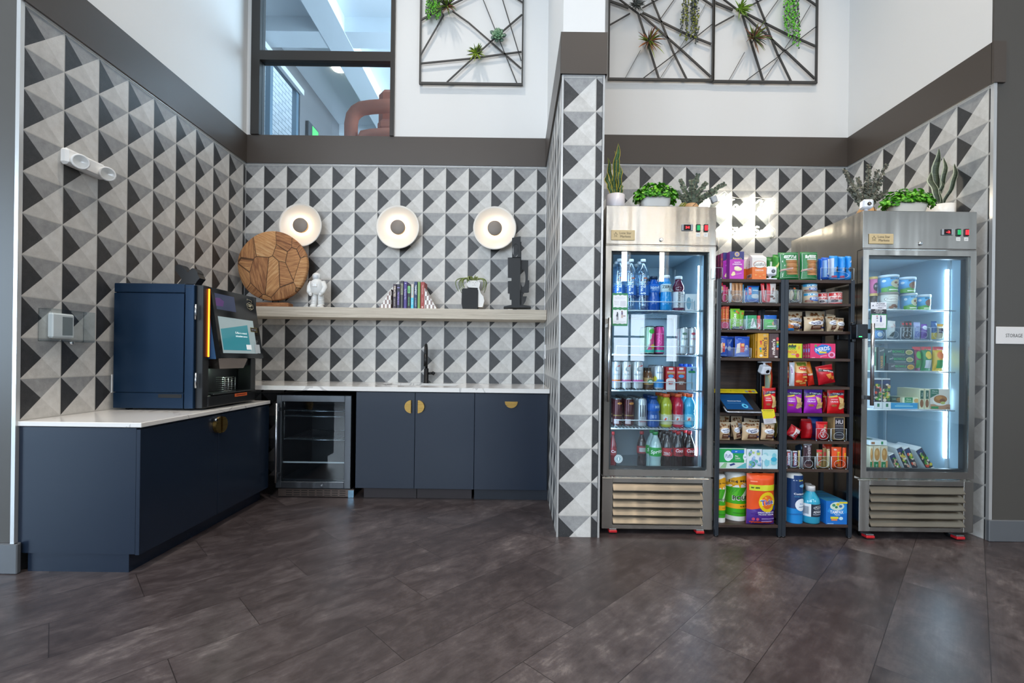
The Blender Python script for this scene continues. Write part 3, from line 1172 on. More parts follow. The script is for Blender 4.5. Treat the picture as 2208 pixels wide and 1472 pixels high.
# ---------------------------------------------------------------- wall sconces
def sconce(c, lab):
    r = empty('wall_sconce', c, lab, 'wall lamp', 'round wall sconces')
    WH = P('#e9e3d9', 0.25)
    yw = DL - c[1]
    m = MB()
    m.lathe([(0.06, 0), (0.06, yw - 0.001)], 0, 0, 0, 24, P('#4a4643', 0.4))
    m.T = None
    m.v = [Vector((p.x, p.z, p.y)) for p in m.v]
    m.build('mount', r)
    m = MB()
    prof = [(0.001, 0.006), (0.06, 0.004), (0.12, -0.004), (0.172, -0.020), (0.186, -0.030), (0.189, -0.026), (0.176, -0.010), (0.12, 0.010), (0.001, 0.018)]
    m.lathe(prof, 0, 0, 0, 56, WH, cap=False)
    m.v = [Vector((p.x, p.z, p.y)) for p in m.v]
    m.build('dish', r)
    m = MB()
    m.lathe([(0.056, 0.002), (0.056, 0.016)], 0, 0, 0, 40, P('#ffd9a3', 0.5, 0, SCONCE_E), cap=False)
    m.v = [Vector((p.x, -p.z - 0.004, p.y)) for p in m.v]
    m.build('light_ring', r)
    m = MB()
    m.lathe([(0.064, 0.017), (0.064, 0.024), (0.060, 0.027), (0.0, 0.029)][::1], 0, 0, 0, 40, P('#8b8077', 0.5), cap=False)
    m.lathe([(0.001, 0.017), (0.064, 0.017)], 0, 0, 0, 40, WH, cap=False)
    m.v = [Vector((p.x, -p.z - 0.004, p.y)) for p in m.v]
    m.build('cap', r)
    return r


SCONCE_E = 25.0
s0 = sconce(at(650, 487, 4.05), 'round glowing sconce above the wooden disc')
s1 = dup(s0, at(859, 491, 4.05), label='round glowing sconce above the row of books')
s2 = dup(s0, at(1067, 493, 4.05), label='round glowing sconce above the plant vase and black sculpture')

# ================================================================ decor of the left alcove
# wooden disc on its stand
YD = 3.97
c = at(590, 574, YD)
dsc = empty('wooden_disc_sculpture', (c[0], YD, ZS), 'round reclaimed wood disc sculpture on two thin rods and a wooden base', 'sculpture')
m = MB()
t = NT('reclaimed_wood_patches')
o = t.obj()
vo = t.n('ShaderNodeTexVoronoi', feature='F1')
vo.inputs['Scale'].default_value = 5.2
t.l(t.mapping(o, scale=(1.25, 0.01, .8), rot=(0, .5, 0), loc=(0.3, 0, 0.1)), vo.inputs['Vector'])
rot = t.n('ShaderNodeVectorRotate', rotation_type='Y_AXIS')
t.l(o, rot.inputs['Vector'])
sp = t.n('ShaderNodeSeparateColor')
t.l(vo.outputs['Color'], sp.inputs[0])
t.l(t.math('MULTIPLY', sp.outputs[0], 6.28), rot.inputs['Angle'])
g1 = t.noise(t.mapping(rot.outputs[0], scale=(1.2, 1, 13)), 5, 7, 0.68, 0.5)
g2 = t.noise(t.mapping(rot.outputs[0], scale=(2, 1, 40)), 9, 4, 0.6)
f = t.math('ADD', t.math('ADD', t.math('MULTIPLY', g1, 0.6), t.math('MULTIPLY', g2, 0.25)), t.math('MULTIPLY', sp.outputs[1], 0.16))
ve = t.n('ShaderNodeTexVoronoi', feature='DISTANCE_TO_EDGE')
ve.inputs['Scale'].default_value = 5.2
t.l(t.mapping(o, scale=(1.25, 0.01, .8), rot=(0, .5, 0), loc=(0.3, 0, 0.1)), ve.inputs['Vector'])
gap = t.math('LESS_THAN', ve.outputs['Distance'], 0.014)
col = t.ramp(f, [(0.34, '#643d26'), (0.46, '#a06c46'), (0.58, '#c8935f'), (0.70, '#e0b98a')])
t.l(t.mix(t.math('MULTIPLY', gap, 0.8), col, lin('#2c190f')), t.b.inputs['Base Color'])
t.b.inputs['Roughness'].default_value = 0.75
t.bump(t.math('SUBTRACT', f, gap), 0.6, 0.01)
M_DISC = t.m
R_ = 0.298
m.lathe([(0.001, -0.030), (R_ * 0.6, -0.032), (R_ - 0.008, -0.028), (R_, -0.018), (R_ - 0.002, 0.02), (R_ - 0.02, 0.028), (0.001, 0.028)], 0, 0, 0, 72, M_DISC, cap=False)
m.v = [Vector((c[0] + p.x * (1 + 0.012 * math.sin(5 * math.atan2(p.y, p.x + 1e-9))), YD + p.z, c[2] + p.y)) for p in m.v]
wb(m, 'disc', dsc)
m = MB()
for u in (588, 600):
    q = at(u, 640, YD)
    m.tube([(q[0], YD, ZS + 0.02), (q[0], YD, c[2] - 0.26)], 0.005, MBK, 8)
wb(m, 'rod', dsc)
m = MB()
a, b = at(540, 655, YD), at(627, 655, YD)
m.bbox(a[0], b[0], YD - 0.05, YD + 0.05, ZS, ZS + 0.042, M_DRIFT, 0.008)
wb(m, 'base', dsc)

# white astronaut figurine
YA = 3.96
def A(u, v, y=YA):
    return Vector(at(u, v, y))


base_ = A(684, 660)
ast = empty('astronaut_figurine', (base_.x, YA, ZS), 'glossy white ceramic astronaut figurine standing on the oak shelf', 'figurine')
GW = P('#e9e9e7', 0.12, 0, 0, 0.6)
sc_ = 0.00398  # metres per photograph pixel at this depth
m = MB()
X_ = base_.x
m.sphere((X_ - 0.008, YA, ZS + 0.272), 0.037, 0.036, 0.035, GW, 20, 14)
m.sphere((X_ - 0.008, YA - 0.02, ZS + 0.270), 0.027, 0.022, 0.025, P('#d9dcdf', 0.05, 0, 0, 1.0), 20, 12)
wb(m, 'helmet', ast)
m = MB()
pr = [(0.030, 0.115), (0.047, 0.135), (0.050, 0.16), (0.056, 0.20), (0.054, 0.225), (0.034, 0.243), (0.026, 0.25)]
m.lathe([(r, h) for r, h in pr], X_ - 0.004, YA, ZS, 20, GW)
m.bbox(X_ - 0.024, X_ + 0.02, YA - 0.06, YA - 0.03, ZS + 0.175, ZS + 0.208, GW, 0.006)
m.bbox(X_ - 0.042, X_ + 0.034, YA + 0.03, YA + 0.072, ZS + 0.14, ZS + 0.235, GW, 0.012)
for s_ in (-1, 1):
    m.tube([(X_ + s_ * 0.045, YA, ZS + 0.225), (X_ + s_ * 0.068, YA - 0.006, ZS + 0.18), (X_ + s_ * 0.060, YA - 0.03, ZS + 0.14), (X_ + s_ * 0.045, YA - 0.038, ZS + 0.122)], 0.02, GW, 12, radii=[0.024, 0.021, 0.018, 0.016])
    m.sphere((X_ + s_ * 0.042, YA - 0.04, ZS + 0.116), 0.015, 0.014, 0.016, GW, 12, 8)
    k = 0.024 if s_ < 0 else 0.030
    for j in range(7):
        m.lathe([(0.022, 0), (0.027, 0.006), (0.022, 0.012)], X_ + s_ * (k + 0.001 * j), YA, ZS + 0.030 + 0.0125 * (6 - j) , 14, GW)
    m.tube([(X_ + s_ * k, YA, ZS + 0.02), (X_ + s_ * (k - 0.002), YA, ZS + 0.14)], 0.023, GW, 14)
    m.sphere((X_ + s_ * (k + 0.004), YA - 0.014, ZS + 0.016), 0.026, 0.040, 0.018, GW, 14, 8)
wb(m, 'suit', ast)
m = MB()
m.bbox(X_ - 0.08, X_ + 0.072, YA - 0.05, YA + 0.05, ZS, ZS + 0.008, GW, 0.004)
wb(m, 'base', ast)

# bookends and books
YB = 3.95
t = NT('chequered_bone_inlay')
ck = t.n('ShaderNodeTexChecker')
ck.inputs['Scale'].default_value = 1.0
t.l(t.mapping(t.obj(), scale=(62, 8, 27)), ck.inputs[0])
ck.inputs[1].default_value = lin('#e9e5e0')
ck.inputs[2].default_value = lin('#84675c')
t.l(ck.outputs[0], t.b.inputs['Base Color'])
t.b.inputs['Roughness'].default_value = 0.3
M_CHK = t.m
for pl, lab in (((820, 846.6, 846.6, 625), 'chequered triangular bookend at the darker end of the row of books'),
                ((944, 916.6, 916.6, 621), 'chequered triangular bookend beside the red book')):
    m = MB()
    a, b, d = at(pl[0], 661, YB), at(pl[1], 661, YB), at(pl[2], pl[3], YB)
    m.prism([(a[0], ZS), (b[0], ZS), (b[0], d[2])], YB - 0.05, YB + 0.06, M_CHK)
    tag(wb(m, 'bookend'), lab, 'bookend', 'bookends around the books')
BOOKS = [
    (847.1, 854.5, 612.2, '#3d2c3a', 'brown', [('t', 'PIRATES', .5, .70, 3.4, .62, '#e6d6c0', -90, True), ('t', 'GRANT', .5, .25, 2.4, .4, '#c9bfb0', -90)]),
    (855.2, 862.6, 612.4, '#282440', 'dark blue', [('r', .1, .9, .84, .87, '#a59ad6'), ('t', 'THE PURPLE ROAD', .5, .42, 4.2, .5, '#a98be6', -90, True)]),
    (863.2, 869.6, 605.2, '#36333b', 'charcoal', [('r', .05, .95, .50, .90, '#8f9072'), ('t', 'EMPIRE', .5, .70, 3.4, .5, '#3b3c34', -90, True), ('r', .4, .5, .03, .48, '#9a9a80')]),
    (870.2, 877.4, 607.2, '#4c3a8c', 'purple', [('t', 'The Forever War', .5, .54, 3.6, .55, '#e3dff2', -90), ('r', .3, .8, .93, .95, '#d6d2ea')]),
    (878.0, 885.3, 613, '#20242a', 'black and green', [('r', .08, .92, .64, .93, '#7ccf7c'), ('t', 'HOME', .5, .78, 1.6, .5, '#2f6b3c', -90, True), ('t', 'MCGUIRE', .5, .3, 2.8, .42, '#86e08c', -90)]),
    (885.9, 892.3, 612.4, '#d6cfc4', 'beige and cyan', [('r', 0, 1, 0, .45, '#2bc3df'), ('t', 'SKYWARD', .5, .7, 3, .45, '#5cc9dd', -90), ('t', 'LEE', .5, .25, 1.6, .4, '#e4fbff', -90)]),
    (892.9, 899.6, 607.2, '#1f3765', 'navy', [('t', 'TEMPEST', .5, .70, 3.6, .62, '#e8eef5', -90, True), ('t', 'L.E. MODESITT', .5, .24, 3.2, .45, '#cfd9e6', -90)]),
    (900.2, 906.3, 607.6, '#79a154', 'light green', [('t', 'gardens', .5, .55, 3.2, .4, '#8fb46c', -90)]),
    (906.8, 915.2, 607.8, '#a63c34', 'red', [('t', 'THE LONG RUN', .5, .72, 2.6, .45, '#e8b8ac', -90), ('t', 'KANE', .5, .32, 1.3, .3, '#d99488', -90), ('e', .5, .07, .22, .03, '#ead7cf')]),
]
for i, (u0, u1, v0, colr, nm, dec) in enumerate(BOOKS):
    a, b = at(u0, 661, YB - 0.055), at(u1, v0, YB - 0.055)
    w, h, d = b[0] - a[0], b[2] - ZS, 0.13
    bk = empty('book', ((a[0] + b[0]) / 2, YB - 0.055 + d / 2, ZS), '%s book standing in the row between the chequered bookends' % nm, 'book', 'books on the oak shelf')
    m = MB()
    cv = P(colr, 0.45)
    m.bbox(-w / 2, w / 2, -d / 2, -d / 2 + 0.003, 0, h, cv, 0.001)
    m.box(-w / 2, -w / 2 + 0.0015, -d / 2 + 0.001, d / 2, 0, h, cv)
    m.box(w / 2 - 0.0015, w / 2, -d / 2 + 0.001, d / 2, 0, h, cv)
    m.decals(dec, lambda u, v, e, w=w, h=h, d=d: (-w / 2 + u * w, -d / 2 - e, v * h), 0.0005, 1, w / h)
    m.build('cover', bk)
    m = MB()
    m.box(-w / 2 + 0.0016, w / 2 - 0.0016, -d / 2 + 0.003, d / 2 - 0.004, 0.003, h - 0.003, P('#e6dfd0', 0.8))
    m.build('pages', bk)

# vase with an air plant
YV = 3.95
va = empty('plant_vase', (at(1013, 662, YV)[0], YV, ZS), 'black and white ceramic vase with a curling green air plant', 'plant')
m = MB()
a, b = at(996, 663, YV - 0.04), at(1031, 622, YV - 0.04)
m.prism([(a[0] + 0.008, ZS), (b[0] - 0.004, ZS), (b[0], ZS + 0.03), (b[0], b[2] - 0.012), (b[0] - 0.012, b[2]), (a[0] + 0.008, b[2]), (a[0] - 0.002, b[2] - 0.01), (a[0] - 0.004, ZS + 0.05)], YV - 0.045, YV + 0.03, P('#0c0d0f', 0.6))
wb(m, 'body', va)
m = MB()
WHC = P('#e4e2de', 0.45)
pts = [at(u, v, YV + 0.005) for u, v in ((1012, 606), (1033, 606), (1036, 612), (1034, 622), (1037, 633), (1043, 640), (1045, 650), (1041, 663), (1030, 663), (1031, 622), (1011, 621), (1007, 614))]
m.prism([(p[0], max(p[2], ZS)) for p in pts][::-1], YV - 0.035, YV + 0.045, WHC)
for (u, v) in ((1020, 609), (1023, 612), (1020, 615), (1025, 609), (1024, 615)):
    q = at(u, v, YV - 0.036)
    m.box(q[0] - 0.002, q[0] + 0.002, YV - 0.0362, YV - 0.034, q[2] - 0.002, q[2] + 0.002, P('#33312f', 0.6))
wb(m, 'neck', va)
m = MB()
cen = Vector(at(1021, 604, YV))
for i in range(22):
    a = random.uniform(-0.3, PI + 0.3) if i % 5 else random.uniform(0, 2 * PI)
    L = random.uniform(0.10, 0.16)
    dx, dy = math.cos(a), -abs(math.sin(a)) * 0.35 * random.choice((-0.6, 1))
    pts, rad = [], []
    for k in range(9):
        s_ = k / 8
        pts.append(cen + Vector((dx * L * math.sin(s_ * 2.2), dy * L * s_ - (0.03 if i % 2 else 0) * s_, 0.035 * math.sin(s_ * PI * 0.8) - 0.13 * s_ * s_ * abs(dx))))
        rad.append(0.0075 * (1 - s_ * 0.7))
    m.tube(pts, 0.005, P(random.choice(('#7f8b50', '#8f9a62', '#6c7a45')), 0.7), 6, radii=rad)
wb(m, 'leaves', va)

# black abstract sculpture
YK = 3.93
KB2 = P('#0f1012', 0.5)
scu = empty('abstract_sculpture', (at(1115, 664, YK)[0], YK, ZS), 'tall black abstract cut-out sculpture at the column end of the oak shelf', 'sculpture')


def S4(x, y, yy=YK):
    p = at(1070 + x / 8.66, 500 + y / 8.66, yy)
    return (p[0], max(p[2], ZS + 0.001))


def ring_slab(m, outer, hole_c, hole_r, y0, y1, mat, n=28):
    """slab with an elliptical hole: outline points matched to the hole's rim by angle"""
    cx, cz = hole_c
    op = []
    N = len(outer)
    for i in range(N):
        a, b = outer[i], outer[(i + 1) % N]
        for k in range(6):
            op.append((a[0] + (b[0] - a[0]) * k / 6, a[1] + (b[1] - a[1]) * k / 6))
    vs, fs = [], []
    for y in (y0, y1):
        for x, z in op:
            vs.append((x, y, z))
        for x, z in op:
            t_ = math.atan2((z - cz) / hole_r[1], (x - cx) / hole_r[0])
            vs.append((cx + hole_r[0] * math.cos(t_), y, cz + hole_r[1] * math.sin(t_)))
    K = len(op)
    for i in range(K):
        j = (i + 1) % K
        fs.append((i, j, K + j, K + i))
        fs.append((2 * K + i, 3 * K + i, 3 * K + j, 2 * K + j))
        fs.append((i, 2 * K + i, 2 * K + j, j))
        fs.append((K + i, K + j, 3 * K + j, 3 * K + i))
    m.add(vs, fs, mat)


m = MB()
m.prism([S4(140, 1425), S4(645, 1425), S4(640, 1398), S4(500, 1372), S4(290, 1372), S4(145, 1400)], YK - 0.05, YK + 0.05, KB2)
wb(m, 'base', scu)
m = MB()
ring_slab(m, [S4(455, 100), S4(296, 130), S4(296, 500), S4(455, 500)], S4(362, 360), (0.026, 0.056), YK - 0.035, YK - 0.02, KB2)
m.prism([S4(410, 490), S4(455, 490), S4(440, 1380), S4(285, 1380), S4(285, 1275), S4(250, 1270), S4(250, 1160), S4(217, 1155), S4(217, 930), S4(285, 925), S4(285, 868), S4(217, 865), S4(217, 495), S4(320, 490)][::-1], YK - 0.035, YK - 0.02, KB2)
wb(m, 'front_plate', scu)
m = MB()
ring_slab(m, [S4(600, 528), S4(455, 525), S4(455, 1130), S4(588, 1130)], S4(500, 860), (0.021, 0.075), YK, YK + 0.015, KB2)
m.prism([S4(455, 1120), S4(500, 1125), S4(495, 1380), S4(430, 1380)][::-1], YK, YK + 0.015, KB2)
m.prism([S4(588, 900), S4(618, 900), S4(612, 1125), S4(584, 1128)][::-1], YK + 0.002, YK + 0.012, KB2)
m.prism([S4(500, 1200), S4(572, 1200), S4(548, 1290), S4(500, 1370)][::-1], YK + 0.002, YK + 0.012, KB2)
m.prism([S4(440, 190), S4(470, 192), S4(466, 520), S4(440, 520)][::-1], YK - 0.02, YK + 0.012, KB2)
wb(m, 'rear_plate', scu)

# ---------------------------------------------------------------- coffee machine on the left counter
MX0, MX1, MY0, MY1, MZ0, MZ1 = -2.385, -1.862, 2.748, 3.335, ZCLT + 0.012, 1.492
BLU = P('#183049', 0.30, 0.55)
BLK = P('#0a0b0d', 0.4)
cm = empty('coffee_machine', (-2.12, 3.04, ZCLT), 'large dark blue and black bean-to-cup coffee machine with a touch screen', 'coffee machine')
m = MB()
m.bbox(MX0, MX1 - 0.10, MY0 + 0.012, MY1, MZ0, MZ1 - 0.03, BLU, 0.004)
m.bbox(MX0, MX1 - 0.102, MY0 - 0.001, MY1, MZ1 - 0.055, MZ1, BLU, 0.004)
for xx in (MX0 + 0.05, MX1 - 0.12):
    for yy in (MY0 + 0.06, MY1 - 0.06):
        m.lathe([(0.018, 0), (0.018, 0.013)], xx, yy, ZCLT, 12, BLK)
wb(m, 'body', cm)
m = MB()
m.bbox(MX0, MX1 - 0.105, MY0, MY0 + 0.012, MZ0 + 0.095, MZ1 - 0.058, BLU, 0.002)
m.bbox(MX0, MX1 - 0.105, MY0 + 0.001, MY0 + 0.012, MZ0, MZ0 + 0.092, BLU, 0.002)
q = at(1215 / 3.561, 560 + 1030 / 3.561, MY0)
q2 = at(1395 / 3.561, 560 + 1060 / 3.561, MY0)
m.box(q[0], q2[0], MY0 - 0.0008, MY0 + 0.002, q2[2], q[2], P('#05070a', 0.6))
q = at(1190 / 3.561, 560 + 186 / 3.561, MY0)
q2 = at(1468 / 3.561, 560 + 212 / 3.561, MY0)
for a_, b_ in (((q[0], q2[2]), (q2[0], q2[2] + 0.002)), ((q[0], q2[2]), (q[0] + 0.002, q[2])), ((q2[0], q2[2]), (q2[0] + 0.002, q[2]))):
    m.box(a_[0], b_[0], MY0 - 0.0006, MY0 + 0.001, a_[1], b_[1], P('#0b1a2a', 0.5))
wb(m, 'side_panel', cm)
m = MB()
m.bbox(MX1 - 0.10, MX1 - 0.045, MY0, MY0 + 0.05, MZ0, MZ1 - 0.004, BLU, 0.003)
wb(m, 'corner_post', cm)
for v in (672, 820):
    h = MB()
    q = at(422, v, MY0 - 0.004)
    h.tube([(q[0], MY0 - 0.004, q[2] - 0.045), (q[0], MY0 - 0.004, q[2] + 0.045)], 0.006, P('#b9bdc2', 0.25, 1), 10)
    wb(h, 'hinge', cm)
# black front body with the dispensing bay
m = MB()
m.bbox(MX1 - 0.095, MX1 - 0.002, MY0 + 0.02, MY0 + 0.075, MZ0, MZ1 - 0.004, BLK, 0.003)
m.bbox(MX1 - 0.095, MX1 - 0.002, MY1 - 0.06, MY1, MZ0, MZ1 - 0.004, BLK, 0.003)
m.box(MX1 - 0.105, MX1 - 0.095, MY0 + 0.05, MY1, MZ0, MZ1 - 0.01, BLK)
m.box(MX1 - 0.095, MX1 - 0.02, MY0 + 0.07, MY1 - 0.05, 1.0, MZ1 - 0.01, BLK)
m.bbox(MX1 - 0.095, MX1 + 0.004, MY0 + 0.06, MY1 - 0.01, MZ0, MZ0 + 0.075, BLK, 0.008)
wb(m, 'front_housing', cm)
# amber light strip
m = MB()
p0, p1 = atx(455.8, 622, MX1), atx(449.8, 769, MX1)
m.box(MX1 - 0.002, MX1 + 0.005, p1[1] - 0.006, p1[1] + 0.008, p1[2], MZ1 - 0.02, P('#ff7a1a', 0.4, 0, 7.0))
wb(m, 'light_strip', cm)
# tilted screen panel
tl, tr, br, bl_ = (Vector(atx(458.5, 620.4, -1.855)), Vector(atx(554.7, 642.2, -1.855)), Vector(atx(562, 771.8, -1.785)), Vector(atx(471.8, 772.8, -1.785)))
tl.z = tr.z = (tl.z + tr.z) / 2
bl_.z = br.z = (bl_.z + br.z) / 2
tl.y = bl_.y = (tl.y + bl_.y) / 2
tr.y = br.y = (tr.y + br.y) / 2
nr = (tr - tl).cross(bl_ - tl).normalized()
if nr.x < 0: nr = -nr
th = 0.03


def pan(u, v, e=0.0):
    a = tl + (tr - tl) * u
    b = bl_ + (br - bl_) * u
    return b + (a - b) * v + nr * e


m = MB()
vs = [pan(0, 0), pan(1, 0), pan(1, 1), pan(0, 1)] + [pan(0, 0, -th), pan(1, 0, -th), pan(1, 1, -th), pan(0, 1, -th)]
m.add(vs, [(0, 1, 2, 3), (4, 7, 6, 5), (0, 4, 5, 1), (1, 5, 6, 2), (2, 6, 7, 3), (3, 7, 4, 0)], P('#060708', 0.10, 0, 0, 0.0))
vs = [pan(0, 0, -th), pan(1, 0, -th), pan(1, 1, -th), pan(0, 1, -th)]
bk_ = [Vector((MX1 - 0.02, p.y, p.z)) for p in vs]
m.add(vs + bk_, [(0, 1, 5, 4), (1, 2, 6, 5), (2, 3, 7, 6), (3, 0, 4, 7)], P('#1c3f60', 0.3, 0.5))
sp_ = wb(m, 'screen_panel', cm)
LOGO = '#d8cfae'
hx = [(0.845 + 0.085 * math.sin(PI * k / 3) , 0.835 + 0.085 * 0.73 * math.cos(PI * k / 3)) for k in range(7)]
m = MB()
for k in range(6):
    m.tube([pan(*hx[k], 0.0008), pan(*hx[k + 1], 0.0008)], 0.0011, P(LOGO, 0.4), 4)
m.tube([pan(.79, .915, .0008), pan(.79, .945, .0008), pan(.90, .93, .0008), pan(.90, .90, .0008)], 0.0011, P(LOGO, 0.4), 4)
m.decals([('t', 'SIP', .85, .845, .09, .045, LOGO, 0, True), ('t', 'coffee', .855, .80, .08, .018, LOGO),
          ], pan, 0.0004)
wb(m, 'logo', sp_)
m = MB()
m.decals([('r', .06, .48, .70, .93, P('#3a4361', 0.15, 0, 0.12)), ('p', [(.06, .75), (.20, .75), (.24, .83), (.15, .87), (.06, .86)], P('#5d3a78', 0.4, 0, 0.15)),
          ], pan, 0.0004)
wb(m, 'viewing_window', sp_)
m = MB()
m.decals([('r', .06, .86, .075, .60, P('#9fb2b6', 0.10, 0, 0.30)), ('p', [(.08, .12), (.70, .12), (.70, .52), (.08, .42)], P('#2f7f8c', 0.1, 0, 0.5)),
          ('t', 'Coffee is a natural', .52, .385, .27, .030, P('#f2fbfb', 0.4, 0, 0.8)), ('t', 'antioxidant source', .52, .335, .27, .030, P('#f2fbfb', 0.4, 0, 0.8)),
          ('r', .60, .72, .135, .21, P('#e8eef0', 0.3, 0, 0.4)),
          ('r', .76, .93, .42, .49, '#8a7a34'), ('r', .77, .92, .427, .483, '#15161a'), ('t', 'TAP TO START', .845, .455, .12, .018, '#d9d9d9'),
          ('t', 'SCAN FOR', .85, .275, .10, .013, '#c9c9c9'), ('t', 'MENU', .85, .25, .06, .013, '#c9c9c9'),
          ('r', .80, .93, .08, .22, '#c9d2d8')], pan, 0.0005)
wb(m, 'screen', sp_)
# spout housing, bay, cup rack and drip tray
m = MB()
ya, yb = atx(471, 790, -1.83)[1], atx(534, 790, -1.83)[1]
zt1, zb1 = atx(500, 773, -1.83)[2], atx(500, 794, -1.83)[2]
vs = [(-1.83, ya, zt1), (-1.83, yb, zt1), (-1.835, yb - 0.04, zb1), (-1.835, ya + 0.02, zb1), (-1.93, ya, zt1), (-1.93, yb, zt1), (-1.93, yb - 0.04, zb1), (-1.93, ya + 0.02, zb1)]
m.add(vs, [(0, 1, 2, 3), (4, 7, 6, 5), (0, 4, 5, 1), (1, 5, 6, 2), (2, 6, 7, 3), (3, 7, 4, 0)], P('#8d8078', 0.22, 0.9))
wb(m, 'spout_housing', cm)
m = MB()
ya, yb = atx(476, 830, -1.90)[1], atx(501, 830, -1.90)[1]
zr0, zr1 = atx(488, 846, -1.90)[2], atx(488, 813, -1.90)[2]
wire = P('#cfd2cf', 0.25, 0.9)
for k in range(9):
    zz = zr0 + (zr1 - zr0) * k / 8
    m.tube([(-1.93, ya, zz), (-1.885, ya + 0.01, zz), (-1.875, (ya + yb) / 2, zz), (-1.885, yb - 0.01, zz), (-1.93, yb, zz)], 0.0018, wire, 5)
for f_ in (0.05, 0.35, 0.65, 0.95):
    yy = ya + (yb - ya) * f_
    m.tube([(-1.878, yy, zr0 - 0.01), (-1.878, yy, zr1)], 0.002, wire, 5)
wb(m, 'cup_rack', cm)
m = MB()
m.bbox(MX1 - 0.09, MX1 + 0.012, MY0 + 0.10, MY1 - 0.04, MZ0 + 0.075, MZ0 + 0.083, P('#4a4f52', 0.3, 0.8), 0.003)
m.box(MX1 + 0.0045, MX1 + 0.006, MY0 + 0.33, MY0 + 0.47, MZ0 + 0.045, MZ0 + 0.066, P('#e0632a', 0.5))
m.box(MX1 + 0.006, MX1 + 0.0065, MY0 + 0.345, MY0 + 0.455, MZ0 + 0.053, MZ0 + 0.058, P('#5a1d0c', 0.5))
wb(m, 'drip_tray', cm)
area_l = bpy.data.lights.new('bay_light', 'POINT')
area_l.energy, area_l.shadow_soft_size, area_l.color = 0.5, 0.01, (0.7, 1.0, 0.8)
o = bpy.data.objects.new('bay_light', area_l)
o.location = (-1.88, 3.0, zb1 - 0.01)
COL.objects.link(o)
# black sculptural hand on top of the machine
YH = 3.0
def H3(x, y):
    p = at(370 + x / 16.36, 550 + y / 16.36, YH)
    return (p[0], p[2])


m = MB()
cc = [H3(*q) for q in ((345, 1030), (450, 900), (460, 850), (250, 560), (245, 430), (300, 370), (400, 360), (470, 400), (570, 540), (640, 560), (680, 640), (700, 620), (800, 510), (870, 490), (950, 545), (1020, 640), (1025, 700), (1100, 840), (1000, 960), (950, 1045))]
cc = [(x, max(z, MZ1)) for x, z in cc]
m.prism(cc[::-1], YH - 0.03, YH + 0.03, P('#151517', 0.4))
tag(wb(m, 'forked_ornament'), 'black forked ornament standing on top of the coffee machine', 'ornament')

# ---------------------------------------------------------------- things on the side walls
LWX = XL
el = empty('emergency_light', (LWX, atx(170, 352, LWX)[1], atx(170, 352, LWX)[2]), 'white twin-head emergency light on the tiled side wall', 'emergency light')
WPL = P('#ecebe9', 0.35)
def LWp(u, v, e=0.0):
    p = atx(u, v, LWX + e)
    return p


m = MB()
pl = [LWp(u, v) for u, v in ((126, 316), (214, 358), (216, 385), (185, 388), (128, 352))]
zz0, zz1 = min(p[2] for p in pl), max(p[2] for p in pl)
ya, yb = pl[0][1], pl[1][1]
zt2, zb2 = pl[0][2], pl[4][2]
m.bbox(LWX, LWX + 0.045, ya, yb, zb2 - 0.0, zt2, WPL, 0.012)
wb(m, 'housing', el)
for yy in (ya + 0.055, yb - 0.02):
    m = MB()
    c0 = Vector((LWX + 0.06, yy, zb2 + 0.028))
    d = Vector((0.8, -0.55, -0.12)).normalized()
    prof = [(0.02, -0.02), (0.036, 0.0), (0.040, 0.02), (0.038, 0.028), (0.032, 0.026), (0.001, 0.020)]
    m.lathe(prof, 0, 0, 0, 24, mats=[WPL, WPL, WPL, WPL, P('#c9cac8', 0.15, 0, 0, 1)], cap=False)
    q = d.to_track_quat('Z', 'Y').to_matrix().to_4x4()
    m.v = [c0 + (q @ p) for p in m.v]
    wb(m, 'lamp_head', el)
# thermostat in its clear guard
p0, p1 = LWp(97, 671), LWp(192, 735)
th_ = empty('thermostat', (LWX, (p0[1] + p1[1]) / 2, p1[2]), 'white thermostat under a clear locking guard on the tiled side wall', 'thermostat')
y0_, y1_ = atx(95, 705, LWX + 0.03)[1], atx(192, 705, LWX + 0.03)[1]
z1_, z0_ = LWp(140, 670)[2], LWp(140, 737)[2]
m = MB()
ty0, ty1 = atx(110, 705, LWX + 0.025)[1], atx(160, 705, LWX + 0.025)[1]
m.bbox(LWX + 0.001, LWX + 0.030, ty0, ty1, z0_ + 0.018, z1_ - 0.018, WPL, 0.008)
m.box(LWX + 0.0302, LWX + 0.031, ty0 + 0.055, ty1 - 0.014, z0_ + 0.035, z1_ - 0.035, P('#8f9392', 0.2))
wb(m, 'body', th_)
m = MB()
m.box(LWX + 0.062, LWX + 0.065, y0_, y1_, z0_, z1_, M_ACRYL)
m.box(LWX, LWX + 0.065, y0_, y0_ + 0.003, z0_, z1_, M_ACRYL)
m.box(LWX, LWX + 0.065, y1_ - 0.003, y1_, z0_, z1_, M_ACRYL)
m.box(LWX, LWX + 0.065, y0_, y1_, z0_, z0_ + 0.003, M_ACRYL)
m.box(LWX, LWX + 0.065, y0_, y1_, z1_ - 0.003, z1_, M_ACRYL)
m.tube([(LWX + 0.05, (y0_ + y1_) / 2, z0_ - 0.012), (LWX + 0.05, (y0_ + y1_) / 2, z0_)], 0.009, P('#c9ccd0', 0.2, 1), 10)
wb(m, 'guard', th_)['label'] = 'clear plastic guard'
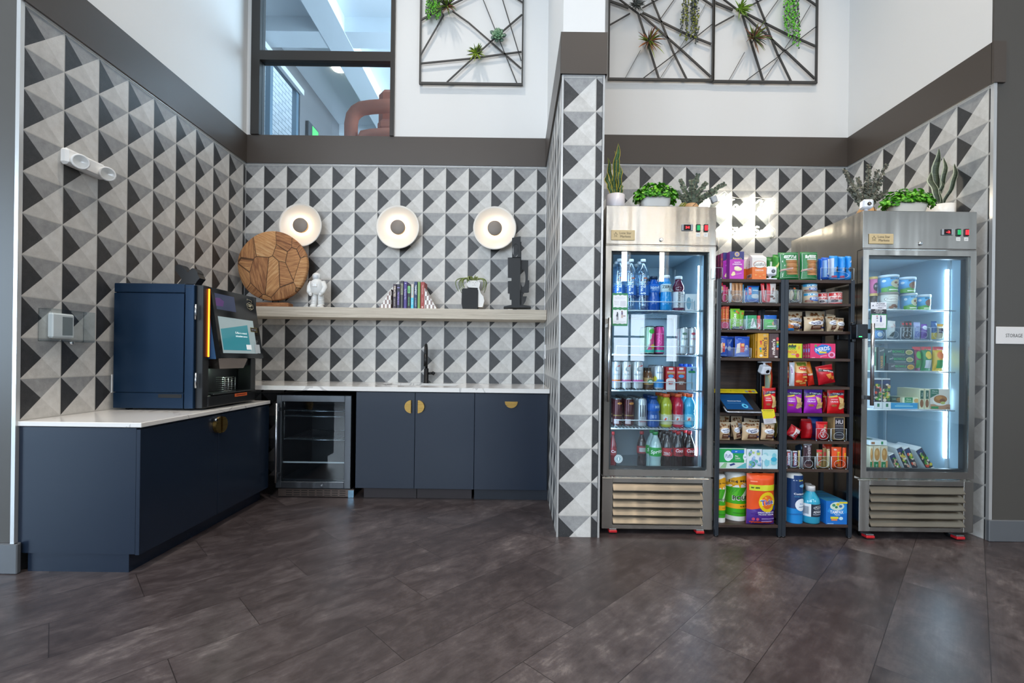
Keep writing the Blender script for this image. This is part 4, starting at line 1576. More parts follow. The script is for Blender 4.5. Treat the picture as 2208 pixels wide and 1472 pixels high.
# outlet plates
m = MB()
c = atx(1181, 757, XC0)
m.bbox(XC0 - 0.006, XC0, 3.92, 3.99, c[2] - 0.06, c[2] + 0.06, WPL, 0.002)
tag(wb(m, 'outlet_plate'), 'white outlet plate low on the tiled side of the column above the counter', 'outlet')
m = MB()
c = at(252.5, 827, 4.11)
c = atx(251, 826, LWX + 0.003)
m.bbox(LWX, LWX + 0.006, c[1] - 0.035, c[1] + 0.035, c[2] - 0.055, c[2] + 0.055, WPL, 0.002)
tag(wb(m, 'outlet_plate'), 'white outlet plate on the side wall just beside the coffee machine', 'outlet')
# door sign of the storage room
YS = YRF - 0.0125
a, b = at(2146, 741, YS), at(2225, 705, YS)
sg = empty('storage_sign', ((a[0] + b[0]) / 2, YS, a[2]), 'white rectangular STORAGE sign on the charcoal wall', 'sign')
m = MB()
m.bbox(a[0], b[0], YS - 0.006, YS, a[2], b[2], P('#dddad8', 0.4), 0.0015)
W_, H_ = b[0] - a[0], b[2] - a[2]
m.decals([('t', 'STORAGE', 0.485, 0.49, .46, .21 * H_ / W_, '#3c3a39')], lambda u, v, e: (a[0] + u * W_, YS - 0.006 - e, a[2] + v * H_), 0.0006, 1, W_ / H_)
wb(m, 'plate', sg)

# ================================================================ right alcove: upright coolers
M_LINER = P('#a6bcc8', 0.35, 0.2)
M_GASK = P('#14181d', 0.5)
CHROME = P('#d5d9dd', 0.15, 1.0)


def star(m, c, r, fn, w=0.0010):
    pts = []
    for k in range(11):
        a = PI / 2 + k * PI / 5
        q = r if k % 2 == 0 else r * 0.42
        pts.append(fn(c[0] + q * math.cos(a), c[1] + q * math.sin(a)))
    m.tube(pts, w, P('#4a3d2c', 0.5), 4)


def cooler(U, YF, YB_, lab, digits, steel):
    """U: frame coordinates (x of the sides, y of the levels) of the front at depth YF"""
    x0, x1 = at(U['x'][0], 500, YF)[0], at(U['x'][1], 500, YF)[0]
    uc = (U['x'][0] + U['x'][1]) / 2
    Zv = lambda v: at(uc, v, YF)[2]
    zt, zh, zd, zg, zb = [Zv(v) for v in U['v']]
    T = 0.035
    r = empty('display_cooler', ((x0 + x1) / 2, (YF + YB_) / 2, 0), lab, 'cooler', 'upright glass door coolers')
    m = MB()
    yb0 = YF + 0.05
    m.box(x0, x0 + T, yb0, YB_, zg, zh, steel)
    m.box(x1 - T, x1, yb0, YB_, zg, zh, steel)
    m.box(x0 + T, x1 - T, YB_ - 0.04, YB_, zg, zh, steel)
    m.box(x0, x1, YF + 0.004, YB_, zh, zt - 0.001, steel)
    m.box(x0, x1, YF + 0.02, YB_, zb, zg, steel)
    # liner
    e = 0.002
    m.box(x0 + T, x0 + T + e, yb0, YB_ - 0.04, zg + e, zh - e, M_LINER)
    m.box(x1 - T - e, x1 - T, yb0, YB_ - 0.04, zg + e, zh - e, M_LINER)
    m.box(x0 + T, x1 - T, YB_ - 0.042, YB_ - 0.04, zg + e, zh - e, M_LINER)
    m.box(x0 + T, x1 - T, yb0, YB_ - 0.04, zg, zg + e, M_LINER)
    m.box(x0 + T, x1 - T, yb0, YB_ - 0.04, zh - e, zh, M_LINER)
    for q in range(4):   # shelf standards
        xx = x0 + T + 0.004 if q % 2 else x1 - T - 0.012
        yy = YF + 0.12 if q < 2 else YB_ - 0.12
        m.box(xx, xx + 0.008, yy, yy + 0.02, zg + 0.03, zh - 0.03, P('#c3cdd2', 0.35, 0.6))
    wb(m, 'body', r)
    # header
    m = MB()
    m.bbox(x0 - 0.002, x1 + 0.001, YF, YF + 0.03, zh + 0.004, zt, steel, 0.003)
    hd = wb(m, 'header', r)
    W, Hh = x1 - x0, zt - zh

    def hf(u, v, e=0.0):
        return (x0 + u * W, YF - e, zh + v * Hh)
    lw_, lh_ = 0.215 * W, 0.062
    lx, lz = x0 + 0.045 * W, zh + 0.030
    m = MB()
    m.bbox(lx, lx + lw_, YF - 0.006, YF - 0.0005, lz, lz + lh_, P('#cdb68a', 0.5), 0.002)
    pf = lambda u, v, e=0.0: (lx + u * lw_, YF - 0.0062 - e, lz + v * lh_)
    m.decals([('t', 'Lone Star', .60, .70, .50, .095, '#3c3022'), ('t', 'Markets', .60, .36, .44, .095, '#3c3022')], pf, 0.0005, 1, lw_ / lh_)
    s_ = [(.19 + .09 * q * math.cos(PI / 2 + k * PI / 5), .52 + .27 * q * math.sin(PI / 2 + k * PI / 5)) for k in range(11) for q in ((1 if k % 2 == 0 else .42),)]
    m.tube([pf(*q, 0.0004) for q in s_], 0.0009, P('#3c3022', 0.5), 4)
    wb(m, 'name_plate', hd)
    m = MB()
    m.bbox(x0 + .685 * W, x0 + .785 * W, YF - 0.008, YF, zh + .38 * Hh, zh + .54 * Hh, P('#9a9ea2', 0.35), 0.002)
    m.box(x0 + .70 * W, x0 + .765 * W, YF - 0.0085, YF - 0.008, zh + .39 * Hh, zh + .53 * Hh, P('#15080a', 0.15))
    m.decals([('t', digits, .735, .46, .036, .020, P('#ff2a33', 0.5, 0, 3.0), 0, True)], lambda u, v, e: hf(u, v, 0.0085 + e), 0.0006, 1, W / Hh)
    wb(m, 'thermostat_display', hd)
    for cx_, colr, em in ((.835, '#0e8a4a', 1.2), (.905, '#e01f2a', 1.6)):
        m = MB()
        m.bbox(x0 + (cx_ - .02) * W, x0 + (cx_ + .02) * W, YF - 0.006, YF, zh + .36 * Hh, zh + .55 * Hh, M_BLACK, 0.002)
        m.bbox(x0 + (cx_ - .014) * W, x0 + (cx_ + .014) * W, YF - 0.010, YF - 0.005, zh + .39 * Hh, zh + .52 * Hh, P(colr, 0.3, 0, em), 0.002)
        m.box(x0 + (cx_ - .018) * W, x0 + (cx_ + .018) * W, YF - 0.001, YF, zh + .24 * Hh, zh + .33 * Hh, P('#eceae6', 0.5))
        m.decals([('t', 'FAN' if cx_ < .87 else 'LIGHT', cx_, .285, .024, .010, '#4a4a4a')], lambda u, v, e: hf(u, v, 0.001 + e), 0.0004, 1, W / Hh)
        wb(m, 'switch', hd)['label'] = 'green rocker switch' if cx_ < .87 else 'red rocker switch'
    m = MB()
    m.lathe([(0.011, 0), (0.011, 0.008), (0.007, 0.010)], 0, 0, 0, 18, CHROME)
    m.v = [Vector((x0 + 0.5 * W + p.x, YF - p.z, zh + 0.036 + p.y)) for p in m.v]
    wb(m, 'lock', hd)
    # door
    fl, fr_, ft, fb = U['fr']
    gx0, gx1, gz1, gz0 = x0 + fl, x1 - fr_, zh - ft, zd + fb
    m = MB()
    za, zb_ = zd, zh - 0.004
    m.prism([(x0, za), (gx0, gz0), (gx0, gz1), (x0, zb_)][::-1], YF, YF + 0.045, steel)
    m.prism([(x1, za), (x1, zb_), (gx1, gz1), (gx1, gz0)][::-1], YF, YF + 0.045, steel)
    m.prism([(x0, zb_), (gx0, gz1), (gx1, gz1), (x1, zb_)][::-1], YF, YF + 0.045, steel)
    m.prism([(x0, za), (x1, za), (gx1, gz0), (gx0, gz0)][::-1], YF, YF + 0.045, steel)
    i_ = 0.014
    for q in ((gx0, gx0 + i_, gz0, gz1), (gx1 - i_, gx1, gz0, gz1), (gx0 + i_, gx1 - i_, gz0, gz0 + i_), (gx0 + i_, gx1 - i_, gz1 - i_, gz1)):
        m.box(q[0], q[1], YF + 0.018, YF + 0.048, q[2], q[3], M_GASK)
    dr_ = wb(m, 'door', r)
    m = MB()
    m.box(gx0, gx1, YF + 0.008, YF + 0.012, gz0, gz1, M_GLASS)
    wb(m, 'glass', dr_)
    m = MB()
    hx = at(U['h'][0], 760, YF - 0.045)[0]
    za, zb2 = at(U['h'][0], U['h'][2], YF - 0.045)[2], at(U['h'][0], U['h'][1], YF - 0.045)[2]
    m.tube([(hx, YF - 0.045, za), (hx, YF - 0.045, zb2)], 0.0105, M_STEELV, 16)
    for zz in (za + 0.045, zb2 - 0.045):
        m.bbox(hx - 0.009, hx + 0.009, YF - 0.045, YF - 0.001, zz - 0.012, zz + 0.012, P('#5d6166', 0.35, 0.8), 0.002)
    wb(m, 'handle', dr_)
    # grille
    m = MB()
    sw = U['sw']
    zt2 = zg
    m.bbox(x0 - 0.006, x0 + sw, YF, YF + 0.02, zb, zt2 - 0.003, steel, 0.002)
    m.bbox(x1 - sw, x1 + 0.001, YF, YF + 0.02, zb, zt2 - 0.003, steel, 0.002)
    m.bbox(x0 + sw, x1 - sw, YF, YF + 0.02, zt2 - 0.032, zt2 - 0.003, steel, 0.002)
    m.bbox(x0 + sw, x1 - sw, YF, YF + 0.02, zb, zb + 0.028, steel, 0.002)
    m.box(x0 + sw, x1 - sw, YF + 0.016, YF + 0.02, zb + 0.028, zt2 - 0.03, P('#0d0e10', 0.6))
    gr = wb(m, 'grille', r)
    z_a, z_b = zb + 0.030, zt2 - 0.034
    n = 5
    for k in range(n):
        zl = z_a + (z_b - z_a) * k / n
        zu = z_a + (z_b - z_a) * (k + 1) / n - 0.002
        m = MB()
        m.prism([(YF - 0.012, zl + 0.004), (YF - 0.012, zl + 0.009), (YF + 0.012, zu - 0.004), (YF + 0.018, zu - 0.008)], x0 + sw + 0.001, x1 - sw - 0.001, M_LOUV, 'yz')
        wb(m, 'louver', gr)
    # casters with red brakes
    m = MB()
    m.box(x0 + 0.02, x1 - 0.02, YF + 0.06, YB_ - 0.03, zb - 0.004, zb, P('#1a1b1d', 0.5))
    wb(m, 'base', r)
    for xx in (x0 + 0.04, x1 - 0.10):
        for yy in (YF + 0.05, YB_ - 0.08):
            m = MB()
            m.tube([(xx + 0.008, yy + 0.02, 0.022), (xx + 0.042, yy + 0.02, 0.022)], 0.022, P('#111214', 0.5), 16)
            m.box(xx + 0.012, xx + 0.038, yy - 0.0, yy + 0.045, 0.03, zb - 0.003, P('#2b2c2f', 0.4, 0.6))
            c_ = wb(m, 'caster', r)
            if yy < YF + 0.1:
                m = MB()
                m.bbox(xx, xx + 0.05, yy - 0.055, yy - 0.008, 0.008, 0.024, P('#c0242c', 0.35), 0.003)
                m.bbox(xx + 0.002, xx + 0.048, yy - 0.05, yy, 0.024, 0.032, P('#8d9094', 0.3, 0.7), 0.002)
                wb(m, 'brake', c_)['label'] = 'red caster brake'
    # light tube
    m = MB()
    yl, lwid = U['led']
    m.bbox(x1 - T - 0.013, x1 - T - 0.003, yl, yl + lwid, zg + 0.11, zh - 0.09, P('#cde9ff', 0.5, 0, U['em']), 0.002)
    wb(m, 'light_and_fill_tube', r)
    m = MB()
    m.bbox(x0 + T + 0.003, x0 + T + 0.013, YF + 0.06, YF + 0.08, zg + 0.11, zh - 0.09, P('#cde9ff', 0.5, 0, U['em'] * 0.4), 0.002)  # added fill tube, hidden behind the frame, to light the goods evenly
    wb(m, 'light_and_fill_tube', r)
    m = MB()
    m.bbox(x0 + 0.12, x1 - 0.12, YF + 0.062, YF + 0.082, zh - 0.022, zh - 0.010, P('#cde9ff', 0.5, 0, U['em'] * 0.4), 0.002)
    wb(m, 'light_and_fill_tube', r)
    # shelves
    ys, yb_ = YF + 0.085, YB_ - 0.06
    wire = P('#c9d2d8', 0.3, 0.7)
    zs = []
    for v in U['sh']:
        zz = at(uc, v, ys)[2]
        zs.append(zz)
        m = MB()
        m.tube([(x0 + T + 0.006, ys, zz - 0.006), (x1 - T - 0.006, ys, zz - 0.006)], 0.004, wire, 8)
        m.tube([(x0 + T + 0.006, yb_, zz - 0.006), (x1 - T - 0.006, yb_, zz - 0.006)], 0.004, wire, 8)
        for k in range(27):
            xx = x0 + T + 0.012 + (x1 - x0 - 2 * T - 0.024) * k / 26
            m.tube([(xx, ys, zz - 0.002), (xx, yb_, zz - 0.002)], 0.0018, wire, 4)
        if U['rail']:
            for dz, ins in ((0.05, 0.05), (0.10, 0.0)):
                if ins:
                    m.tube([(x0 + T + 0.01, ys - 0.012, zz), (x0 + T + ins, ys - 0.012, zz), (x0 + T + ins + 0.004, ys - 0.012, zz + dz), (x1 - T - ins - 0.02, ys - 0.012, zz + dz), (x1 - T - ins - 0.016, ys - 0.012, zz), (x1 - T - 0.01, ys - 0.012, zz)], 0.0028, wire, 6)
        wb(m, 'shelf', r)
    return r, zs, zg + 0.004, x0, x1


M_LOUV = steel_material('louver_steel', '#b3a795', 0.3)
FR1, Z1, ZF1, F1X0, F1X1 = cooler(dict(x=(1307, 1544.3), v=(444, 529.5, 1027, 1030, 1141), fr=(0.035, 0.040, 0.035, 0.040), h=(1313.5, 685, 866),
                                     sw=0.062, led=(2.975, 0.022), em=34.0, sh=(668, 764, 841, 923), rail=True), 2.84, 3.55,
                                'stainless glass door drinks cooler beside the tiled column full of bottles and cans', '34', M_STEEL)
FR2, Z2, ZF2, F2X0, F2X1 = cooler(dict(x=(1862, 2106.5), v=(455, 538, 1032, 1036, 1147), fr=(0.035, 0.036, 0.037, 0.042), h=(1881.5, 697, 874),
                                     sw=0.058, led=(2.925, 0.030), em=38.0, sh=(666.8, 732.9, 799.8, 882.4), rail=False), 2.80, 3.53,
                                'stainless glass door freezer beside the storage wall holding boxed meals and ice cream', '-2', M_STEEL)


def paper(name, U, YF, lab, dec, par=None, col='#3c8a5c'):
    a, b = at(U[0], U[3], YF), at(U[1], U[2], YF)
    W_, H_ = b[0] - a[0], b[2] - a[2]
    m = MB()
    m.box(a[0], b[0], YF - 0.002, YF, a[2], b[2], P(col, 0.5))
    m.decals(dec, lambda u, v, e: (a[0] + u * W_, YF - 0.002 - e, a[2] + v * H_), 0.0004, 1, W_ / H_)
    tag(wb(m, name), lab, 'sign')


WV = lambda y0, y1: [('p', [(.06, y0), (.2, y0 + .01), (.35, y0 - .006), (.5, y0 + .012), (.65, y0 - .006), (.8, y0 + .008), (.94, y0), (.95, (y0 + y1) / 2), (.94, y1), (.8, y1 - .012), (.62, y1 + .01), (.5, y1 - .015), (.38, y1 + .012), (.22, y1 - .01), (.06, y1), (.04, (y0 + y1) / 2)], '#eceff4')]
paper('instruction_sticker', (1319.5, 1354, 632, 702), 2.845, 'green bordered sticker with notes and two little figures on the drinks cooler glass',
      WV(.56, .94) + WV(.06, .49) + [('t', 'Need help?', .5, .885, .40, .025, '#555a66'), ('t', 'Text the store team', .5, .855, .70, .03, '#555a66'),
       ('t', 'for any issue', .5, .825, .5, .028, '#555a66'), ('t', 'Please scan', .27, .74, .30, .03, '#666b75'), ('t', 'every item', .27, .70, .28, .03, '#666b75'), ('t', 'Thank you', .27, .66, .3, .03, '#666b75'),
       ('r', .52, .86, .605, .76, '#d5d7de'),
       ('e', .33, .40, .04, .02, '#2e3440'), ('r', .29, .38, .28, .38, '#3a4250'), ('p', [(.24, .30), (.30, .37), (.31, .35), (.26, .28)], '#3a4250'), ('r', .29, .32, .17, .28, '#2e3440'), ('r', .35, .38, .17, .28, '#2e3440'),
       ('e', .62, .44, .04, .02, '#7a4a40'), ('r', .58, .67, .34, .42, '#6b5a7d'), ('r', .58, .61, .24, .34, '#b08a6a'), ('r', .64, .67, .24, .34, '#b08a6a'), ('r', .70, .84, .29, .31, '#8b3f34'),
       ('t', 'Don\'t be the bandit', .5, .125, .72, .03, '#6c7180'), ('t', 'pay for your items', .5, .09, .5, .026, '#6c7180')])
paper('door_notice', (1877, 1911, 652, 676), 2.806, 'small white and black PLEASE CLOSE DOOR FIRMLY notice on the freezer glass',
      [('r', 0, 1, .0, .40, '#2b2b33'), ('t', 'PLEASE', .63, .88, .52, .09, '#4a4c66', 0, True), ('t', 'CLOSE DOOR', .63, .70, .66, .065, '#5a5c74', 0, True), ('t', 'FIRMLY', .63, .52, .36, .06, '#4a4c66', 0, True),
       ('p', [(.06, .62), (.14, .70), (.2, .60), (.16, .78), (.10, .74)], '#5a5c74'),
       ('t', 'NEED HELP?', .5, .33, .46, .055, '#e6e6ea', 0, True), ('t', 'DOOR LOCKED?', .5, .21, .6, .055, '#e6e6ea', 0, True), ('t', 'TEXT US', .5, .08, .4, .06, '#e6e6ea', 0, True)], col='#eceef4')
paper('instruction_sticker', (1877, 1912, 677, 710), 2.806, 'green bordered sticker with two little figures on the freezer glass',
      WV(.10, .94) + [('e', .38, .86, .05, .035, '#b0414f'), ('r', .34, .44, .68, .78, '#8a8a98'), ('r', .35, .43, .50, .62, '#b9c0cf'), ('e', .60, .86, .045, .04, '#3a4166'), ('r', .56, .67, .48, .80, '#4d5690'),
       ('t', 'PLEASE SHUT THE', .5, .36, .6, .04, '#9aa0b4'), ('t', 'DOOR TIGHT', .5, .28, .5, .04, '#9aa0b4')])
# small round sticker low on the drinks cooler glass
m = MB()
c = at(1333.5, 989, 2.845)
m.lathe([(0.026, 0), (0.026, 0.002)], 0, 0, 0, 32, P('#8fb0bd', 0.4))
for r0 in (0.024, 0.017):
    m.tube([(r0 * math.cos(a), r0 * math.sin(a), 0.0025) for a in [2 * PI * k / 28 for k in range(28)]], 0.0012, P('#e9f3f6', 0.4), 4, closed=True)
m.box(-0.003, 0.003, -0.01, 0.01, 0.002, 0.0028, P('#e9f3f6', 0.4))
m.v = [Vector((c[0] + p.x, 2.845 - p.z, c[2] + p.y)) for p in m.v]
tag(wb(m, 'round_sticker'), 'small round white sticker in the lower corner of the drinks cooler glass', 'sticker')

# door lock actuator clamped to the freezer's side
m = MB()
a, b = at(1834, 730, 2.80), at(1862, 700, 2.80)
lk = empty('door_lock', ((a[0] + b[0]) / 2, 2.8, a[2]), 'black electronic door lock with a green light on the freezer edge', 'lock')
m.bbox(a[0] + 0.004, b[0] - 0.004, 2.755, 2.797, a[2], b[2], P('#131a22', 0.3, 0.2), 0.004)
wb(m, 'housing', lk)
m = MB()
q = at(1855.5, 725.5, 2.754)
m.box(q[0] - 0.009, q[0] + 0.009, 2.7535, 2.7555, q[2] - 0.002, q[2] + 0.002, P('#37e070', 0.4, 0, 4))
wb(m, 'light', lk)
for v in (698, 734):
    m = MB()
    q = at(1841, v, 2.78)
    m.bbox(q[0] - 0.010, q[0] + 0.010, 2.775, 2.80, q[2] - 0.009, q[2] + 0.009, P('#101418', 0.3, 0.4), 0.003)
    wb(m, 'bracket', lk)

# ---------------------------------------------------------------- the two shelving units
SYF, SYB = 2.812, 3.095
LX0, LX1, RX0, RX1 = 1.2425, 1.6505, 1.6525, 2.078
SZL = {1: 1.573, 2: 1.429, 3: 1.265, 4: 1.093, 6: 0.758, 7: 0.586, 8: 0.415, 9: 0.075}
SZR = {1: 1.573, 2: 1.432, 3: 1.262, 4: 1.096, 5: 0.924, 6: 0.758, 7: 0.591, 8: 0.419, 9: 0.082}
for (x0, x1, Z, lab) in ((LX0, LX1, SZL, 'rustic wood shelving unit on black legs beside the drinks cooler with the checkout tablet'),
                        (RX0, RX1, SZR, 'rustic wood shelving unit on black legs beside the freezer full of snacks')):
    r = empty('shelving_unit', ((x0 + x1) / 2, (SYF + SYB) / 2, 0), lab, 'shelving unit', 'snack shelving units')
    pw = 0.022
    for xx in (x0, x1 - pw):
        for yy in (SYF, SYB - pw):
            m = MB()
            m.bbox(xx, xx + pw, yy, yy + pw, 0.008, Z[1] + 0.002, M_BLKMET, 0.001)
            m.lathe([(0.012, 0), (0.012, 0.009)], xx + pw / 2, yy + pw / 2, 0, 12, M_BLACK)
            wb(m, 'leg', r)
    for k, z in Z.items():
        m = MB()
        dpt = 0.0 if k != 1 else -0.001
        m.bbox(x0 + (pw + 0.0006 if k != 1 else 0.0), x1 - (pw + 0.0006 if k != 1 else 0.0), SYF + 0.0015, SYB - 0.0015, z - 0.017 if k != 1 else z + 0.0022 - 0.0, z if k != 1 else z + 0.0022, M_WALNUT, 0.001) if k != 1 else \
            m.bbox(x0 + pw + 0.0006, x1 - pw - 0.0006, SYF + 0.0015, SYB - 0.0015, z - 0.017, z + 0.0015, M_WALNUT, 0.001)
        wb(m, 'shelf', r)
    m = MB()
    m.box(x0 + pw, x1 - pw, SYB - 0.008, SYB - 0.0035, 0.60, Z[2] - 0.02, M_WALNUT)
    wb(m, 'back_panel', r)
    m = MB()
    for zz in (Z[1] - 0.014, Z[9] - 0.03):
        m.box(x0 + 0.003, x0 + 0.018, SYF + pw, SYB - pw, zz, zz + 0.012, M_BLKMET)
        m.box(x1 - 0.018, x1 - 0.003, SYF + pw, SYB - pw, zz, zz + 0.012, M_BLKMET)
    wb(m, 'side_rail', r)

# ================================================================ groceries
def carton(w, d, h, col, front=(), left=(), right=(), top=(), topcol=None, sidecol=None):
    m = MB()
    m.bbox(-w / 2, w / 2, -d / 2, d / 2, 0, h, pm(col), 0.0012)
    if sidecol:
        m.box(-w / 2 - 0.0003, -w / 2 + 0.001, -d / 2 + 0.001, d / 2 - 0.001, 0.001, h - 0.001, pm(sidecol))
    if topcol:
        m.box(-w / 2 + 0.001, w / 2 - 0.001, -d / 2 + 0.001, d / 2 - 0.001, h - 0.001, h + 0.0003, pm(topcol))
    m.decals(front, lambda u, v, e: (-w / 2 + u * w, -d / 2 - e, v * h), 0.0004, 1, w / h)
    m.decals(left, lambda u, v, e: (-w / 2 - 0.0003 - e, d / 2 - u * d, v * h), 0.0004, 1, d / h)
    m.decals(right, lambda u, v, e: (w / 2 + e, -d / 2 + u * d, v * h), 0.0004, 1, d / h)
    m.decals(top, lambda u, v, e: (-w / 2 + u * w, -d / 2 + v * d, h + 0.0003 + e), 0.0004, 1, w / d)
    return m


def pouch(w, h, t, col, front=(), seed=0, backcol=None, flat=0.0, bow=0.05, seal=0.07):
    """pillow bag with crimped top and bottom seals and crumpled faces"""
    cm_ = pm(col)

    def prof(u, v):
        a = max(0.0, math.sin(PI * u)) ** 0.55
        vv = min(1, max(0, (v - seal * 0.6) / (1 - seal * 1.6)))
        b = max(0.0, math.sin(PI * vv)) ** 0.5
        return a * (flat + (1 - flat) * b) if 0 < vv < 1 else 0.0

    def shape(u, v, e, sgn):
        k = prof(u, v)
        n = noise.noise(Vector((u * 5 + seed * 7.1, v * 6, seed * 3.3)))
        n2 = noise.noise(Vector((u * 13 + seed, v * 15, seed * 1.7)))
        wd = 1 - bow * math.sin(PI * v) ** 0.8 + 0.02 * noise.noise(Vector((seed, v * 5, 1.0 + round(u))))
        x = (u - 0.5) * w * wd
        y = sgn * (t / 2 * k * (1 + 0.12 * n) + t * 0.035 * n2 * min(1, k * 2))
        return (x, y + sgn * (e + 0.0005), v * h + 0.01 * h * n * math.sin(PI * u) * (1 if v > 0.9 else 0))
    m = MB()
    m.grid(lambda u, v: shape(u, v, 0, -1), 14, 16, cm_)
    m.grid(lambda u, v: shape(1 - u, v, 0, 1), 14, 16, pm(backcol) if backcol else cm_)
    m.decals(front, lambda u, v, e: shape(u, v, e + 0.0008, -1), 0.0006, 12, w / h)
    return m


def revolve(prof, mats, n=28):
    m = MB()
    m.lathe(prof, 0, 0, 0, n, mats=mats)
    return m


def wrap(m, dec, r, z0, h, span=PI * 0.9, n=14):
    """print around a cylinder, centred on the side that faces the shopper"""
    W_ = r * span
    m.decals(dec, lambda u, v, e: ((r(0) if callable(r) else r) * 0 + (r + e) * math.cos(-PI / 2 + (u - 0.5) * span), (r + e) * math.sin(-PI / 2 + (u - 0.5) * span), z0 + v * h), 0.0004, n, W_ / h)


def put(m, name, loc, label, cat, group=None, rot=(0, 0, 0)):
    o = m.build(name, None, loc, rot)
    return tag(o, label, cat, group)


def wid(u0, u1, vt, Yf, z):
    uc = (u0 + u1) / 2
    w = (u1 - u0) * Yf / FPX
    x, h = at(uc, vt, Yf)[0], at(uc, vt, Yf)[2] - z
    if 1.24 < x < 2.08 and z < 1.56:      # keep clear of the shelving unit's legs
        lo, hi = (LX0 + .0235, LX1 - .0235) if x < LX1 else (RX0 + .0235, RX1 - .0235)
        a, b = max(lo, x - w / 2), min(hi, x + w / 2)
        x, w = (a + b) / 2, b - a
        up = [q for q in (SZL if x < LX1 else SZR).values() if q > z + .05]
        if up:
            h = min(h, min(up) - .0195 - z)
    return x, w, h


GAP = 0.0008


def boxitem(name, u0, u1, vt, Yf, d, z, col, front, label, cat, group=None, left=(), rz=0.0, **k):
    x, w, h = wid(u0, u1, vt, Yf, z + GAP)
    return put(carton(w - 0.001, d, h, col, front, left, **k), name, (x, Yf + d / 2, z + GAP), label, cat, group, (0, 0, rz))


def bagitem(name, u0, u1, vt, Yf, t, z, col, front, label, cat, group=None, rot=(0, 0, 0), seed=0, dx=0.0, dz=0.0, **k):
    x, w, h = wid(u0, u1, vt, Yf, z + GAP)
    m = pouch(w, h, t, col, front, seed, **k)
    if rot[1]:
        sn, cs = math.sin(rot[1]), math.cos(rot[1])
        if h * cs + abs(sn) * w > h:      # tipped: shorten so that it still stands between its shelves
            f = h / (h * cs + abs(sn) * w)
            m.v = [Vector((p.x * f, p.y, p.z * f)) for p in m.v]
            h *= f
        dz -= min(-p.x * sn + p.z * cs for p in m.v)
        dx -= sn * h / 2
    return put(m, name, (x + dx, Yf + t / 2, z + GAP + dz), label, cat, group, rot)


ORD = ['front one', 'second back', 'third back', 'fourth back', 'fifth back', 'sixth back']


def rows(o, n, dy, fmt, grp, dx=0.0):
    """a thing repeated back into the cooler"""
    o['group'] = grp
    o['label'] = fmt % ORD[0]
    for k in range(1, n):
        dup(o, (o.location.x + dx * k, o.location.y + dy * k, o.location.z), label=fmt % ORD[k], group=grp)
    return o


WHT, BLK_ = '#eef0f2', '#141417'
G1 = 2.985     # front row centre in the drinks cooler
# ---- drinks cooler, top shelf
def bottle(u0, u1, vt, Y, z, kind, liquid, capc, label, grp, dec, lab=None, cap_h=0.016, name='bottle', clear=None):
    x, w, h = wid(u0, u1, vt, Y, z + GAP)
    r = w / 2
    body = clear or P(liquid, 0.12, 0, 0, 0.6)
    hb = h - cap_h
    P_ = {
        'tall': [(r * .82, 0), (r * .98, .01), (r, .03), (r, hb * .70), (r * .96, hb * .77), (r * .72, hb * .88), (r * .42, hb * .95), (r * .36, hb)],
        'sport': [(r * .86, 0), (r, .010), (r, hb * .40), (r * .90, hb * .46), (r * .96, hb * .50), (r * .90, hb * .54), (r, hb * .60), (r * .98, hb * .74), (r * .80, hb * .86), (r * .55, hb * .94), (r * .52, hb)],
        'cola': [(r * .70, 0), (r * .92, .006), (r * .94, hb * .12), (r * .86, hb * .30), (r * .94, hb * .40), (r, hb * .44), (r, hb * .64), (r * .92, hb * .72), (r * .60, hb * .86), (r * .38, hb * .94), (r * .36, hb)],
        'vit': [(r * .90, 0), (r * .98, .008), (r, hb * .20), (r, hb * .58), (r * .86, hb * .62), (r, hb * .68), (r * .98, hb * .76), (r * .62, hb * .90), (r * .52, hb)],
    }[kind]
    m = MB()
    m.lathe(P_, 0, 0, 0, 24, body)
    o = put(m, name, (x, Y, z + GAP), label, 'bottle', grp)
    rc = P_[-1][0] * 1.22
    m = MB()
    m.lathe([(rc, hb - 0.004), (rc, h - 0.002), (rc * .9, h)], 0, 0, 0, 20, pm(capc))
    m.build('cap', o)
    if lab:
        z0, z1, lc = lab
        m = MB()
        def rad(zz):
            for k in range(len(P_) - 1):
                if P_[k][1] <= zz <= P_[k + 1][1] + 1e-9:
                    f = (zz - P_[k][1]) / max(1e-6, P_[k + 1][1] - P_[k][1])
                    return P_[k][0] + (P_[k + 1][0] - P_[k][0]) * f
            return r
        hh = (z1 - z0) * hb
        if lc:
            prof = [(max(rad(z0 * hb + hh * k / 6) for _ in (0,)) + 0.0008, z0 * hb + hh * k / 6) for k in range(7)]
            m.lathe(prof, 0, 0, 0, 24, pm(lc), cap=False)
        sp_ = PI * 0.8
        m.decals(dec, lambda u, v, e: ((rad(z0 * hb + v * hh) + 0.0012 + e) * math.cos(-PI / 2 + (u - .5) * sp_), (rad(z0 * hb + v * hh) + 0.0012 + e) * math.sin(-PI / 2 + (u - .5) * sp_), z0 * hb + v * hh), 0.0004, 8, r * sp_ / hh)
        m.build('label', o)
    return o


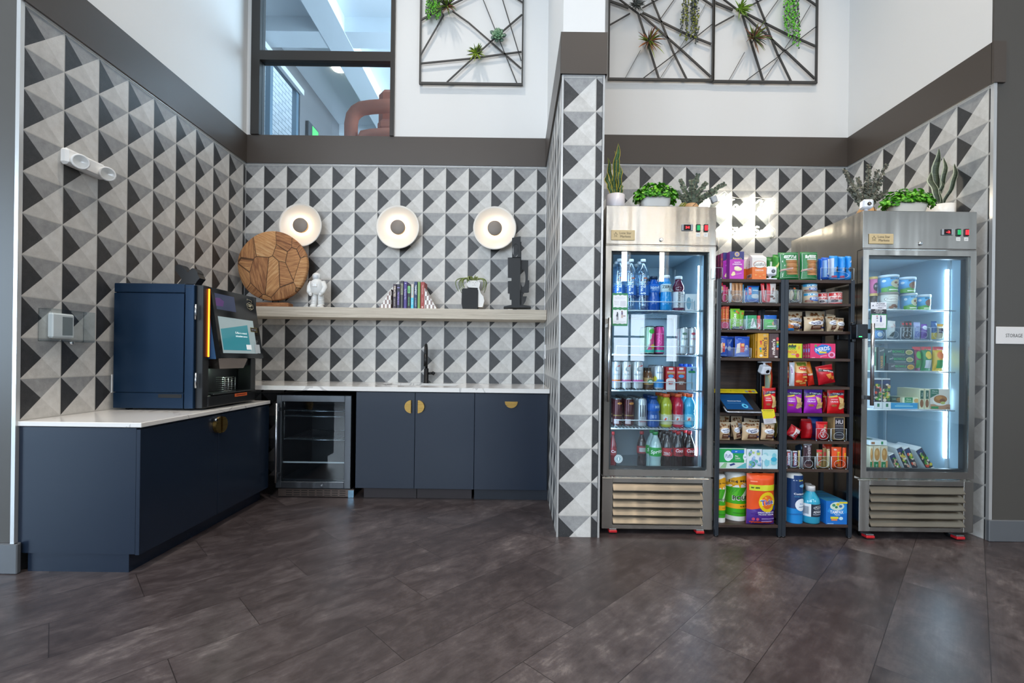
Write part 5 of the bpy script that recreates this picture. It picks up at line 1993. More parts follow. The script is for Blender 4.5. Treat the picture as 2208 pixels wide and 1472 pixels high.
CLB = clear_material('clear_water_bottle', (0.72, 0.84, 0.93), 0.08, 0.05)
zz = Z1[0]
for i, (u0, u1, vt) in enumerate(((1323.5, 1348.5, 558), (1349.5, 1373, 559), (1374.5, 1399.5, 559))):
    o = bottle(u0, u1, vt, G1, zz, 'tall', '', WHT, '', None, [('r', .12, .88, .0, .55, '#1f63b8'), ('t', 'smart', .38, .42, .90, .42, '#e4eef6', 90, True), ('e', .55, .96, .14, .03, '#d9682f')],
               (.30, .66, None), name='water_bottle', clear=CLB)
    rows(o, 3, 0.078, 'tall clear water bottle, %s in the ' + ('row above the sticker', 'middle water row', 'water row beside the blue sports drinks')[i], 'water bottles on the top cooler shelf')
o = bottle(1396.5, 1422.5, 596, G1 + .02, zz, 'sport', '#0d55b5', '#12253f', '', None, [('t', 'ion4', .5, .6, .60, .22, '#dce9f7', 0, True), ('t', 'ZERO', .5, .30, .45, .12, '#bcd4ee')], (.56, .82, '#1a6ccb'), name='sports_drink')
rows(o, 3, 0.076, 'dark blue sports drink bottle beside the water on the top shelf, %s', 'blue sports drinks on the top cooler shelf')
o = bottle(1423.5, 1449, 594, G1, zz, 'sport', '#1590d8', WHT, '', None, [('t', 'ZERO', .5, .62, .74, .20, '#22262b', 0, True), ('t', 'G', .62, .30, .14, .14, '#22262b', 0, True)], (.56, .80, '#cfe0e2'), name='sports_drink')
rows(o, 3, 0.076, 'bright blue zero sugar sports drink with white cap on the top shelf, %s', 'blue sports drinks on the top cooler shelf')
o = bottle(1450.5, 1475.5, 596, G1, zz, 'vit', '#5d1738', WHT, '', 'single vitamin drink', [('r', 0, 1, .0, .12, '#5a1c3c'), ('t', 'vitaminwater', .40, .56, 1.10, .20, '#2c2a2c', 90, True), ('t', 'power-c', .72, .84, .34, .10, '#55535a'), ('t', 'dragonfruit', .72, .72, .34, .07, '#77757c')], (.02, .58, '#dcdee2'), name='vitamin_drink')
o['label'] = 'dark purple vitamin drink bottle with a white label on the top cooler shelf'
# white price rail tray
m = MB()
a, b = at(1477, 667, 2.97), at(1503, 634, 2.97)
m.box(a[0], b[0], 2.965, 2.969, zz + 0.001, b[2] - 0.0, P('#dfe7ec', 0.4))
m.box(a[0], b[0], 2.969, 3.20, zz + 0.001, zz + 0.004, P('#dfe7ec', 0.4))
m.decals([('e', .28, .45, .20, .36, '#7aa7bd'), ('r', .52, .60, .1, .7, '#8fb4c6'), ('r', .72, .80, .1, .6, '#8fb4c6')], lambda u, v, e: (a[0] + u * (b[0] - a[0]), 2.965 - e, zz + v * (b[2] - zz)), 0.0005, 1, 1.2)
tag(wb(m, 'divider_tray'), 'white plastic product divider tray on the top cooler shelf beside the light tube', 'tray')


def can(u0, u1, vt, Y, z, base, label, grp, dec, top='#b9bec3', bottom=None, name='drink_can'):
    x, w, h = wid(u0, u1, vt, Y, z + GAP)
    r = w / 2
    bm = P(base, 0.22, 0.35)
    tm = P(top, 0.25, 0.9)
    m = MB()
    m.lathe([(r * .78, 0), (r * .97, .008), (r, .014), (r, h - .018), (r * .86, h - .006), (r * .84, h), (r * .80, h - 0.001), (r * .78, h - .004), (0.0, h - .004)], 0, 0, 0, 24, mats=[tm, bm, bm, bm, tm, tm, tm, tm], cap=False)
    sp_ = PI * 0.85
    m.decals(dec, lambda u, v, e: ((r + e) * math.cos(-PI / 2 + (u - .5) * sp_), (r + e) * math.sin(-PI / 2 + (u - .5) * sp_), .014 + v * (h - .034)), 0.0004, 8, r * sp_ / (h - .034))
    return put(m, name, (x, Y, z + GAP), label, 'drink can', grp)


zz = Z1[1]
o = can(1391, 1411, 703, G1 + .02, zz, '#b5d9c2', '', None, [('p', [(.1, .0), (.5, .0), (1, .7), (1, 1), (.75, 1)], '#d84a86'), ('e', .6, .9, .25, .10, '#46c24a'), ('e', .7, .25, .2, .09, '#e6c33b'), ('r', 0, 1, 0, .10, '#2fb6a8')], top='#3e4650')
rows(o, 3, 0.062, 'mint and pink slim can on the second cooler shelf, %s', 'flavoured cans on the second cooler shelf')
o = can(1412.5, 1432, 703, G1 + .02, zz, '#cf3d8c', '', None, [('r', 0, 1, 0, .10, '#2fb6a8'), ('t', 'POPPI', .42, .5, 1.1, .30, '#e87ab4', 90, True), ('r', .1, .8, .78, .80, '#eaa3cb')], top='#3e4650')
rows(o, 4, 0.062, 'magenta slim can on the second cooler shelf, %s', 'flavoured cans on the second cooler shelf')
for i, (u0, u1, cl, nm) in enumerate(((1464, 1483, '#c5ccd0', 'grey palm'), (1484, 1501, '#cfd3d8', 'silver and red'))):
    o = can(u0, u1, 706, G1, zz, cl, '', None, [('t', ('PALM', 'SPARK', 'FIZZ')[i], .5, .62, .5, .16, ('#4b6a5a', '#b23a55', '#3e7a62')[i], 0, True), ('r', .2, .8, .30, .33, '#9fb0b6'), ('e', .5, .85, .2, .06, ('#5c7d6c', '#c24a5e', '#3e7a62')[i])])
    rows(o, 2, 0.062, nm + ' slim can on the second cooler shelf near the light tube, %s', 'pale cans on the second cooler shelf')
zz = Z1[2]
for i, (u0, u1, st) in enumerate(((1319.5, 1338, '#dd7a3a'), (1341, 1360.5, '#c8608c'), (1364, 1387, '#d95fa8'))):
    o = can(u0, u1, 778, G1, zz, '#d4d8dc', '', None, [('t', 'CELSIUS', .5, .55, .62, .13, '#7e858c', 0, True), ('e', .5, .78, .16, .10, '#9aa0a6'), ('e', .58, .80, .12, .08, '#d4d8dc'), ('p', [(.45, .90), (.8, .97), (.75, .90)], '#d8433f'), ('r', 0, 1, .26, .32, st), ('r', 0, 1, .23, .26, '#b695c9')])
    rows(o, 3, 0.066, 'white energy drink can, %s, ' + ('with orange stripe by the handle', 'with rose stripe in the middle', 'with magenta stripe beside the coffee bottle')[i], 'white energy cans on the third cooler shelf')
x, w, h = wid(1389, 1409, 793, G1, zz)
o = put(revolve([(w * .42, 0), (w * .5, .008), (w * .5, h * .50), (w * .40, h * .72), (w * .22, h * .86), (w * .24, h * .88), (w * .24, h * .99), (w * .20, h)], [P('#6b4426', .12, 0, 0, .8)] * 4 + [P('#33261f', .3)] * 3), 'coffee_bottle', (x, G1, zz + GAP), '', 'bottle')
m = MB()
wrap(m, [('r', 0, 1, .0, 1, '#b99663'), ('e', .55, .62, .24, .22, '#2e7d52'), ('e', .55, .62, .15, .14, '#dfe8df'), ('r', .0, 1, .0, .30, '#4a3325')], w * .5 + .0006, .012, h * .46)
m.build('label', o)
rows(o, 2, 0.066, 'brown glass coffee bottle with green emblem on the third cooler shelf, %s', 'coffee bottles on the third cooler shelf')
o = can(1409.5, 1431, 787, G1, zz, '#c9ccd2', '', None, [('r', 0, 1, .0, .42, '#3f8fd0'), ('e', .12, .45, .16, .14, '#e2d44a'), ('t', 'HOOP', .5, .78, .45, .12, '#33588a', 0, True)])
rows(o, 3, 0.066, 'white and blue slim can beside the coffee bottle, %s', 'white and blue cans on the third cooler shelf')
for i, (u0, u1, lc, nm) in enumerate(((1436.5, 1457, '#ece6e6', 'white'), (1459, 1479.5, '#6b3a2c', 'brown'))):
    o = boxitem('milk_carton', u0, u1, 791, G1 - .03, .045, zz, '#c4242c', [('r', .0, 1, .0, .42, lc), ('e', .5, .42, .5, .10, lc), ('r', .28, .72, .88, .97, '#efe9e6'), ('r', .1, .9, .76, .80, '#e7c9bd'), ('r', .1, .9, .70, .74, '#caa44a'), ('e', .5, .60, .3, .07, '#58a0d8'), ('t', ('WHOLE' if i == 0 else 'CHOCO'), .5, .36, .58, .17, '#c4242c' if i == 0 else '#eadfd8', 0, True), ('t', 'MILK', .5, .27, .45, .17, '#c4242c' if i == 0 else '#eadfd8', 0, True)], '', 'carton', topcol='#7c1a20')
    rows(o, 6, 0.052, 'small red milk carton with %s lower part on the third shelf, ' % nm + '%s', 'red milk cartons on the third cooler shelf')
o = boxitem('water_carton', 1480.5, 1503, 791, G1 - .02, .06, zz, '#9fc3da', [('e', .5, .80, .34, .05, '#2f8f5c'), ('e', .35, .77, .2, .03, '#2f8f5c'), ('e', .66, .77, .2, .03, '#2f8f5c'), ('r', .49, .53, .05, .78, '#4c6f5a'), ('e', .5, .88, .12, .05, '#2b4fa8')], '', 'carton')
m = MB()
m.lathe([(.016, 0), (.016, .018)], 0, 0, o.dimensions.z, 16, P('#1d4fc0', .3))
m.build('cap', o)
rows(o, 3, 0.064, 'light blue water carton with palm drawing and blue cap, %s', 'coconut water cartons on the third cooler shelf', -0.006)
zz = Z1[3]
for i, (u0, u1) in enumerate(((1321, 1342), (1345, 1367.5))):
    o = can(u0, u1, 858, G1, zz, '#4a2026', '', None, [('r', .15, .55, .04, .24, '#b9a8ac'), ('e', .62, .92, .2, .05, '#c98b4a'), ('r', .1, .8, .38, .42, '#7f6a2c'), ('r', .86, .90, .1, .85, '#a4838a')], top='#9aa3a6')
    rows(o, 5, 0.068, 'dark maroon energy drink can, %s, ' + ('by the door handle', 'beside the silver cans')[i], 'maroon cans on the fourth cooler shelf')
o = can(1373.5, 1394.5, 858, G1, zz, '#b7bcc2', '', None, [('r', .28, .36, .35, .85, '#3c4046'), ('r', .46, .54, .35, .85, '#3c4046'), ('r', .64, .72, .35, .85, '#3c4046'), ('t', 'ultra', .5, .16, .55, .16, '#b0565f')])
rows(o, 5, 0.068, 'silver energy drink can with three dark claw marks, %s', 'silver cans on the fourth cooler shelf')
o = bottle(1396, 1422.5, 853, G1, zz, 'sport', '#0f4f9c', '#123a72', '', None, [('t', 'BODY', .7, .6, .4, .16, '#b9d3ee', 0, True)], (.56, .82, '#1b5cb4'), name='sports_drink')
rows(o, 3, 0.076, 'royal blue sports drink on the fourth shelf, %s', 'sports drinks on the fourth cooler shelf')
for i, (u0, u1, lq, nm) in enumerate(((1424.5, 1449, '#b3b62c', 'yellow'), (1450.5, 1474, '#c0173a', 'red'), (1475, 1498.5, '#3fb7e6', 'light blue'))):
    o = bottle(u0, u1, 849, G1, zz, 'sport', lq, '#e8663a', '', None, [('r', .2, .5, .35, .80, '#d9dcdf'), ('p', [(.26, .45), (.34, .70), (.44, .60), (.36, .42)], '#d8482f'), ('t', 'G', .66, .55, .16, .22, '#dfe4e8', 0, True)], (.10, .42, ('#c9cc9a', '#b9a0a8', '#6ecbea')[i]), name='sports_drink')
    rows(o, 3, 0.076, nm + ' sports drink with orange cap on the fourth shelf, %s', 'sports drinks on the fourth cooler shelf')
zz = ZF1
o = bottle(1400.5, 1426.5, 930, G1, zz, 'cola', '', '#1f8a45', '', None, [('t', 'Sprite', .5, .5, .86, .30, '#f0f6f0', 8, True, .2)], (.43, .66, '#1e9a3e'), name='lemon_soda', clear=P('#a9c4c4', .1, 0, 0, .8))
rows(o, 2, 0.076, 'clear lemon soda bottle with a green label on the cooler floor, %s', 'soda bottles on the cooler floor')
for i, (u0, u1) in enumerate(((1427.5, 1450), (1451.5, 1473.5), (1475, 1498))):
    o = bottle(u0, u1, 929, G1, zz, 'cola', '#1c1013', '#c9242e' if i else '#2b2023', '', None, [('t', 'Coca', .5, .68, .6, .26, '#f2e9ea', 0, True, .3), ('t', 'ZERO', .5, .28, .62, .22, '#23252b', 0, True)] if i else [('t', 'ZERO', .36, .3, .5, .24, '#d9d2d4', 0, True), ('r', .7, .85, .5, .85, '#2a3a66')], (.43, .64, '#b8232f'), name='cola_bottle')
    rows(o, 3, 0.072, 'dark cola bottle on the cooler floor, %s, ' + ('next to the lemon soda', 'middle row', 'beside the light tube')[i], 'cola bottles on the cooler floor')
o = bottle(1314, 1330, 930, G1 + .02, zz, 'cola', '#7a1622', '#c9242e', '', 'soda bottles on the cooler floor', [('t', 'Co', .5, .5, .5, .3, '#f2e9ea', 0, True)], (.43, .64, '#8f1c28'), name='cola_bottle')
o['label'] = 'dark red soda bottle alone in the hinge corner of the cooler floor'
o = bottle(1374, 1394, 929, G1 + .12, zz, 'cola', '#2a181c', '#c9242e', '', 'soda bottles on the cooler floor', [('r', .2, .8, .2, .8, '#c9c3c6')], (.43, .64, '#a8323c'), name='cola_bottle')
o['label'] = 'cola bottle standing back beside the lemon soda on the cooler floor'

# ---- freezer
G2 = 2.955
FZ = Z2[0]


def tub(u0, u1, vt, Y, z, base, lid, label, grp, dec, name='ice_cream_tub', taper=0.86, lidh=0.016):
    x, w, h = wid(u0, u1, vt, Y, z + GAP)
    r = w / 2
    m = MB()
    m.lathe([(r * taper, 0), (r * .96, h - lidh)], 0, 0, 0, 28, pm(base))
    sp_ = PI * .9
    rr = lambda v: r * taper + (r * .96 - r * taper) * v
    m.decals(dec, lambda u, v, e: ((rr(v) + e) * math.cos(-PI / 2 + (u - .5) * sp_), (rr(v) + e) * math.sin(-PI / 2 + (u - .5) * sp_), v * (h - lidh)), 0.0004, 10, r * sp_ / (h - lidh))
    o = put(m, name, (x, Y, z + GAP), label, 'tub', grp)
    m = MB()
    m.lathe([(r * .97, h - lidh), (r, h - lidh + .002), (r, h - .002), (r * .96, h)], 0, 0, 0, 28, pm(lid))
    m.build('lid', o)
    return o, z + GAP + h


GI = 'ice cream tubs on the top freezer shelf'
BJ = lambda c: [('r', 0, 1, 0, .28, '#5da83a'), ('p', [(0, .28), (1, .28), (.6, .40), (.3, .36)], '#5da83a'), ('e', .62, .56, .26, .28, c), ('t', 'BEN & JERRYS', .6, .88, .52, .08, '#26303a', 0, True), ('e', .12, .75, .08, .09, '#e8f2f8'), ('r', .3, .9, .10, .18, '#e9f0e0'), ('e', .55, .62, .07, .08, '#8a5a3a'), ('e', .7, .48, .07, .07, '#6b4630')]
_, t1 = tub(1876, 1891, 633, G2, FZ, '#3a2a26', '#c9a45a', 'dark brown pint tub with a gold lid standing under the pink tub', GI, [('t', '360', .65, .45, .5, .35, '#d8d0c8', 0, True)])
tub(1876, 1891, 597, G2, t1, '#c9608c', '#c9a45a', 'pink pint tub marked 270 with a gold lid stacked on the top freezer shelf', GI, [('e', .6, .45, .34, .3, '#2b2126'), ('t', '270', .6, .5, .45, .2, '#f0e6ea', 0, True)])
_, t1 = tub(1897, 1933, 631, G2, FZ, '#d9d6cd', '#8d857c', 'cream coloured pint tub with an oval label on the top freezer shelf', GI, [('e', .45, .68, .34, .18, '#9a8a78'), ('e', .45, .68, .31, .155, '#efeae0'), ('t', 'Haagen-Dazs', .45, .68, .48, .08, '#7a5a4a'), ('e', .5, .25, .12, .10, '#7a4a32'), ('e', .62, .18, .10, .08, '#5e3a28'), ('e', .38, .14, .1, .08, '#8a5a3e')])
tub(1896, 1934, 594.5, G2, t1, '#5aa4d6', '#cfdbe2', 'blue and green pint tub stacked highest on the top freezer shelf', GI, BJ('#cfc6a4'))
o, t2 = tub(1945, 1974, 633, G2, FZ, '#6cb0da', '#cfdbe2', 'blue pint tub with pale cream picture in the lower row of the freezer stack', GI, BJ('#cdd0ae'))
x, w, h = wid(1936, 1972.5, 599, G2, t2)
tub(1937, 1971, 599, G2, t2 + 0.0005, '#5aa4d6', '#cfdbe2', 'blue pint tub with brown picture stacked above the pale cream one', GI, BJ('#8c6a55'))
tub(1975.5, 2004, 636, G2, FZ, '#4aa3d2', '#cfdbe2', 'blue and green pint tub at the open end of the lower freezer row', GI, BJ('#8a5f4e'))
o, _ = tub(1931, 1947, 633, G2 + .06, FZ, '#c6d9e2', '#cfdbe2', 'pale blue pint tub standing back between the cream tub and the blue tubs', GI, [('r', .1, .9, .2, .7, '#7fb4d6')])


def bin_(u0, u1, vt, Yf, d, z, label, cat='bin', hole=True, nm='clear_bin'):
    """open-topped clear bin with a finger cut-out"""
    x, w, h = wid(u0, u1, vt, Yf, z)
    t_ = 0.0018
    m = MB()
    m.box(-w / 2, w / 2, 0, t_, 0.004, h, M_ACRYL)
    m.box(-w / 2, -w / 2 + t_, t_, d, 0.004, h, M_ACRYL)
    m.box(w / 2 - t_, w / 2, t_, d, 0.004, h, M_ACRYL)
    m.box(-w / 2, w / 2, t_, d, 0.004, 0.006, M_ACRYL)
    ed = P('#cfe0ea', .15)
    m.tube([(-w / 2, 0, h), (w / 2, 0, h)], .0008, ed, 4)
    m.tube([(-w / 2, 0, .004), (-w / 2, 0, h)], .0011, ed, 4)
    m.tube([(w / 2, 0, .004), (w / 2, 0, h)], .0011, ed, 4)
    if hole:
        m.tube([(w * .34 * math.cos(a), -.0005, h * .42 + h * .30 * math.sin(a)) for a in [2 * PI * k / 20 for k in range(20)]], .0008, ed, 4, closed=True)
    for sx in (-1, 1):
        m.lathe([(.003, 0), (.003, .004)], sx * (w / 2 - .006), .006, 0, 8, ed)
    o = m.build(nm, None, (x, Yf, z + .0003))
    return tag(o, label, cat, 'clear bins on the shelves')


z2 = Z2[1]
for u0, u1, lab in ((1884, 1911, 'clear bin with a blue pack behind the freezer sticker'), (1912, 1942, 'clear bin holding the white sandwich wrapper'), (1943, 1970, 'clear bin holding the black ice cream bars'), (1971, 2006, 'clear bin holding the purple packs'), (2008, 2042, 'clear bin holding the blue and yellow pack by the freezer light')):
    bin_(u0, u1, 706, 2.895, .30, z2, lab)
PK = 'packs in the freezer bins'
bagitem('frozen_snack_pack', 1888, 1908, 712, 2.91, .03, z2 + .008, '#4a8fd0', [('e', .5, .5, .3, .3, '#e8f0f6')], 'light blue frozen pack in the bin behind the freezer sticker', 'pack', PK, seed=31)
bagitem('sandwich_pack', 1919, 1936, 690, 2.91, .05, z2 + .008, '#dcdcd8', [('t', 'TASTE', .62, .72, .5, .16, '#c2353c', -60, True), ('p', [(.2, .1), (.75, .1), (.7, .42), (.35, .30)], '#39504f'), ('t', 'PRIMO', .3, .62, .3, .12, '#c2353c')], 'white sandwich wrapper with red letters in a freezer bin', 'pack', PK, rot=(0, .10, 0), seed=32)
for k in range(3):
    bagitem('ice_cream_bar', 1945 + 8 * k, 1953 + 8 * k, 692, 2.91, .025, z2 + .008, '#23272c' if k else '#4a5560', [('r', .2, .8, .78, .9, '#b5343c'), ('t', 'Klondike', .5, .4, 2.4, .5, '#d8dde2', 90, True)], 'dark ice cream bar wrapper, %s in its freezer bin' % ('first from the sandwich', 'middle one', 'last one')[k], 'ice cream bar', 'ice cream bars in the freezer', seed=40 + k)
bagitem('frozen_snack_pack', 1974, 1988, 694, 2.91, .03, z2 + .008, '#a9b4dc', [('r', .1, .9, .1, .45, '#7a86c9'), ('t', 'MINI', .5, .7, .6, .2, '#4a4fa0', 0, True)], 'pale lilac frozen pack in the purple bin of the freezer', 'pack', PK, seed=44)
bagitem('frozen_snack_pack', 1990, 2003, 698, 2.91, .03, z2 + .008, '#7a4fb0', [('e', .5, .75, .4, .14, '#dfe3f4'), ('r', .15, .85, .2, .4, '#5a2f95')], 'deep purple frozen pack in the freezer', 'pack', PK, seed=45)
bagitem('frozen_snack_pack', 2012, 2024, 692, 2.91, .03, z2 + .008, '#2a5c94', [('r', .0, 1, .0, .35, '#d9bc4a')], 'blue and yellow frozen pack beside the freezer light', 'pack', PK, seed=46)
bagitem('frozen_snack_pack', 2025, 2038, 698, 2.91, .03, z2 + .008, '#d8c9a8', [('r', .1, .9, .4, .7, '#4a3a55'), ('r', 0, 1, .85, 1, '#d8a030')], 'cream and orange frozen pack beside the freezer light', 'pack', PK, seed=47)
z3 = Z2[2]
Yf = 2.90
boxitem('meal_box', 1885.5, 1890, 748, Yf, .16, z3, '#c9dcc6', [('r', .2, .8, .2, .8, '#2f8f6c')], 'narrow pale green box on edge on the third freezer shelf', 'box', 'boxed meals in the freezer')
boxitem('meal_box', 1895, 1908, 748, Yf, .16, z3, '#4d5d63', [('t', 'YANKEE', .5, .35, 2.2, .4, '#c99a55', 90, True), ('t', 'Amys', .5, .85, .8, .3, '#e6ece8', 20), ('r', .86, 1, .2, .75, '#1f9a72')], 'grey meal box standing on edge with gold upright lettering', 'box', 'boxed meals in the freezer')
top = z3
for k, (u0, u1, vt, cl) in enumerate(((1916, 1973, 783.2, '#4f5660'), (1912, 1971.5, 767.5, '#35545c'), (1908, 1971, 751.5, '#2f5058'))):
    x, w, h = wid(u0, u1, vt, Yf, top + GAP)
    dec = [('t', "Amy's", .17, .62, .15, .085, '#dfe6e2', 20, False, .2), ('t', 'BOWLS', .46, .60, .40, .085, '#2fae62', 0, True), ('r', .26, .70, .22, .27, '#a9b7b5'), ('r', .3, .68, .10, .14, '#8fa09e'),
           ('e', .83, .52, .13, .34, '#c9bd92' if k else '#d0a94a'), ('e', .83, .50, .10, .24, '#8f9a5c' if k else '#b98a35')]
    put(carton(w, .17, h, cl, dec, topcol='#c6d6d8'), 'meal_box', (x, Yf + .085, top + GAP), 'dark green bowl meal box lying flat, %s of the three stacked' % ('lowest', 'middle', 'topmost')[k], 'box', 'boxed meals in the freezer')
    top += GAP + h
for k, (u0, u1, cl, c2) in enumerate(((1974, 1992, '#7a2f55', '#3f8f4a'), (1993, 2015, '#2f8a55', '#cfd7dd'), (2018, 2041, '#e0b93a', '#3f9a55'))):
    bagitem('frozen_pouch', u0, u1, 747, Yf, .05, z3, cl, [('r', .0, 1, .86, 1, '#d0505a'), ('r', .2, .8, .12, .45, c2), ('e', .5, .65, .3, .16, ('#4fae4a', '#e0c24a', '#e67a3a')[k])], ('purple and green', 'green and silver', 'yellow and green')[k] + ' frozen pouch on the third freezer shelf', 'pouch', 'frozen pouches', seed=50 + k)
z4 = Z2[3]


def salad_dec(flip=False, rng=random.Random(3)):
    d = [('r', 0, 1, .22, .96, '#32343c'), ('e', .5, .86, .5, .08, '#2b3e66')]
    for k in range(22):
        c = rng.choice(['#5da83a', '#3f7d35', '#d9c7ae', '#c99a86', '#d8543f', '#cdbb4a', '#e3d8c8', '#4c8c3c'])
        d.append(('e', rng.uniform(.15, .85), rng.uniform(.28, .80), rng.uniform(.10, .22), rng.uniform(.03, .06), c))
    d += [('r', .0, 1, 0, .22, '#e4e8ea'), ('r', .38, .68, .06, .17, '#1f7a55')]
    return d


for k, (u0, u1) in enumerate(((1884, 1901), (1902.5, 1920))):
    boxitem('meal_box', u0, u1, 815.5, Yf, .17, z4, '#e2e6e8', salad_dec(), 'white meal box with salad picture standing upright, %s' % ('behind the freezer handle', 'beside the flat boxes')[k], 'box', 'boxed meals in the freezer')
x, w, h = wid(1921, 1979, 868.5, Yf, z4)
put(carton(w, .17, h, '#2e9ad0', [('r', .15, .82, .38, .52, '#a9e3ee'), ('r', .2, .7, .66, .72, '#8fd2e6')], topcol='#d3dde0'), 'meal_box', (x, Yf + .085, z4 + GAP), 'bright blue meal box lying flat on the fourth freezer shelf', 'box', 'boxed meals in the freezer')
z4b = z4 + GAP + h
x, w, h = wid(1922, 1945, 856, Yf + .03, z4b)
put(carton(w, .12, h, '#24423f', [('e', .72, .5, .25, .4, '#8a6a3a'), ('t', 'MARIE', .25, .6, .34, .14, '#9fc0a8')]), 'meal_box', (x, Yf + .09, z4b + GAP), 'small dark green meal box lying on the bright blue one', 'box', 'boxed meals in the freezer')
x, w, h = wid(1946.5, 1981, 857, Yf + .01, z4b)
put(carton(w, .14, h, '#dfe6c9', [('r', .12, .62, 0, 1, '#1f8a4f'), ('t', 'Marie', .37, .68, .30, .10, '#eef4ea', 0, False, .2), ('t', 'Callenders', .37, .32, .40, .09, '#eef4ea', 0, False, .2), ('e', .85, .4, .16, .4, '#d3a868')]), 'meal_box', (x, Yf + .08, z4b + GAP), 'cream and green meal box lying on the bright blue one', 'box', 'boxed meals in the freezer')
sp_dec = [('r', .2, .85, .50, .92, '#1f5d4c'), ('e', .5, .28, .36, .20, '#8a5a34'), ('t', 'Marie', .52, .71, .8, .25, '#e8efe8', 90, False, .2)]
for k, (u0, u1) in enumerate(((1982.5, 1993), (1994, 2004.5))):
    boxitem('meal_box', u0, u1, 838, Yf, .17, z4, '#d9d9b8', sp_dec, 'cream meal box on edge, %s from the pie picture box' % ('second', 'first')[k], 'box', 'boxed meals in the freezer')
boxitem('meal_box', 2006, 2049, 838.5, Yf, .04, z4, '#ddd7cc', [('r', .0, .42, .74, 1, '#1f6d54'), ('p', [(0, .55), (.42, .78), (.0, .78)], '#1f6d54'), ('t', 'Marie', .22, .90, .28, .07, '#f0f4f0', 0, False, .2), ('t', 'Callenders', .21, .80, .30, .05, '#f0f4f0', 0, False, .2), ('r', 0, 1, 0, .25, '#b98a68'),
         ('e', .52, .42, .42, .24, '#eceae2'), ('e', .50, .50, .34, .20, '#a8713c'), ('e', .42, .56, .16, .10, '#c48a4c'), ('e', .60, .44, .14, .09, '#7c4a28'), ('e', .62, .32, .12, .07, '#b7bf6a'), ('r', .03, .40, .03, .14, '#1f8a4f'), ('t', '280g', .86, .08, .20, .06, '#4a4036')], 'meal box facing forward with a pot pie picture', 'box', 'boxed meals in the freezer')
zf = ZF2
for k, (u0, u1) in enumerate(((1876, 1883), (1884, 1899), (1900, 1914.5))):
    boxitem('meal_box', u0, u1, 962, Yf + .01, .17, zf, '#d8cbb0', [('e', .5, .72, .40, .22, '#c08a4a'), ('e', .42, .78, .2, .1, '#d9a868'), ('r', .05, .7, .10, .46, '#187a48'), ('t', 'Marie', .38, .28, .8, .3, '#e8f0e8', 90, False, .2), ('r', .7, 1, 0, .5, '#c98f58')], 'tan and green meal box on edge on the freezer floor, %s' % ('by the door frame', 'middle one', 'beside the leaning white boxes')[k], 'box', 'boxed meals in the freezer')
# leaning boxes
sg_ = salad_dec()


def lean(uL, vL, uR, vR, wpx, lab, i):
    """box tipped sideways: (uL, vL) upper corner, (uR, vR) lower corner of its leading edge"""
    p, q = Vector(at(uL, vL, Yf + .01)), Vector(at(uR, vR, Yf + .01))
    L = (p - q).length
    ang = math.atan2(p.x - q.x, p.z - q.z)
    w = wpx * Yf / FPX
    m = carton(w, .17, L, '#dfe4e6', salad_dec(rng=random.Random(i)))
    m.v = [p_ - Vector((w / 2, 0, 0)) for p_ in m.v]
    zmin = min(-p_.x * math.sin(ang) * 1.0 + p_.z * math.cos(ang) for p_ in m.v)
    o = put(m, 'meal_box', (q.x, Yf + .095, zf + GAP - zmin + 0.0), lab, 'box', 'leaning meal boxes', (0, ang, 0))
    return o


lean(1927, 961, 1948, 1004, 12, 'white salad meal box leaning, nearest the tan and green boxes', 11)
lean(1943, 942, 1968, 1001, 12, 'white salad meal box leaning, second of the four', 12)
lean(1959.5, 942, 1985, 1000, 12, 'white salad meal box leaning, third of the four', 13)
lean(1986, 946, 2019, 1001, 15, 'white salad meal box leaning farthest into the open floor', 14)
x, w, h = wid(1876, 1920, 941, Yf + .02, at(1890, 961, Yf + .02)[2] + .002)
put(carton(w * .86, .15, .03, '#dfe4e6', [('r', .66, .78, .2, .8, '#1f8a55'), ('r', .1, .3, .2, .7, '#9a6a4a')], top=[('e', .3, .5, .25, .3, '#3f6a3a')]), 'meal_box', (x - .008, Yf + .10, at(1890, 961, Yf + .01)[2] + .0015), 'white meal box lying on top of the tan and green boxes', 'box', 'boxed meals in the freezer')

# ---- shelving unit groceries
SF = 2.822      # front face of things standing at a shelf's edge
GS = 'snacks on the shelving units'


def cookie_dec(k=0):
    rng = random.Random(100 + k)
    d = [('r', 0, 1, .78, 1, '#c3b094')]
    for i in range(9):
        d.append(('e', rng.uniform(.08, .92), rng.uniform(.72, .93), .07, .045, rng.choice(('#8a5a32', '#6f4424', '#a06c3e'))))
    d += [('e', .52, .55, .40, .15, '#e9ebf2'), ('t', 'Famous', .50, .60, .56, .13, '#2a3568', 14, True, .3), ('t', 'Amos', .54, .49, .42, .12, '#2a3568', 14, True, .3),
          ('r', .25, .80, .10, .36, '#5b3322'), ('r', .32, .72, .25, .29, '#d9bfa8'), ('r', .34, .70, .15, .17, '#a98468'), ('e', .84, .22, .08, .06, '#2a3568')]
    return d


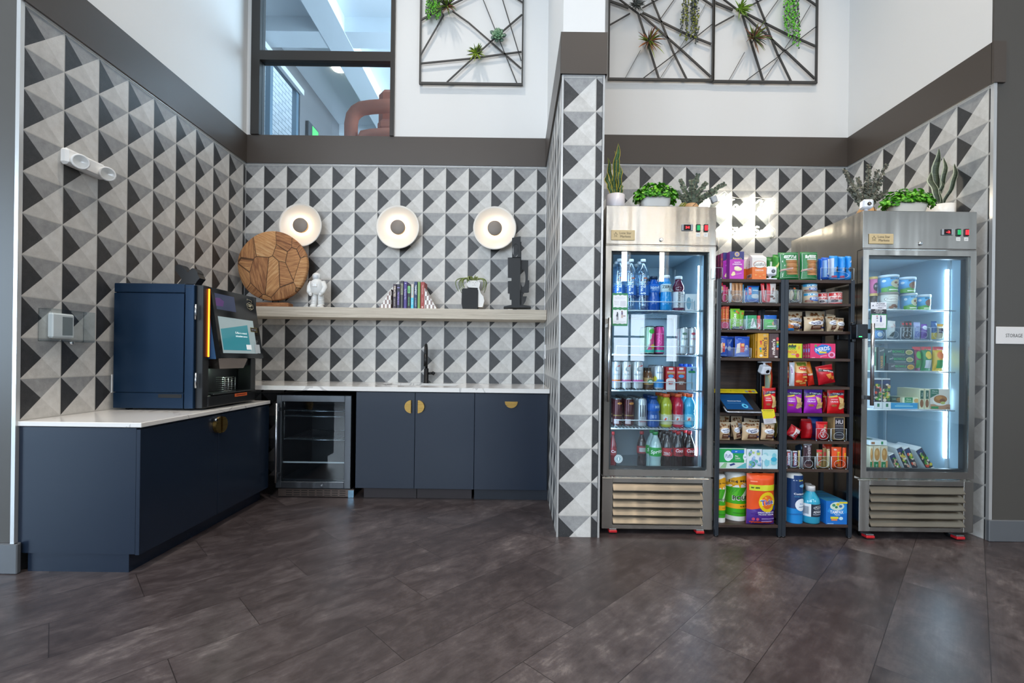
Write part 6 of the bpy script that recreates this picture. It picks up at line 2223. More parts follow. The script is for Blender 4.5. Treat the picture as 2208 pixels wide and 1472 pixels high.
# top of the units
z = SZL[1] + .0022
MC = [('r', 0, 1, .68, 1, '#3a3a78'), ('e', .5, .67, .52, .06, '#c238b8'), ('e', .5, .90, .17, .085, '#e6c66a'), ('e', .5, .90, .12, .06, '#8f86b8'), ('t', "Annie's", .5, .75, .64, .12, '#e6c66a', 0, True),
      ('t', 'WHITE', .52, .60, .44, .10, '#f6ecf6', 0, True), ('t', 'CHEDDAR', .52, .53, .68, .10, '#f6ecf6', 0, True), ('r', .22, .82, .478, .49, '#4a2a78'),
      ('e', .58, .36, .28, .07, '#efe3b8'), ('e', .5, .41, .2, .05, '#f6eccb'), ('p', [(.08, .14), (.2, .26), (.34, .26), (.40, .16), (.3, .12), (.16, .10)], '#efdfae'), ('t', 'classic', .62, .19, .4, .06, '#f6d6f2', 12)]
boxitem('macaroni_box', 1573.8, 1604.7, 542, SF, .045, z, '#c238b8', MC, 'purple macaroni box standing in front on top of the shelving unit', 'box', GS, sidecol='#7d2a86')
boxitem('macaroni_box', 1559.5, 1589, 544.5, SF + .05, .045, z, '#b033ae', MC, 'purple macaroni box half hidden behind the front one', 'box', GS, sidecol='#7d2a86')
for k, (u0, u1, vt) in enumerate(((1554.3, 1559, 546.5), (1548.4, 1552.6, 549), (1542.6, 1546.6, 553))):
    boxitem('macaroni_box', u0 - .0, u1, vt, SF + .05 + .03 * k, .10, z, '#8d2f66', [('r', .1, .9, .75, .82, '#b5624a'), ('r', .1, .9, .55, .65, '#a04a55'), ('r', .15, .85, .1, .3, '#a1485c')], 'crimson side of a macaroni box turned on edge, %s from the front boxes' % ('first', 'second', 'third')[k], 'box', GS)
bin_(1541, 1558, 577, SF - .006, .04, z + .0005, 'small clear bin in front of the crimson macaroni boxes', hole=False)


def gable(u0, u1, vt, vsh, Yf, d, label, dec, side):
    x, w, h = wid(u0, u1, vt, Yf, z + GAP)
    hs = at((u0 + u1) / 2, vsh, Yf)[2] - z - GAP
    m = MB()
    m.bbox(-w / 2, w / 2, -d / 2, d / 2, 0, hs, P('#e8762a', .35), .001)
    m.box(-w / 2 - .0003, w / 2 + .0003, -d / 2 - .0003, d / 2 + .0003, hs * .56, hs, P('#ebe6df', .35))
    wt = P('#efeae4', .35)
    m.add([(-w / 2, -d / 2, hs), (w / 2, -d / 2, hs), (w / 2, d / 2, hs), (-w / 2, d / 2, hs), (-w / 2 * .92, 0, h - .012), (w / 2 * .92, 0, h - .012), (-w / 2 * .92, -.002, h), (w / 2 * .92, -.002, h)],
          [(0, 1, 5, 4), (2, 3, 4, 5), (1, 2, 5), (3, 0, 4), (4, 5, 7, 6), (6, 7, 5, 4)], wt)
    m.decals(dec, lambda u, v, e: (-w / 2 + u * w, -d / 2 - .0005 - e, v * hs), .0004, 1, w / hs)
    m.decals(side, lambda u, v, e: (-w / 2 - .0005 - e, d / 2 - u * d, v * hs), .0004, 1, d / hs)
    return put(m, 'cracker_carton', (x, Yf + d / 2, z + GAP), label, 'carton', GS)


gable(1622.5, 1653, 543, 555, SF + .01, .07, 'white and orange gable-top cracker carton in front on the shelving unit',
      [('e', .52, .68, .46, .17, '#b5562a'), ('e', .52, .68, .43, .15, '#f3efe8'), ('t', 'Goldfish', .52, .69, .80, .24, '#2e2a2a', 0, False, .1), ('t', 'CHEDDAR', .5, .42, .60, .12, '#f6e6d0', 0, True), ('r', .2, .8, .33, .345, '#f3b25c'),
       ('e', .25, .2, .08, .03, '#e8a04a'), ('e', .55, .14, .08, .03, '#e8a04a'), ('e', .8, .2, .08, .03, '#e8a04a')], [('r', .1, .9, .10, .26, '#d8cfc8'), ('r', .2, .8, .12, .24, '#7a6a62'), ('t', 'Goldfish', .5, .68, .8, .2, '#5a4a42', 90)])
gable(1600, 1621, 548, 558, SF + .09, .07, 'second white and orange cracker carton standing back between macaroni and front carton', [('e', .7, .6, .3, .1, '#f0a04a')], [])


def smart_cam(loc, label, yaw=0.0, flip=False, pitch=0.0):
    r = empty('security_camera', loc, label, 'camera', 'small white cube cameras')
    r.rotation_euler = (0, 0, yaw)
    s_ = -1 if flip else 1
    wp = P('#e6e8ee', .3)
    m = MB()
    m.bbox(-.030, .034, -.022, .026, 0 if not flip else -.010, .010 if not flip else 0, wp, .004)
    m.build('base', r)
    m = MB()
    m.tube([(0, 0, .006 * s_), (0, 0, .028 * s_)], .007, wp, 12)
    m.sphere((0, 0, .026 * s_), .011, .011, .011, wp, 14, 8)
    m.build('joint', r)
    m = MB()
    R = Matrix.Translation((0, -.004, .053 * s_)) @ Matrix.Rotation(pitch, 4, 'X') @ Matrix.Rotation(.05, 4, 'Y')
    m.T = R
    m.bbox(-.030, .030, -.026, .026, -.028, .028, wp, .009)
    m.T = None
    hd = m.build('head', r)
    m = MB()
    q = R @ Matrix.Rotation(PI / 2, 4, 'X')
    m.T = q
    m.lathe([(.0115, .0255), (.0115, .0272), (.0075, .0276), (.0001, .0272)], .004, -.002, 0, 20, mats=[P('#5d6068', .3), P('#14161c', .15), P('#0a0b10', .05)])
    m.lathe([(.002, .0262), (.002, .0268)], .004, .017, 0, 8, P('#8d9098', .3))
    m.T = None
    m.build('lens', hd)
    return r


q = at(1662, 601, SF + .02)
smart_cam((q[0], SF + .03, z + .0006), 'small white cube camera on top of the shelving unit beside the crackers')
TT = [('r', .05, .95, .06, .93, '#e8efe6'), ('r', .062, .938, .067, .925, '#1c7a3c'), ('r', .18, .80, .76, .87, '#e9eee6'), ('t', "TATE'S", .49, .815, .56, .10, '#8fa596', 0), ('r', .26, .82, .70, .735, '#dfe8de')]
TT += [('e', .56, .66 - .058 * k, .33 - .012 * (k % 3), .030, ('#b98150', '#a56c3c', '#c58e5c')[k % 3]) for k in range(9)]
TT += [('p', [(.0, .30), (.55, .36), (.58, .42), (.02, .37)], '#c9aaa0'), ('t', 'chocolate chip', .3, .355, .4, .03, '#7a3a34', 6)]
bagitem('cookie_bag', 1656, 1678, 552, SF + .06, .05, z, '#2a7a35', [('r', .25, .98, .58, .78, '#e3e8df'), ('t', 'TA', .55, .68, .45, .12, '#6f8876'), ('r', .3, 1, 0, .5, '#8a5a3a')], 'green cookie bag standing back behind the white camera', 'cookie bag', GS, seed=3, flat=.8)
bagitem('cookie_bag', 1683.5, 1729, 541, SF, .06, z, '#1c7a3c', TT, 'green cookie bag with a stack of cookies, the one nearer the crackers', 'cookie bag', GS, rot=(0, -.035, 0), seed=4, flat=.75, seal=.05)
bagitem('cookie_bag', 1731, 1769, 541, SF + .004, .06, z, '#1c7a3c', TT, 'green cookie bag with a stack of cookies beside the blue cookie packs', 'cookie bag', GS, seed=5, flat=.75, seal=.05)
bagitem('cookie_bag', 1673, 1684, 546, SF + .012, .07, z, '#3f8f3a', [('p', [(.0, .5), (1, .75), (1, .68), (.2, .42)], '#d9cf8a'), ('r', .1, .9, .1, .4, '#5aa050')], 'green cookie bag turned sideways next to the two upright ones', 'cookie bag', GS, seed=6, flat=.8)
for k, (u0, u1, vt, dec) in enumerate(((1770.5, 1776, 556, []), (1777, 1793, 553, [('r', .0, .4, .1, .85, '#8fb6de'), ('r', .5, .9, .2, .9, '#cfdcea')]), (1794, 1812, 549.5, [('r', .0, .28, .12, .88, '#d0dcea'), ('e', .72, .42, .24, .12, '#3a2a2a'), ('t', 'OREO', .45, .42, .46, .26, '#eef4fb', 90, True), ('r', .1, .6, .08, .16, '#c23a5a')]),
                                   (1813, 1827.5, 551, [('e', .78, .42, .24, .12, '#3a2a2a'), ('t', 'OREO', .42, .42, .50, .28, '#eef4fb', 90, True), ('r', .1, .6, .08, .16, '#c23a5a')]), (1828.5, 1840, 550, [('e', .5, .42, .3, .10, '#3a2a2a'), ('t', 'OREO', .6, .75, .5, .2, '#eef4fb', 60, True)]))):
    bagitem('cookie_pack', u0, u1, vt, SF + .01, .05, z + .0065, '#1a5fc8' if k < 2 else '#1f8fe0', dec, 'blue cookie pack upright in the top bin, %s' % ('dark edge one', 'one showing nutrition panel', 'widest one', 'second from the freezer', 'nearest the freezer')[k], 'cookie pack', 'blue cookie packs', seed=10 + k, flat=.85, bow=.02, seal=.04)
bin_(1770, 1841.5, 578, SF, .10, z, 'wide clear bin around the blue cookie packs on top')
# second shelf of the tablet unit
z = SZL[2]
for u0, u1, lab in ((1544.5, 1572, 'clear bin with the pink snack bars'), (1573, 1605, 'clear bin with the brown snack bars'), (1606, 1640, 'clear bin with the blue energy bars'), (1641, 1677.5, 'clear bin with the red and white chocolate bars')):
    bin_(u0, u1, 627, SF, .12, z, lab)
GB = 'bars in the clear bins'
B = lambda name, u0, u1, vt, col, dec, lab, y=.008, t=.012, rot=(0, 0, 0), seed=0, zz_=None, cat='snack bar', **k: bagitem(name, u0, u1, vt, SF + y, t, (z if zz_ is None else zz_) + .007, col, dec, lab, cat, GB, rot=rot, seed=seed, bow=.02, seal=.05, flat=.3, **k)
B('snack_bar', 1547, 1559.5, 603, '#7a3a35', [('r', 0, 1, .82, 1, '#c01f2a'), ('r', .1, .95, .5, .82, '#3aa0a8'), ('r', .4, .95, .6, .8, '#e3b33a'), ('r', .1, .55, .45, .8, '#e8e8e4'), ('t', 'ONE', .35, .66, .26, .36, '#23262c', 90, True)], 'snack bar with red top and rainbow band standing in the first bin', seed=60)
B('snack_bar', 1558.5, 1566, 614, '#d42a6e', [('r', .2, .4, .1, .9, '#f06aa0')], 'bright pink snack bar beside the rainbow one', seed=61, y=.02)
B('snack_bar', 1565, 1571, 618, '#c64a62', [('r', 0, 1, .1, .5, '#8a5a3e')], 'rose pink snack bar at the side of the first bin', seed=62, y=.02)
for k in range(3):
    B('snack_bar', 1578.5 + 8.2 * k, 1586 + 8.2 * k, 607, '#b27a4a', [('r', .2, .4, .3, .95, '#d9a878'), ('e', .5, .12, .4, .08, '#6a4128'), ('e', .3, .25, .2, .05, '#7a4b2e')], 'caramel brown snack bar in the second bin, %s' % ('first by the pink bars', 'middle one', 'third one')[k], seed=63 + k)
B('snack_bar', 1574.5, 1579, 608, '#c3c9cf', [('r', .2, .8, .4, .6, '#8d6a5a')], 'silver edged snack bar squeezed at the side of the brown ones', seed=66)
B('snack_bar', 1601, 1605, 613, '#3f9fd0', [], 'light blue bar edge behind the brown snack bars', seed=67, y=.03)
B('energy_bar', 1613, 1638, 616, '#3f8fc8', [('r', 0, 1, 0, .18, '#1450a8'), ('r', .08, .30, .45, .92, '#c8324a'), ('t', 'CLIF', .19, .68, .40, .17, '#e9edf2', 90, True), ('e', .62, .36, .34, .14, '#c9d3d6'), ('r', .4, .9, .7, .75, '#bfdcee'), ('r', 0, 1, .93, 1, '#1450a8')], 'blue energy bar facing forward in the third bin', seed=68, t=.02)
B('energy_bar', 1607.5, 1613, 620, '#2461b8', [('r', .1, .9, .5, .7, '#b8607a')], 'narrow dark blue energy bar edge in the third bin', seed=69, y=.02)
B('chocolate_bar', 1655, 1675, 608, '#e6dcd6', [('r', .0, .32, 0, 1, '#d1202c'), ('t', 'bueno', .55, .6, .7, .22, '#7a2a22', 82, True), ('e', .45, .3, .24, .06, '#6b3f2a'), ('e', .75, .2, .2, .05, '#7a4a30')], 'white and red hazelnut chocolate bar upright in the fourth bin', seed=70, t=.02, cat='chocolate bar')
B('chocolate_bar', 1643, 1651, 607, '#cf1f2a', [('r', .4, .6, .1, .9, '#f0d6d6')], 'slim red chocolate bar tilted in the fourth bin', seed=71, cat='chocolate bar', rot=(0, -.10, 0))
B('chocolate_bar', 1648, 1655, 622, '#c9232f', [('r', .2, .5, .1, .9, '#e9e0e0')], 'short red and white chocolate bar in the middle of the fourth bin', seed=72, y=.03, cat='chocolate bar')
# second shelf right unit
z = SZR[2]
bin_(1702, 1729, 625, SF, .12, z, 'clear bin holding the black snack bag')
bagitem('nut_bag', 1703.5, 1727, 613, SF + .008, .04, z + .007, '#1c1f1d', [('e', .18, .4, .16, .28, '#b5a489'), ('e', .82, .4, .16, .26, '#c0b096'), ('t', 'WONDERFUL', .5, .45, .95, .20, '#6fae2f', 90, True), ('e', .45, .78, .10, .05, '#c9693a'), ('r', .3, .7, .04, .12, '#5a6a3a')], 'black snack bag with green lettering and nuts in a clear bin', 'snack bag', GS, seed=20)
bagitem('nut_bag', 1694, 1706, 612, SF + .06, .03, z, '#3a3f34', [('e', .5, .5, .3, .25, '#b8ab92')], 'dark snack bag standing back beside the leg of the shelf', 'snack bag', GS, seed=21)
BS = [('r', 0, 1, .78, 1, '#3a9fcf'), ('t', '2X MORE', .5, .89, .6, .10, '#e9f2f7', 0, True), ('e', .62, .45, .34, .22, '#2f5fae'), ('t', 'BISCOFF', .62, .50, .5, .12, '#eaf1f8', 0, True), ('e', .2, .25, .14, .12, '#8a5a48'), ('e', .35, .2, .10, .10, '#7a4a3c'), ('e', .88, .22, .08, .10, '#8a5a48')]
o, t1 = tub(1731, 1762, 632, SF + .045, z, '#c9b9a0', '#d9d4ca', 'round tub with bright blue rim, lower of the two stacked on the second shelf', GS, BS, name='snack_tub', taper=.97, lidh=.006)
tub(1729.5, 1760, 609.5, SF + .045, t1, '#c9bba6', '#58aed8', 'round tub with bright blue rim, upper of the two stacked on the second shelf', GS, BS, name='snack_tub', taper=.97, lidh=.006)
NU = [('r', 0, 1, .72, 1, '#d22a2c'), ('t', '& GO', .5, .86, .5, .12, '#f3e3e0', 0, True), ('t', 'nutella', .48, .56, .74, .22, '#c22a2c', 0, True), ('e', .3, .25, .18, .12, '#4a4048'), ('e', .72, .3, .16, .10, '#9fbcd0'), ('r', 0, 1, 0, .07, '#c22a2c')]
tub(1763, 1782.5, 632, SF + .05, z, '#e6e2e0', '#c9c4c0', 'white and red hazelnut spread tub beside the stacked blue tubs', GS, NU, name='snack_tub', taper=.95, lidh=.005)
tub(1785, 1813.5, 631, SF + .03, z, '#e6e2e0', '#c9c4c0', 'white and red hazelnut spread tub in front near the freezer side', GS, NU, name='snack_tub', taper=.95, lidh=.005)
tub(1799, 1819, 634, SF + .12, z, '#e3d8d6', '#c9c4c0', 'white and red hazelnut spread tub standing farthest back', GS, NU, name='snack_tub', taper=.95, lidh=.005)
# third shelf
z = SZL[3]
for u0, u1, lab in ((1543.5, 1573.5, 'clear bin with the orange and red candy sticks'), (1575, 1606, 'clear bin with the lime green candy pouches'), (1607.5, 1641.5, 'clear bin with the green gum pack'), (1646, 1678.5, 'clear bin with the bright green and blue pack')):
    bin_(u0, u1, 688, SF, .12, z, lab)
for k, (u0, u1, vt) in enumerate(((1544, 1550.5, 669), (1551, 1558, 661), (1558.6, 1565.6, 660), (1566.2, 1573, 660))):
    B('candy_stick', u0, u1, vt, '#e2893a' if k else '#c86f3a', [('r', 0, 1, .9, 1, '#cf2a2a'), ('r', 0, 1, 0, .3, '#d85a86'), ('t', 'STARBURST', .5, .58, 4.6, .6, '#c9302f', 90, True)], 'orange and red candy stick in its bin, %s' % ('shortest one', 'second one', 'third one', 'nearest the green pouches')[k], seed=74 + k, zz_=z, cat='candy')
B('candy_pouch', 1576, 1597, 665, '#7fc22e', [('t', 'Skittles', .38, .42, 1.35, .36, '#eef3ea', 90, True), ('e', .62, .85, .12, .06, '#e2843a'), ('e', .8, .78, .10, .05, '#c94a3a'), ('e', .4, .88, .10, .05, '#2f8a7a'), ('r', .2, .9, .0, .10, '#3f5a6a')], 'lime green candy pouch with large white letters in front', seed=80, zz_=z, t=.018, cat='candy')
B('candy_pouch', 1594, 1605, 668, '#8fcc33', [('e', .6, .82, .22, .07, '#e2843a'), ('t', 'SOUR', .3, .35, 1.0, .3, '#eef3ea', 90, True), ('r', .1, .9, 0, .14, '#b04a8a')], 'lime green candy pouch behind, leaning toward the gum', seed=81, zz_=z, y=.03, t=.018, cat='candy', rot=(0, .08, 0))
boxitem('gum_pack', 1613, 1632, 679.5, SF + .008, .06, z + .007, '#1f9a62', [('p', [(.25, .05), (.45, .75), (.62, .78), (.98, .10)], '#e2ebe8'), ('t', 'Trident', .55, .45, .95, .26, '#1c2733', 78, True, .2)], 'green gum pack standing in the third bin', 'gum', GB, left=[('r', .2, .8, 0, 1, '#8fd2c8')])
boxitem('gum_pack', 1633.5, 1640, 680, SF + .012, .06, z + .007, '#e0555a', [('p', [(.1, .0), (.4, .5), (.9, .2)], '#f4dcdc')], 'red gum pack on edge beside the green one', 'gum', GB)
boxitem('gum_pack', 1608.5, 1612.5, 680, SF + .012, .06, z + .007, '#58a8a6', [('r', .3, .7, 0, 1, '#bfe2e4')], 'pale teal gum pack edge at the side of the green one', 'gum', GB)
B('candy_pouch', 1649, 1676.5, 679, '#2fae2f', [('r', 0, 1, .70, 1, '#1b62b8'), ('e', .4, .5, .28, .16, '#39c83a'), ('e', .72, .4, .16, .14, '#dcae6a'), ('r', .2, .9, .14, .24, '#d9e8e0'), ('r', .7, 1, .3, .68, '#1f3f6a')], 'bright green and blue candy pouch in the last bin', seed=82, zz_=z, t=.02, cat='candy')
z = SZR[3]
CK = [(1696, 1735, 671, .10, .05, 0, 'standing at the back by the inner leg'), (1742, 1784, 670, .13, .05, 0, 'standing at the back in the middle'),
      (1786, 1822, 676, .12, .05, .15, 'leaning at the back near the freezer'), (1697, 1735, 688, .01, .05, .30, 'in front by the inner leg, tilted'), (1738, 1783, 681, .0, .055, -.05, 'in front in the middle'), (1786, 1810, 679, .03, .05, -.22, 'tilted sideways in front near the freezer'), (1804, 1825, 684, .02, .05, .05, 'at the outer end in front')]
for k, (u0, u1, vt, y, t_, an, lab) in enumerate(CK):
    bagitem('cookie_bag', u0, u1, vt, SF + y, t_, z, '#d9c2a0', cookie_dec(k), 'small tan cookie bag on the third shelf, ' + lab, 'cookie bag', 'small tan cookie bags', rot=(0.0, an * .6, 0), seed=120 + k)
bagitem('cookie_bag', 1694, 1716, 699, SF - .006, .04, z, '#c56f2e', [('r', 0, 1, 0, .4, '#2a86cf'), ('e', .4, .7, .2, .14, '#7a4522'), ('e', .8, .6, .15, .12, '#7a4522')], 'orange and blue cookie bag lying low in front of the tan ones', 'cookie bag', GS, seed=128)
# fourth shelf
z = SZL[4]
PT = [('p', [(.05, .15), (.3, .2), (.32, .7), (.1, .62)], '#d8cdc4'), ('r', .30, .58, .22, .66, '#c8323a'), ('r', .36, .56, .5, .64, '#e6b06a'), ('t', 'POP', .78, .46, .30, .14, '#e6edf6', 75, True), ('t', 'TARTS', .66, .42, .40, .13, '#e6edf6', 75, True), ('r', .1, .9, .05, .08, '#8fb4e6'), ('r', .15, .4, .86, .89, '#6f9fe0')]
bagitem('pastry_pack', 1543.5, 1571, 724, SF + .006, .03, z + .0068, '#1a4fb8', PT, 'blue pastry pack in front at the cooler end of the fourth shelf', 'pastry pack', 'blue pastry packs', seed=85, flat=.6)
bagitem('pastry_pack', 1566, 1585.5, 725, SF + .045, .03, z + .0068, '#1a4fb8', [('t', 'POP', .5, .75, .5, .16, '#a9c6ee', 60, True), ('e', .35, .4, .2, .12, '#8f9cc0')], 'blue pastry pack standing back in the middle', 'pastry pack', 'blue pastry packs', seed=86, flat=.6)
bagitem('pastry_pack', 1586.5, 1619, 725, SF + .004, .03, z + .0068, '#1a4fb8', PT, 'blue pastry pack beside the yellow candy boxes', 'pastry pack', 'blue pastry packs', seed=87, flat=.6)
bin_(1542.5, 1620, 750, SF, .12, z, 'wide clear bin around the blue pastry packs', hole=False)
MM = [('t', "m&m's", .62, .46, 1.72, .42, '#4a2a20', 90, True), ('r', .50, .76, .88, .96, '#cfae6a'), ('e', .28, .66, .10, .045, '#c9382f'), ('e', .30, .58, .09, .04, '#d9562f'), ('e', .25, .38, .10, .05, '#2f8fd0'), ('e', .28, .28, .09, .035, '#4fae3a'), ('r', .86, .90, .55, .85, '#8a6420'), ('e', .3, .1, .14, .05, '#e3d9c4')]
boxitem('candy_box', 1634, 1658, 717.5, SF, .05, z, '#e0a41c', MM, 'yellow candy box facing forward on the fourth shelf', 'candy box', 'candy boxes on the fourth shelf', sidecol='#c98f18')
for k, (u0, u1) in enumerate(((1629, 1633.4), (1624.8, 1628.6), (1620.8, 1624.4))):
    boxitem('candy_box', u0, u1, 719 + k, SF + .012 + .02 * k, .06, z, '#c8901c', [('r', .3, .7, .1, .3, '#8a4a22'), ('r', .3, .7, .4, .7, '#7a6428')], 'edge of a yellow candy box, %s from the front one' % ('first', 'second', 'third')[k], 'candy box', 'candy boxes on the fourth shelf')
boxitem('candy_box', 1658.8, 1680, 717.5, SF + .002, .05, z, '#4a2a2c', [('t', "m&m's", .42, .46, 1.7, .42, '#8d6a66', 90, True), ('t', "m&m's", .43, .46, 1.6, .36, '#e6dcd6', 90, True), ('e', .85, .78, .14, .07, '#cf2a3a'), ('e', .86, .64, .12, .045, '#d9b83a'), ('e', .86, .56, .12, .045, '#4fae3a'), ('e', .86, .48, .12, .045, '#2f8fd0'), ('e', .84, .38, .12, .045, '#d9562f'), ('r', .55, .85, .03, .08, '#d9d2cc')], 'brown candy box beside the leg on the fourth shelf', 'candy box', 'candy boxes on the fourth shelf')
z = SZR[4]
SP = [('p', [(.05, .80), (.12, .92), (.25, .86), (.33, .98), (.42, .86), (.58, .92), (.6, .78), (.5, .70), (.1, .70)], '#2c3a24'), ('t', 'SOUR', .30, .68, .56, .19, '#2f9a2a', 0, True), ('t', 'PATCH', .33, .42, .60, .19, '#dd5a24', 0, True), ('e', .40, .25, .16, .05, '#d88aa0'), ('e', .68, .18, .13, .14, '#d63a2a'), ('e', .78, .72, .05, .12, '#dd9a2a'), ('r', .94, 1, 0, 1, '#8fc22e')]
boxitem('candy_box', 1694, 1730, 740.5, SF, .03, z, '#ddcf1e', SP, 'yellow sour candy box on the fourth shelf', 'candy box', GS)
NR = [('p', [(.14, .55), (.18, .75), (.3, .80), (.45, .95), (.66, .92), (.82, .78), (.84, .55), (.72, .38), (.5, .26), (.35, .22), (.2, .38)], '#1f6fc8'), ('t', 'NERDS', .48, .63, .56, .16, '#f2f4fa', 10, True), ('r', .34, .64, .34, .46, '#e0c93a'), ('e', .84, .24, .14, .20, '#e6a0cc'), ('e', .84, .24, .08, .12, '#c22a5a'), ('e', .2, .85, .05, .08, '#3fae5a'), ('t', 'gummy', .52, .14, .26, .06, '#f6d0e2', 10), ('r', .04, .18, .03, .05, '#f6e0ea')]
boxitem('candy_box', 1747.5, 1802, 740.5, SF, .03, z, '#e01f66', NR, 'pink candy box facing forward on the fourth shelf', 'candy box', GS)
for k in range(3):
    boxitem('candy_box', 1742.2 - 5.2 * k, 1746.8 - 5.2 * k, 741.2 + .5 * k, SF + .008 + .01 * k, .08, z, '#a81f4e', [('e', .5, .55, .4, .14, '#6f8fd0'), ('e', .5, .85, .3, .05, '#b8608a'), ('e', .5, .15, .3, .05, '#8aa04a')], 'crimson edge of a pink candy box, %s from the front one' % ('first', 'second', 'third')[k], 'candy box', GS)
# black power strip fixed to the unit's side
m = MB()
a, b = at(1802, 733, 2.95), at(1828, 722, 2.95)
m.bbox(a[0], b[0], 2.93, 2.97, a[2], b[2] + .01, P('#0d1014', .4), .004)
tag(wb(m, 'door_closer_box'), 'black box fixed under the third shelf near the freezer door lock', 'box')
# fifth compartment of the tablet unit: kiosk, hanging camera
zk = SZL[6]
kx0, kx1 = at(1538, 860, 2.80)[0], at(1655, 860, 2.80)[0]
kk = empty('checkout_tablet', (1.40, 2.86, zk), 'tilted self-checkout tablet with a dark blue screen on the shelving unit', 'tablet', None)
p00, p10, p01, p11 = [Vector(at(*q)) for q in ((1560, 886.5, 2.735), (1643, 886.5, 2.735), (1538, 847.5, 2.90), (1618, 847.5, 2.90))]
p00.z = p10.z = (p00.z + p10.z) / 2
p01.z = p11.z = (p01.z + p11.z) / 2
xa, xb = LX0 + .03, p10.x
A0, A1 = Vector((xa, 2.735, p00.z)), Vector((xb, 2.735, p00.z))
B0, B1 = Vector((xa, 2.90, p01.z)), Vector((xb, 2.90, p01.z))
nk = (A1 - A0).cross(B0 - A0).normalized()


def kf(u, v, e=0.0):
    return A0 + (A1 - A0) * u + (B0 - A0) * v + nk * e


m = MB()
vs = [kf(0, 0), kf(1, 0), kf(1, 1), kf(0, 1), kf(0, 0, -.016), kf(1, 0, -.016), kf(1, 1, -.016), kf(0, 1, -.016)]
m.add(vs, [(0, 1, 2, 3), (4, 7, 6, 5), (0, 4, 5, 1), (1, 5, 6, 2), (2, 6, 7, 3), (3, 7, 4, 0)], P('#15171b', .3))
m.tube([kf(.0, .25, -.005), kf(.0, .06, -.005), kf(.02, .01, -.005), kf(.06, -.01, -.005), kf(.95, -.01, -.005), kf(1, .0, -.005)], .005, P('#b9c0cc', .25, .7), 8)
m.add([kf(.1, .3, -.016), kf(.9, .3, -.016), kf(.9, .9, -.016), kf(.1, .9, -.016)] + [Vector((p.x, p.y, zk + .001)) for p in (kf(.1, .3), kf(.9, .3), kf(.9, .9), kf(.1, .9))], [(0, 1, 5, 4), (1, 2, 6, 5), (2, 3, 7, 6), (3, 0, 4, 7), (4, 5, 6, 7)], P('#101216', .5))
wb(m, 'body', kk)
m = MB()
m.decals([('r', .03, .80, .10, .93, P('#123a66', .12, 0, .35)), ('t', 'Checkout Here', .40, .55, .40, .045, P('#c9dcea', .4, 0, .6)), ('r', .16, .66, .42, .44, P('#2f5f8c', .4, 0, .4)), ('e', .62, .28, .085, .12, P('#3f8fb4', .3, 0, .5)), ('e', .62, .28, .038, .055, P('#123a66', .3, 0, .3))], kf, .0005)
wb(m, 'screen', kk)
m = MB()
a, b = at(1542, 845.5, 2.905), at(1635, 839, 2.93)
m.add([(LX0 + .024, 2.90, a[2] - .002), (at(1634, 845, 2.90)[0], 2.90, a[2] - .002), (at(1628, 839, 2.93)[0], 2.93, b[2]), (LX0 + .024, 2.93, b[2])], [(0, 1, 2, 3)], P('#e0c820', .45))
x0_, x1_ = LX0 + .024, at(1634, 845, 2.90)[0]
yl = lambda u, v, e: (x0_ + (x1_ - x0_ - .012 * v) * u, 2.90 + .03 * v - e, a[2] - .002 + (b[2] - a[2] + .002) * v + e * .5)
m.decals([('t', '2', .14, .5, .03, .05, '#1c1a14', 0, True), ('t', 'TAP TO PAY', .24, .5, .13, .035, '#2a2618'), ('t', '3', .41, .5, .03, .05, '#1c1a14', 0, True), ('t', 'SCAN ITEMS', .58, .68, .2, .02, '#2a2618'), ('t', 'HERE TO PAY', .58, .3, .2, .02, '#2a2618'), ('r', .74, .80, .15, .6, '#8f8f8f'), ('r', .82, .88, .15, .6, '#b5442f'), ('r', .9, .96, .15, .6, '#8f8f8f')], yl, .0006, 1, 3.0)
tag(wb(m, 'instruction_strip'), 'yellow checkout instruction strip above the tablet screen', 'sign')
m = MB()
yq = 2.738
pts = [at(*q) for q in ((1648, 914, yq), (1674, 911.5, yq), (1669, 882, yq), (1641.5, 882.5, yq))]
vs = [(p[0], yq, p[2]) for p in pts]
m.add(vs + [(x, yq + .002, z_) for x, _, z_ in vs], [(0, 1, 2, 3), (4, 7, 6, 5), (0, 4, 5, 1), (1, 5, 6, 2), (2, 6, 7, 3), (3, 7, 4, 0)], P('#c9c6cc', .5))
v0_, v1_, v2_, v3_ = [Vector(q) for q in vs]
tf = lambda u, v, e: (v0_ * (1 - u) + v1_ * u) * (1 - v) + (v3_ * (1 - u) + v2_ * u) * v - Vector((0, e, 0))
m.decals([('r', 0, 1, .36, 1, '#e2d022'), ('p', [(.8, .36), (1, .36), (1, .5)], '#d8345a'), ('t', 'Ask something', .5, .92, .8, .07, '#2a2618', 0, True), ('t', 'or need help', .5, .83, .55, .05, '#2a2618'), ('r', .15, .8, .26, .28, '#8f8c94'), ('r', .15, .7, .18, .20, '#8f8c94'), ('r', .15, .75, .10, .12, '#8f8c94')], tf, .0005)
tag(wb(m, 'hanging_tag'), 'yellow and white help tag hanging from the corner of the checkout tablet', 'sign')
q = at(1650, 774, 2.86)
smart_cam((q[0], 2.87, SZL[4] - .0178), 'small white cube camera hanging upside down above the checkout tablet', 0.1, True, .35)
m = MB()
a, b = at(1636, 845, 2.95), at(1646, 795, 2.95)
m.bbox(a[0], b[0], 2.93, 2.955, zk + .001, SZL[4] - .04, P('#12161c', .3, .3), .002)
tag(wb(m, 'card_reader_post'), 'black upright post behind the hanging white camera', 'post')
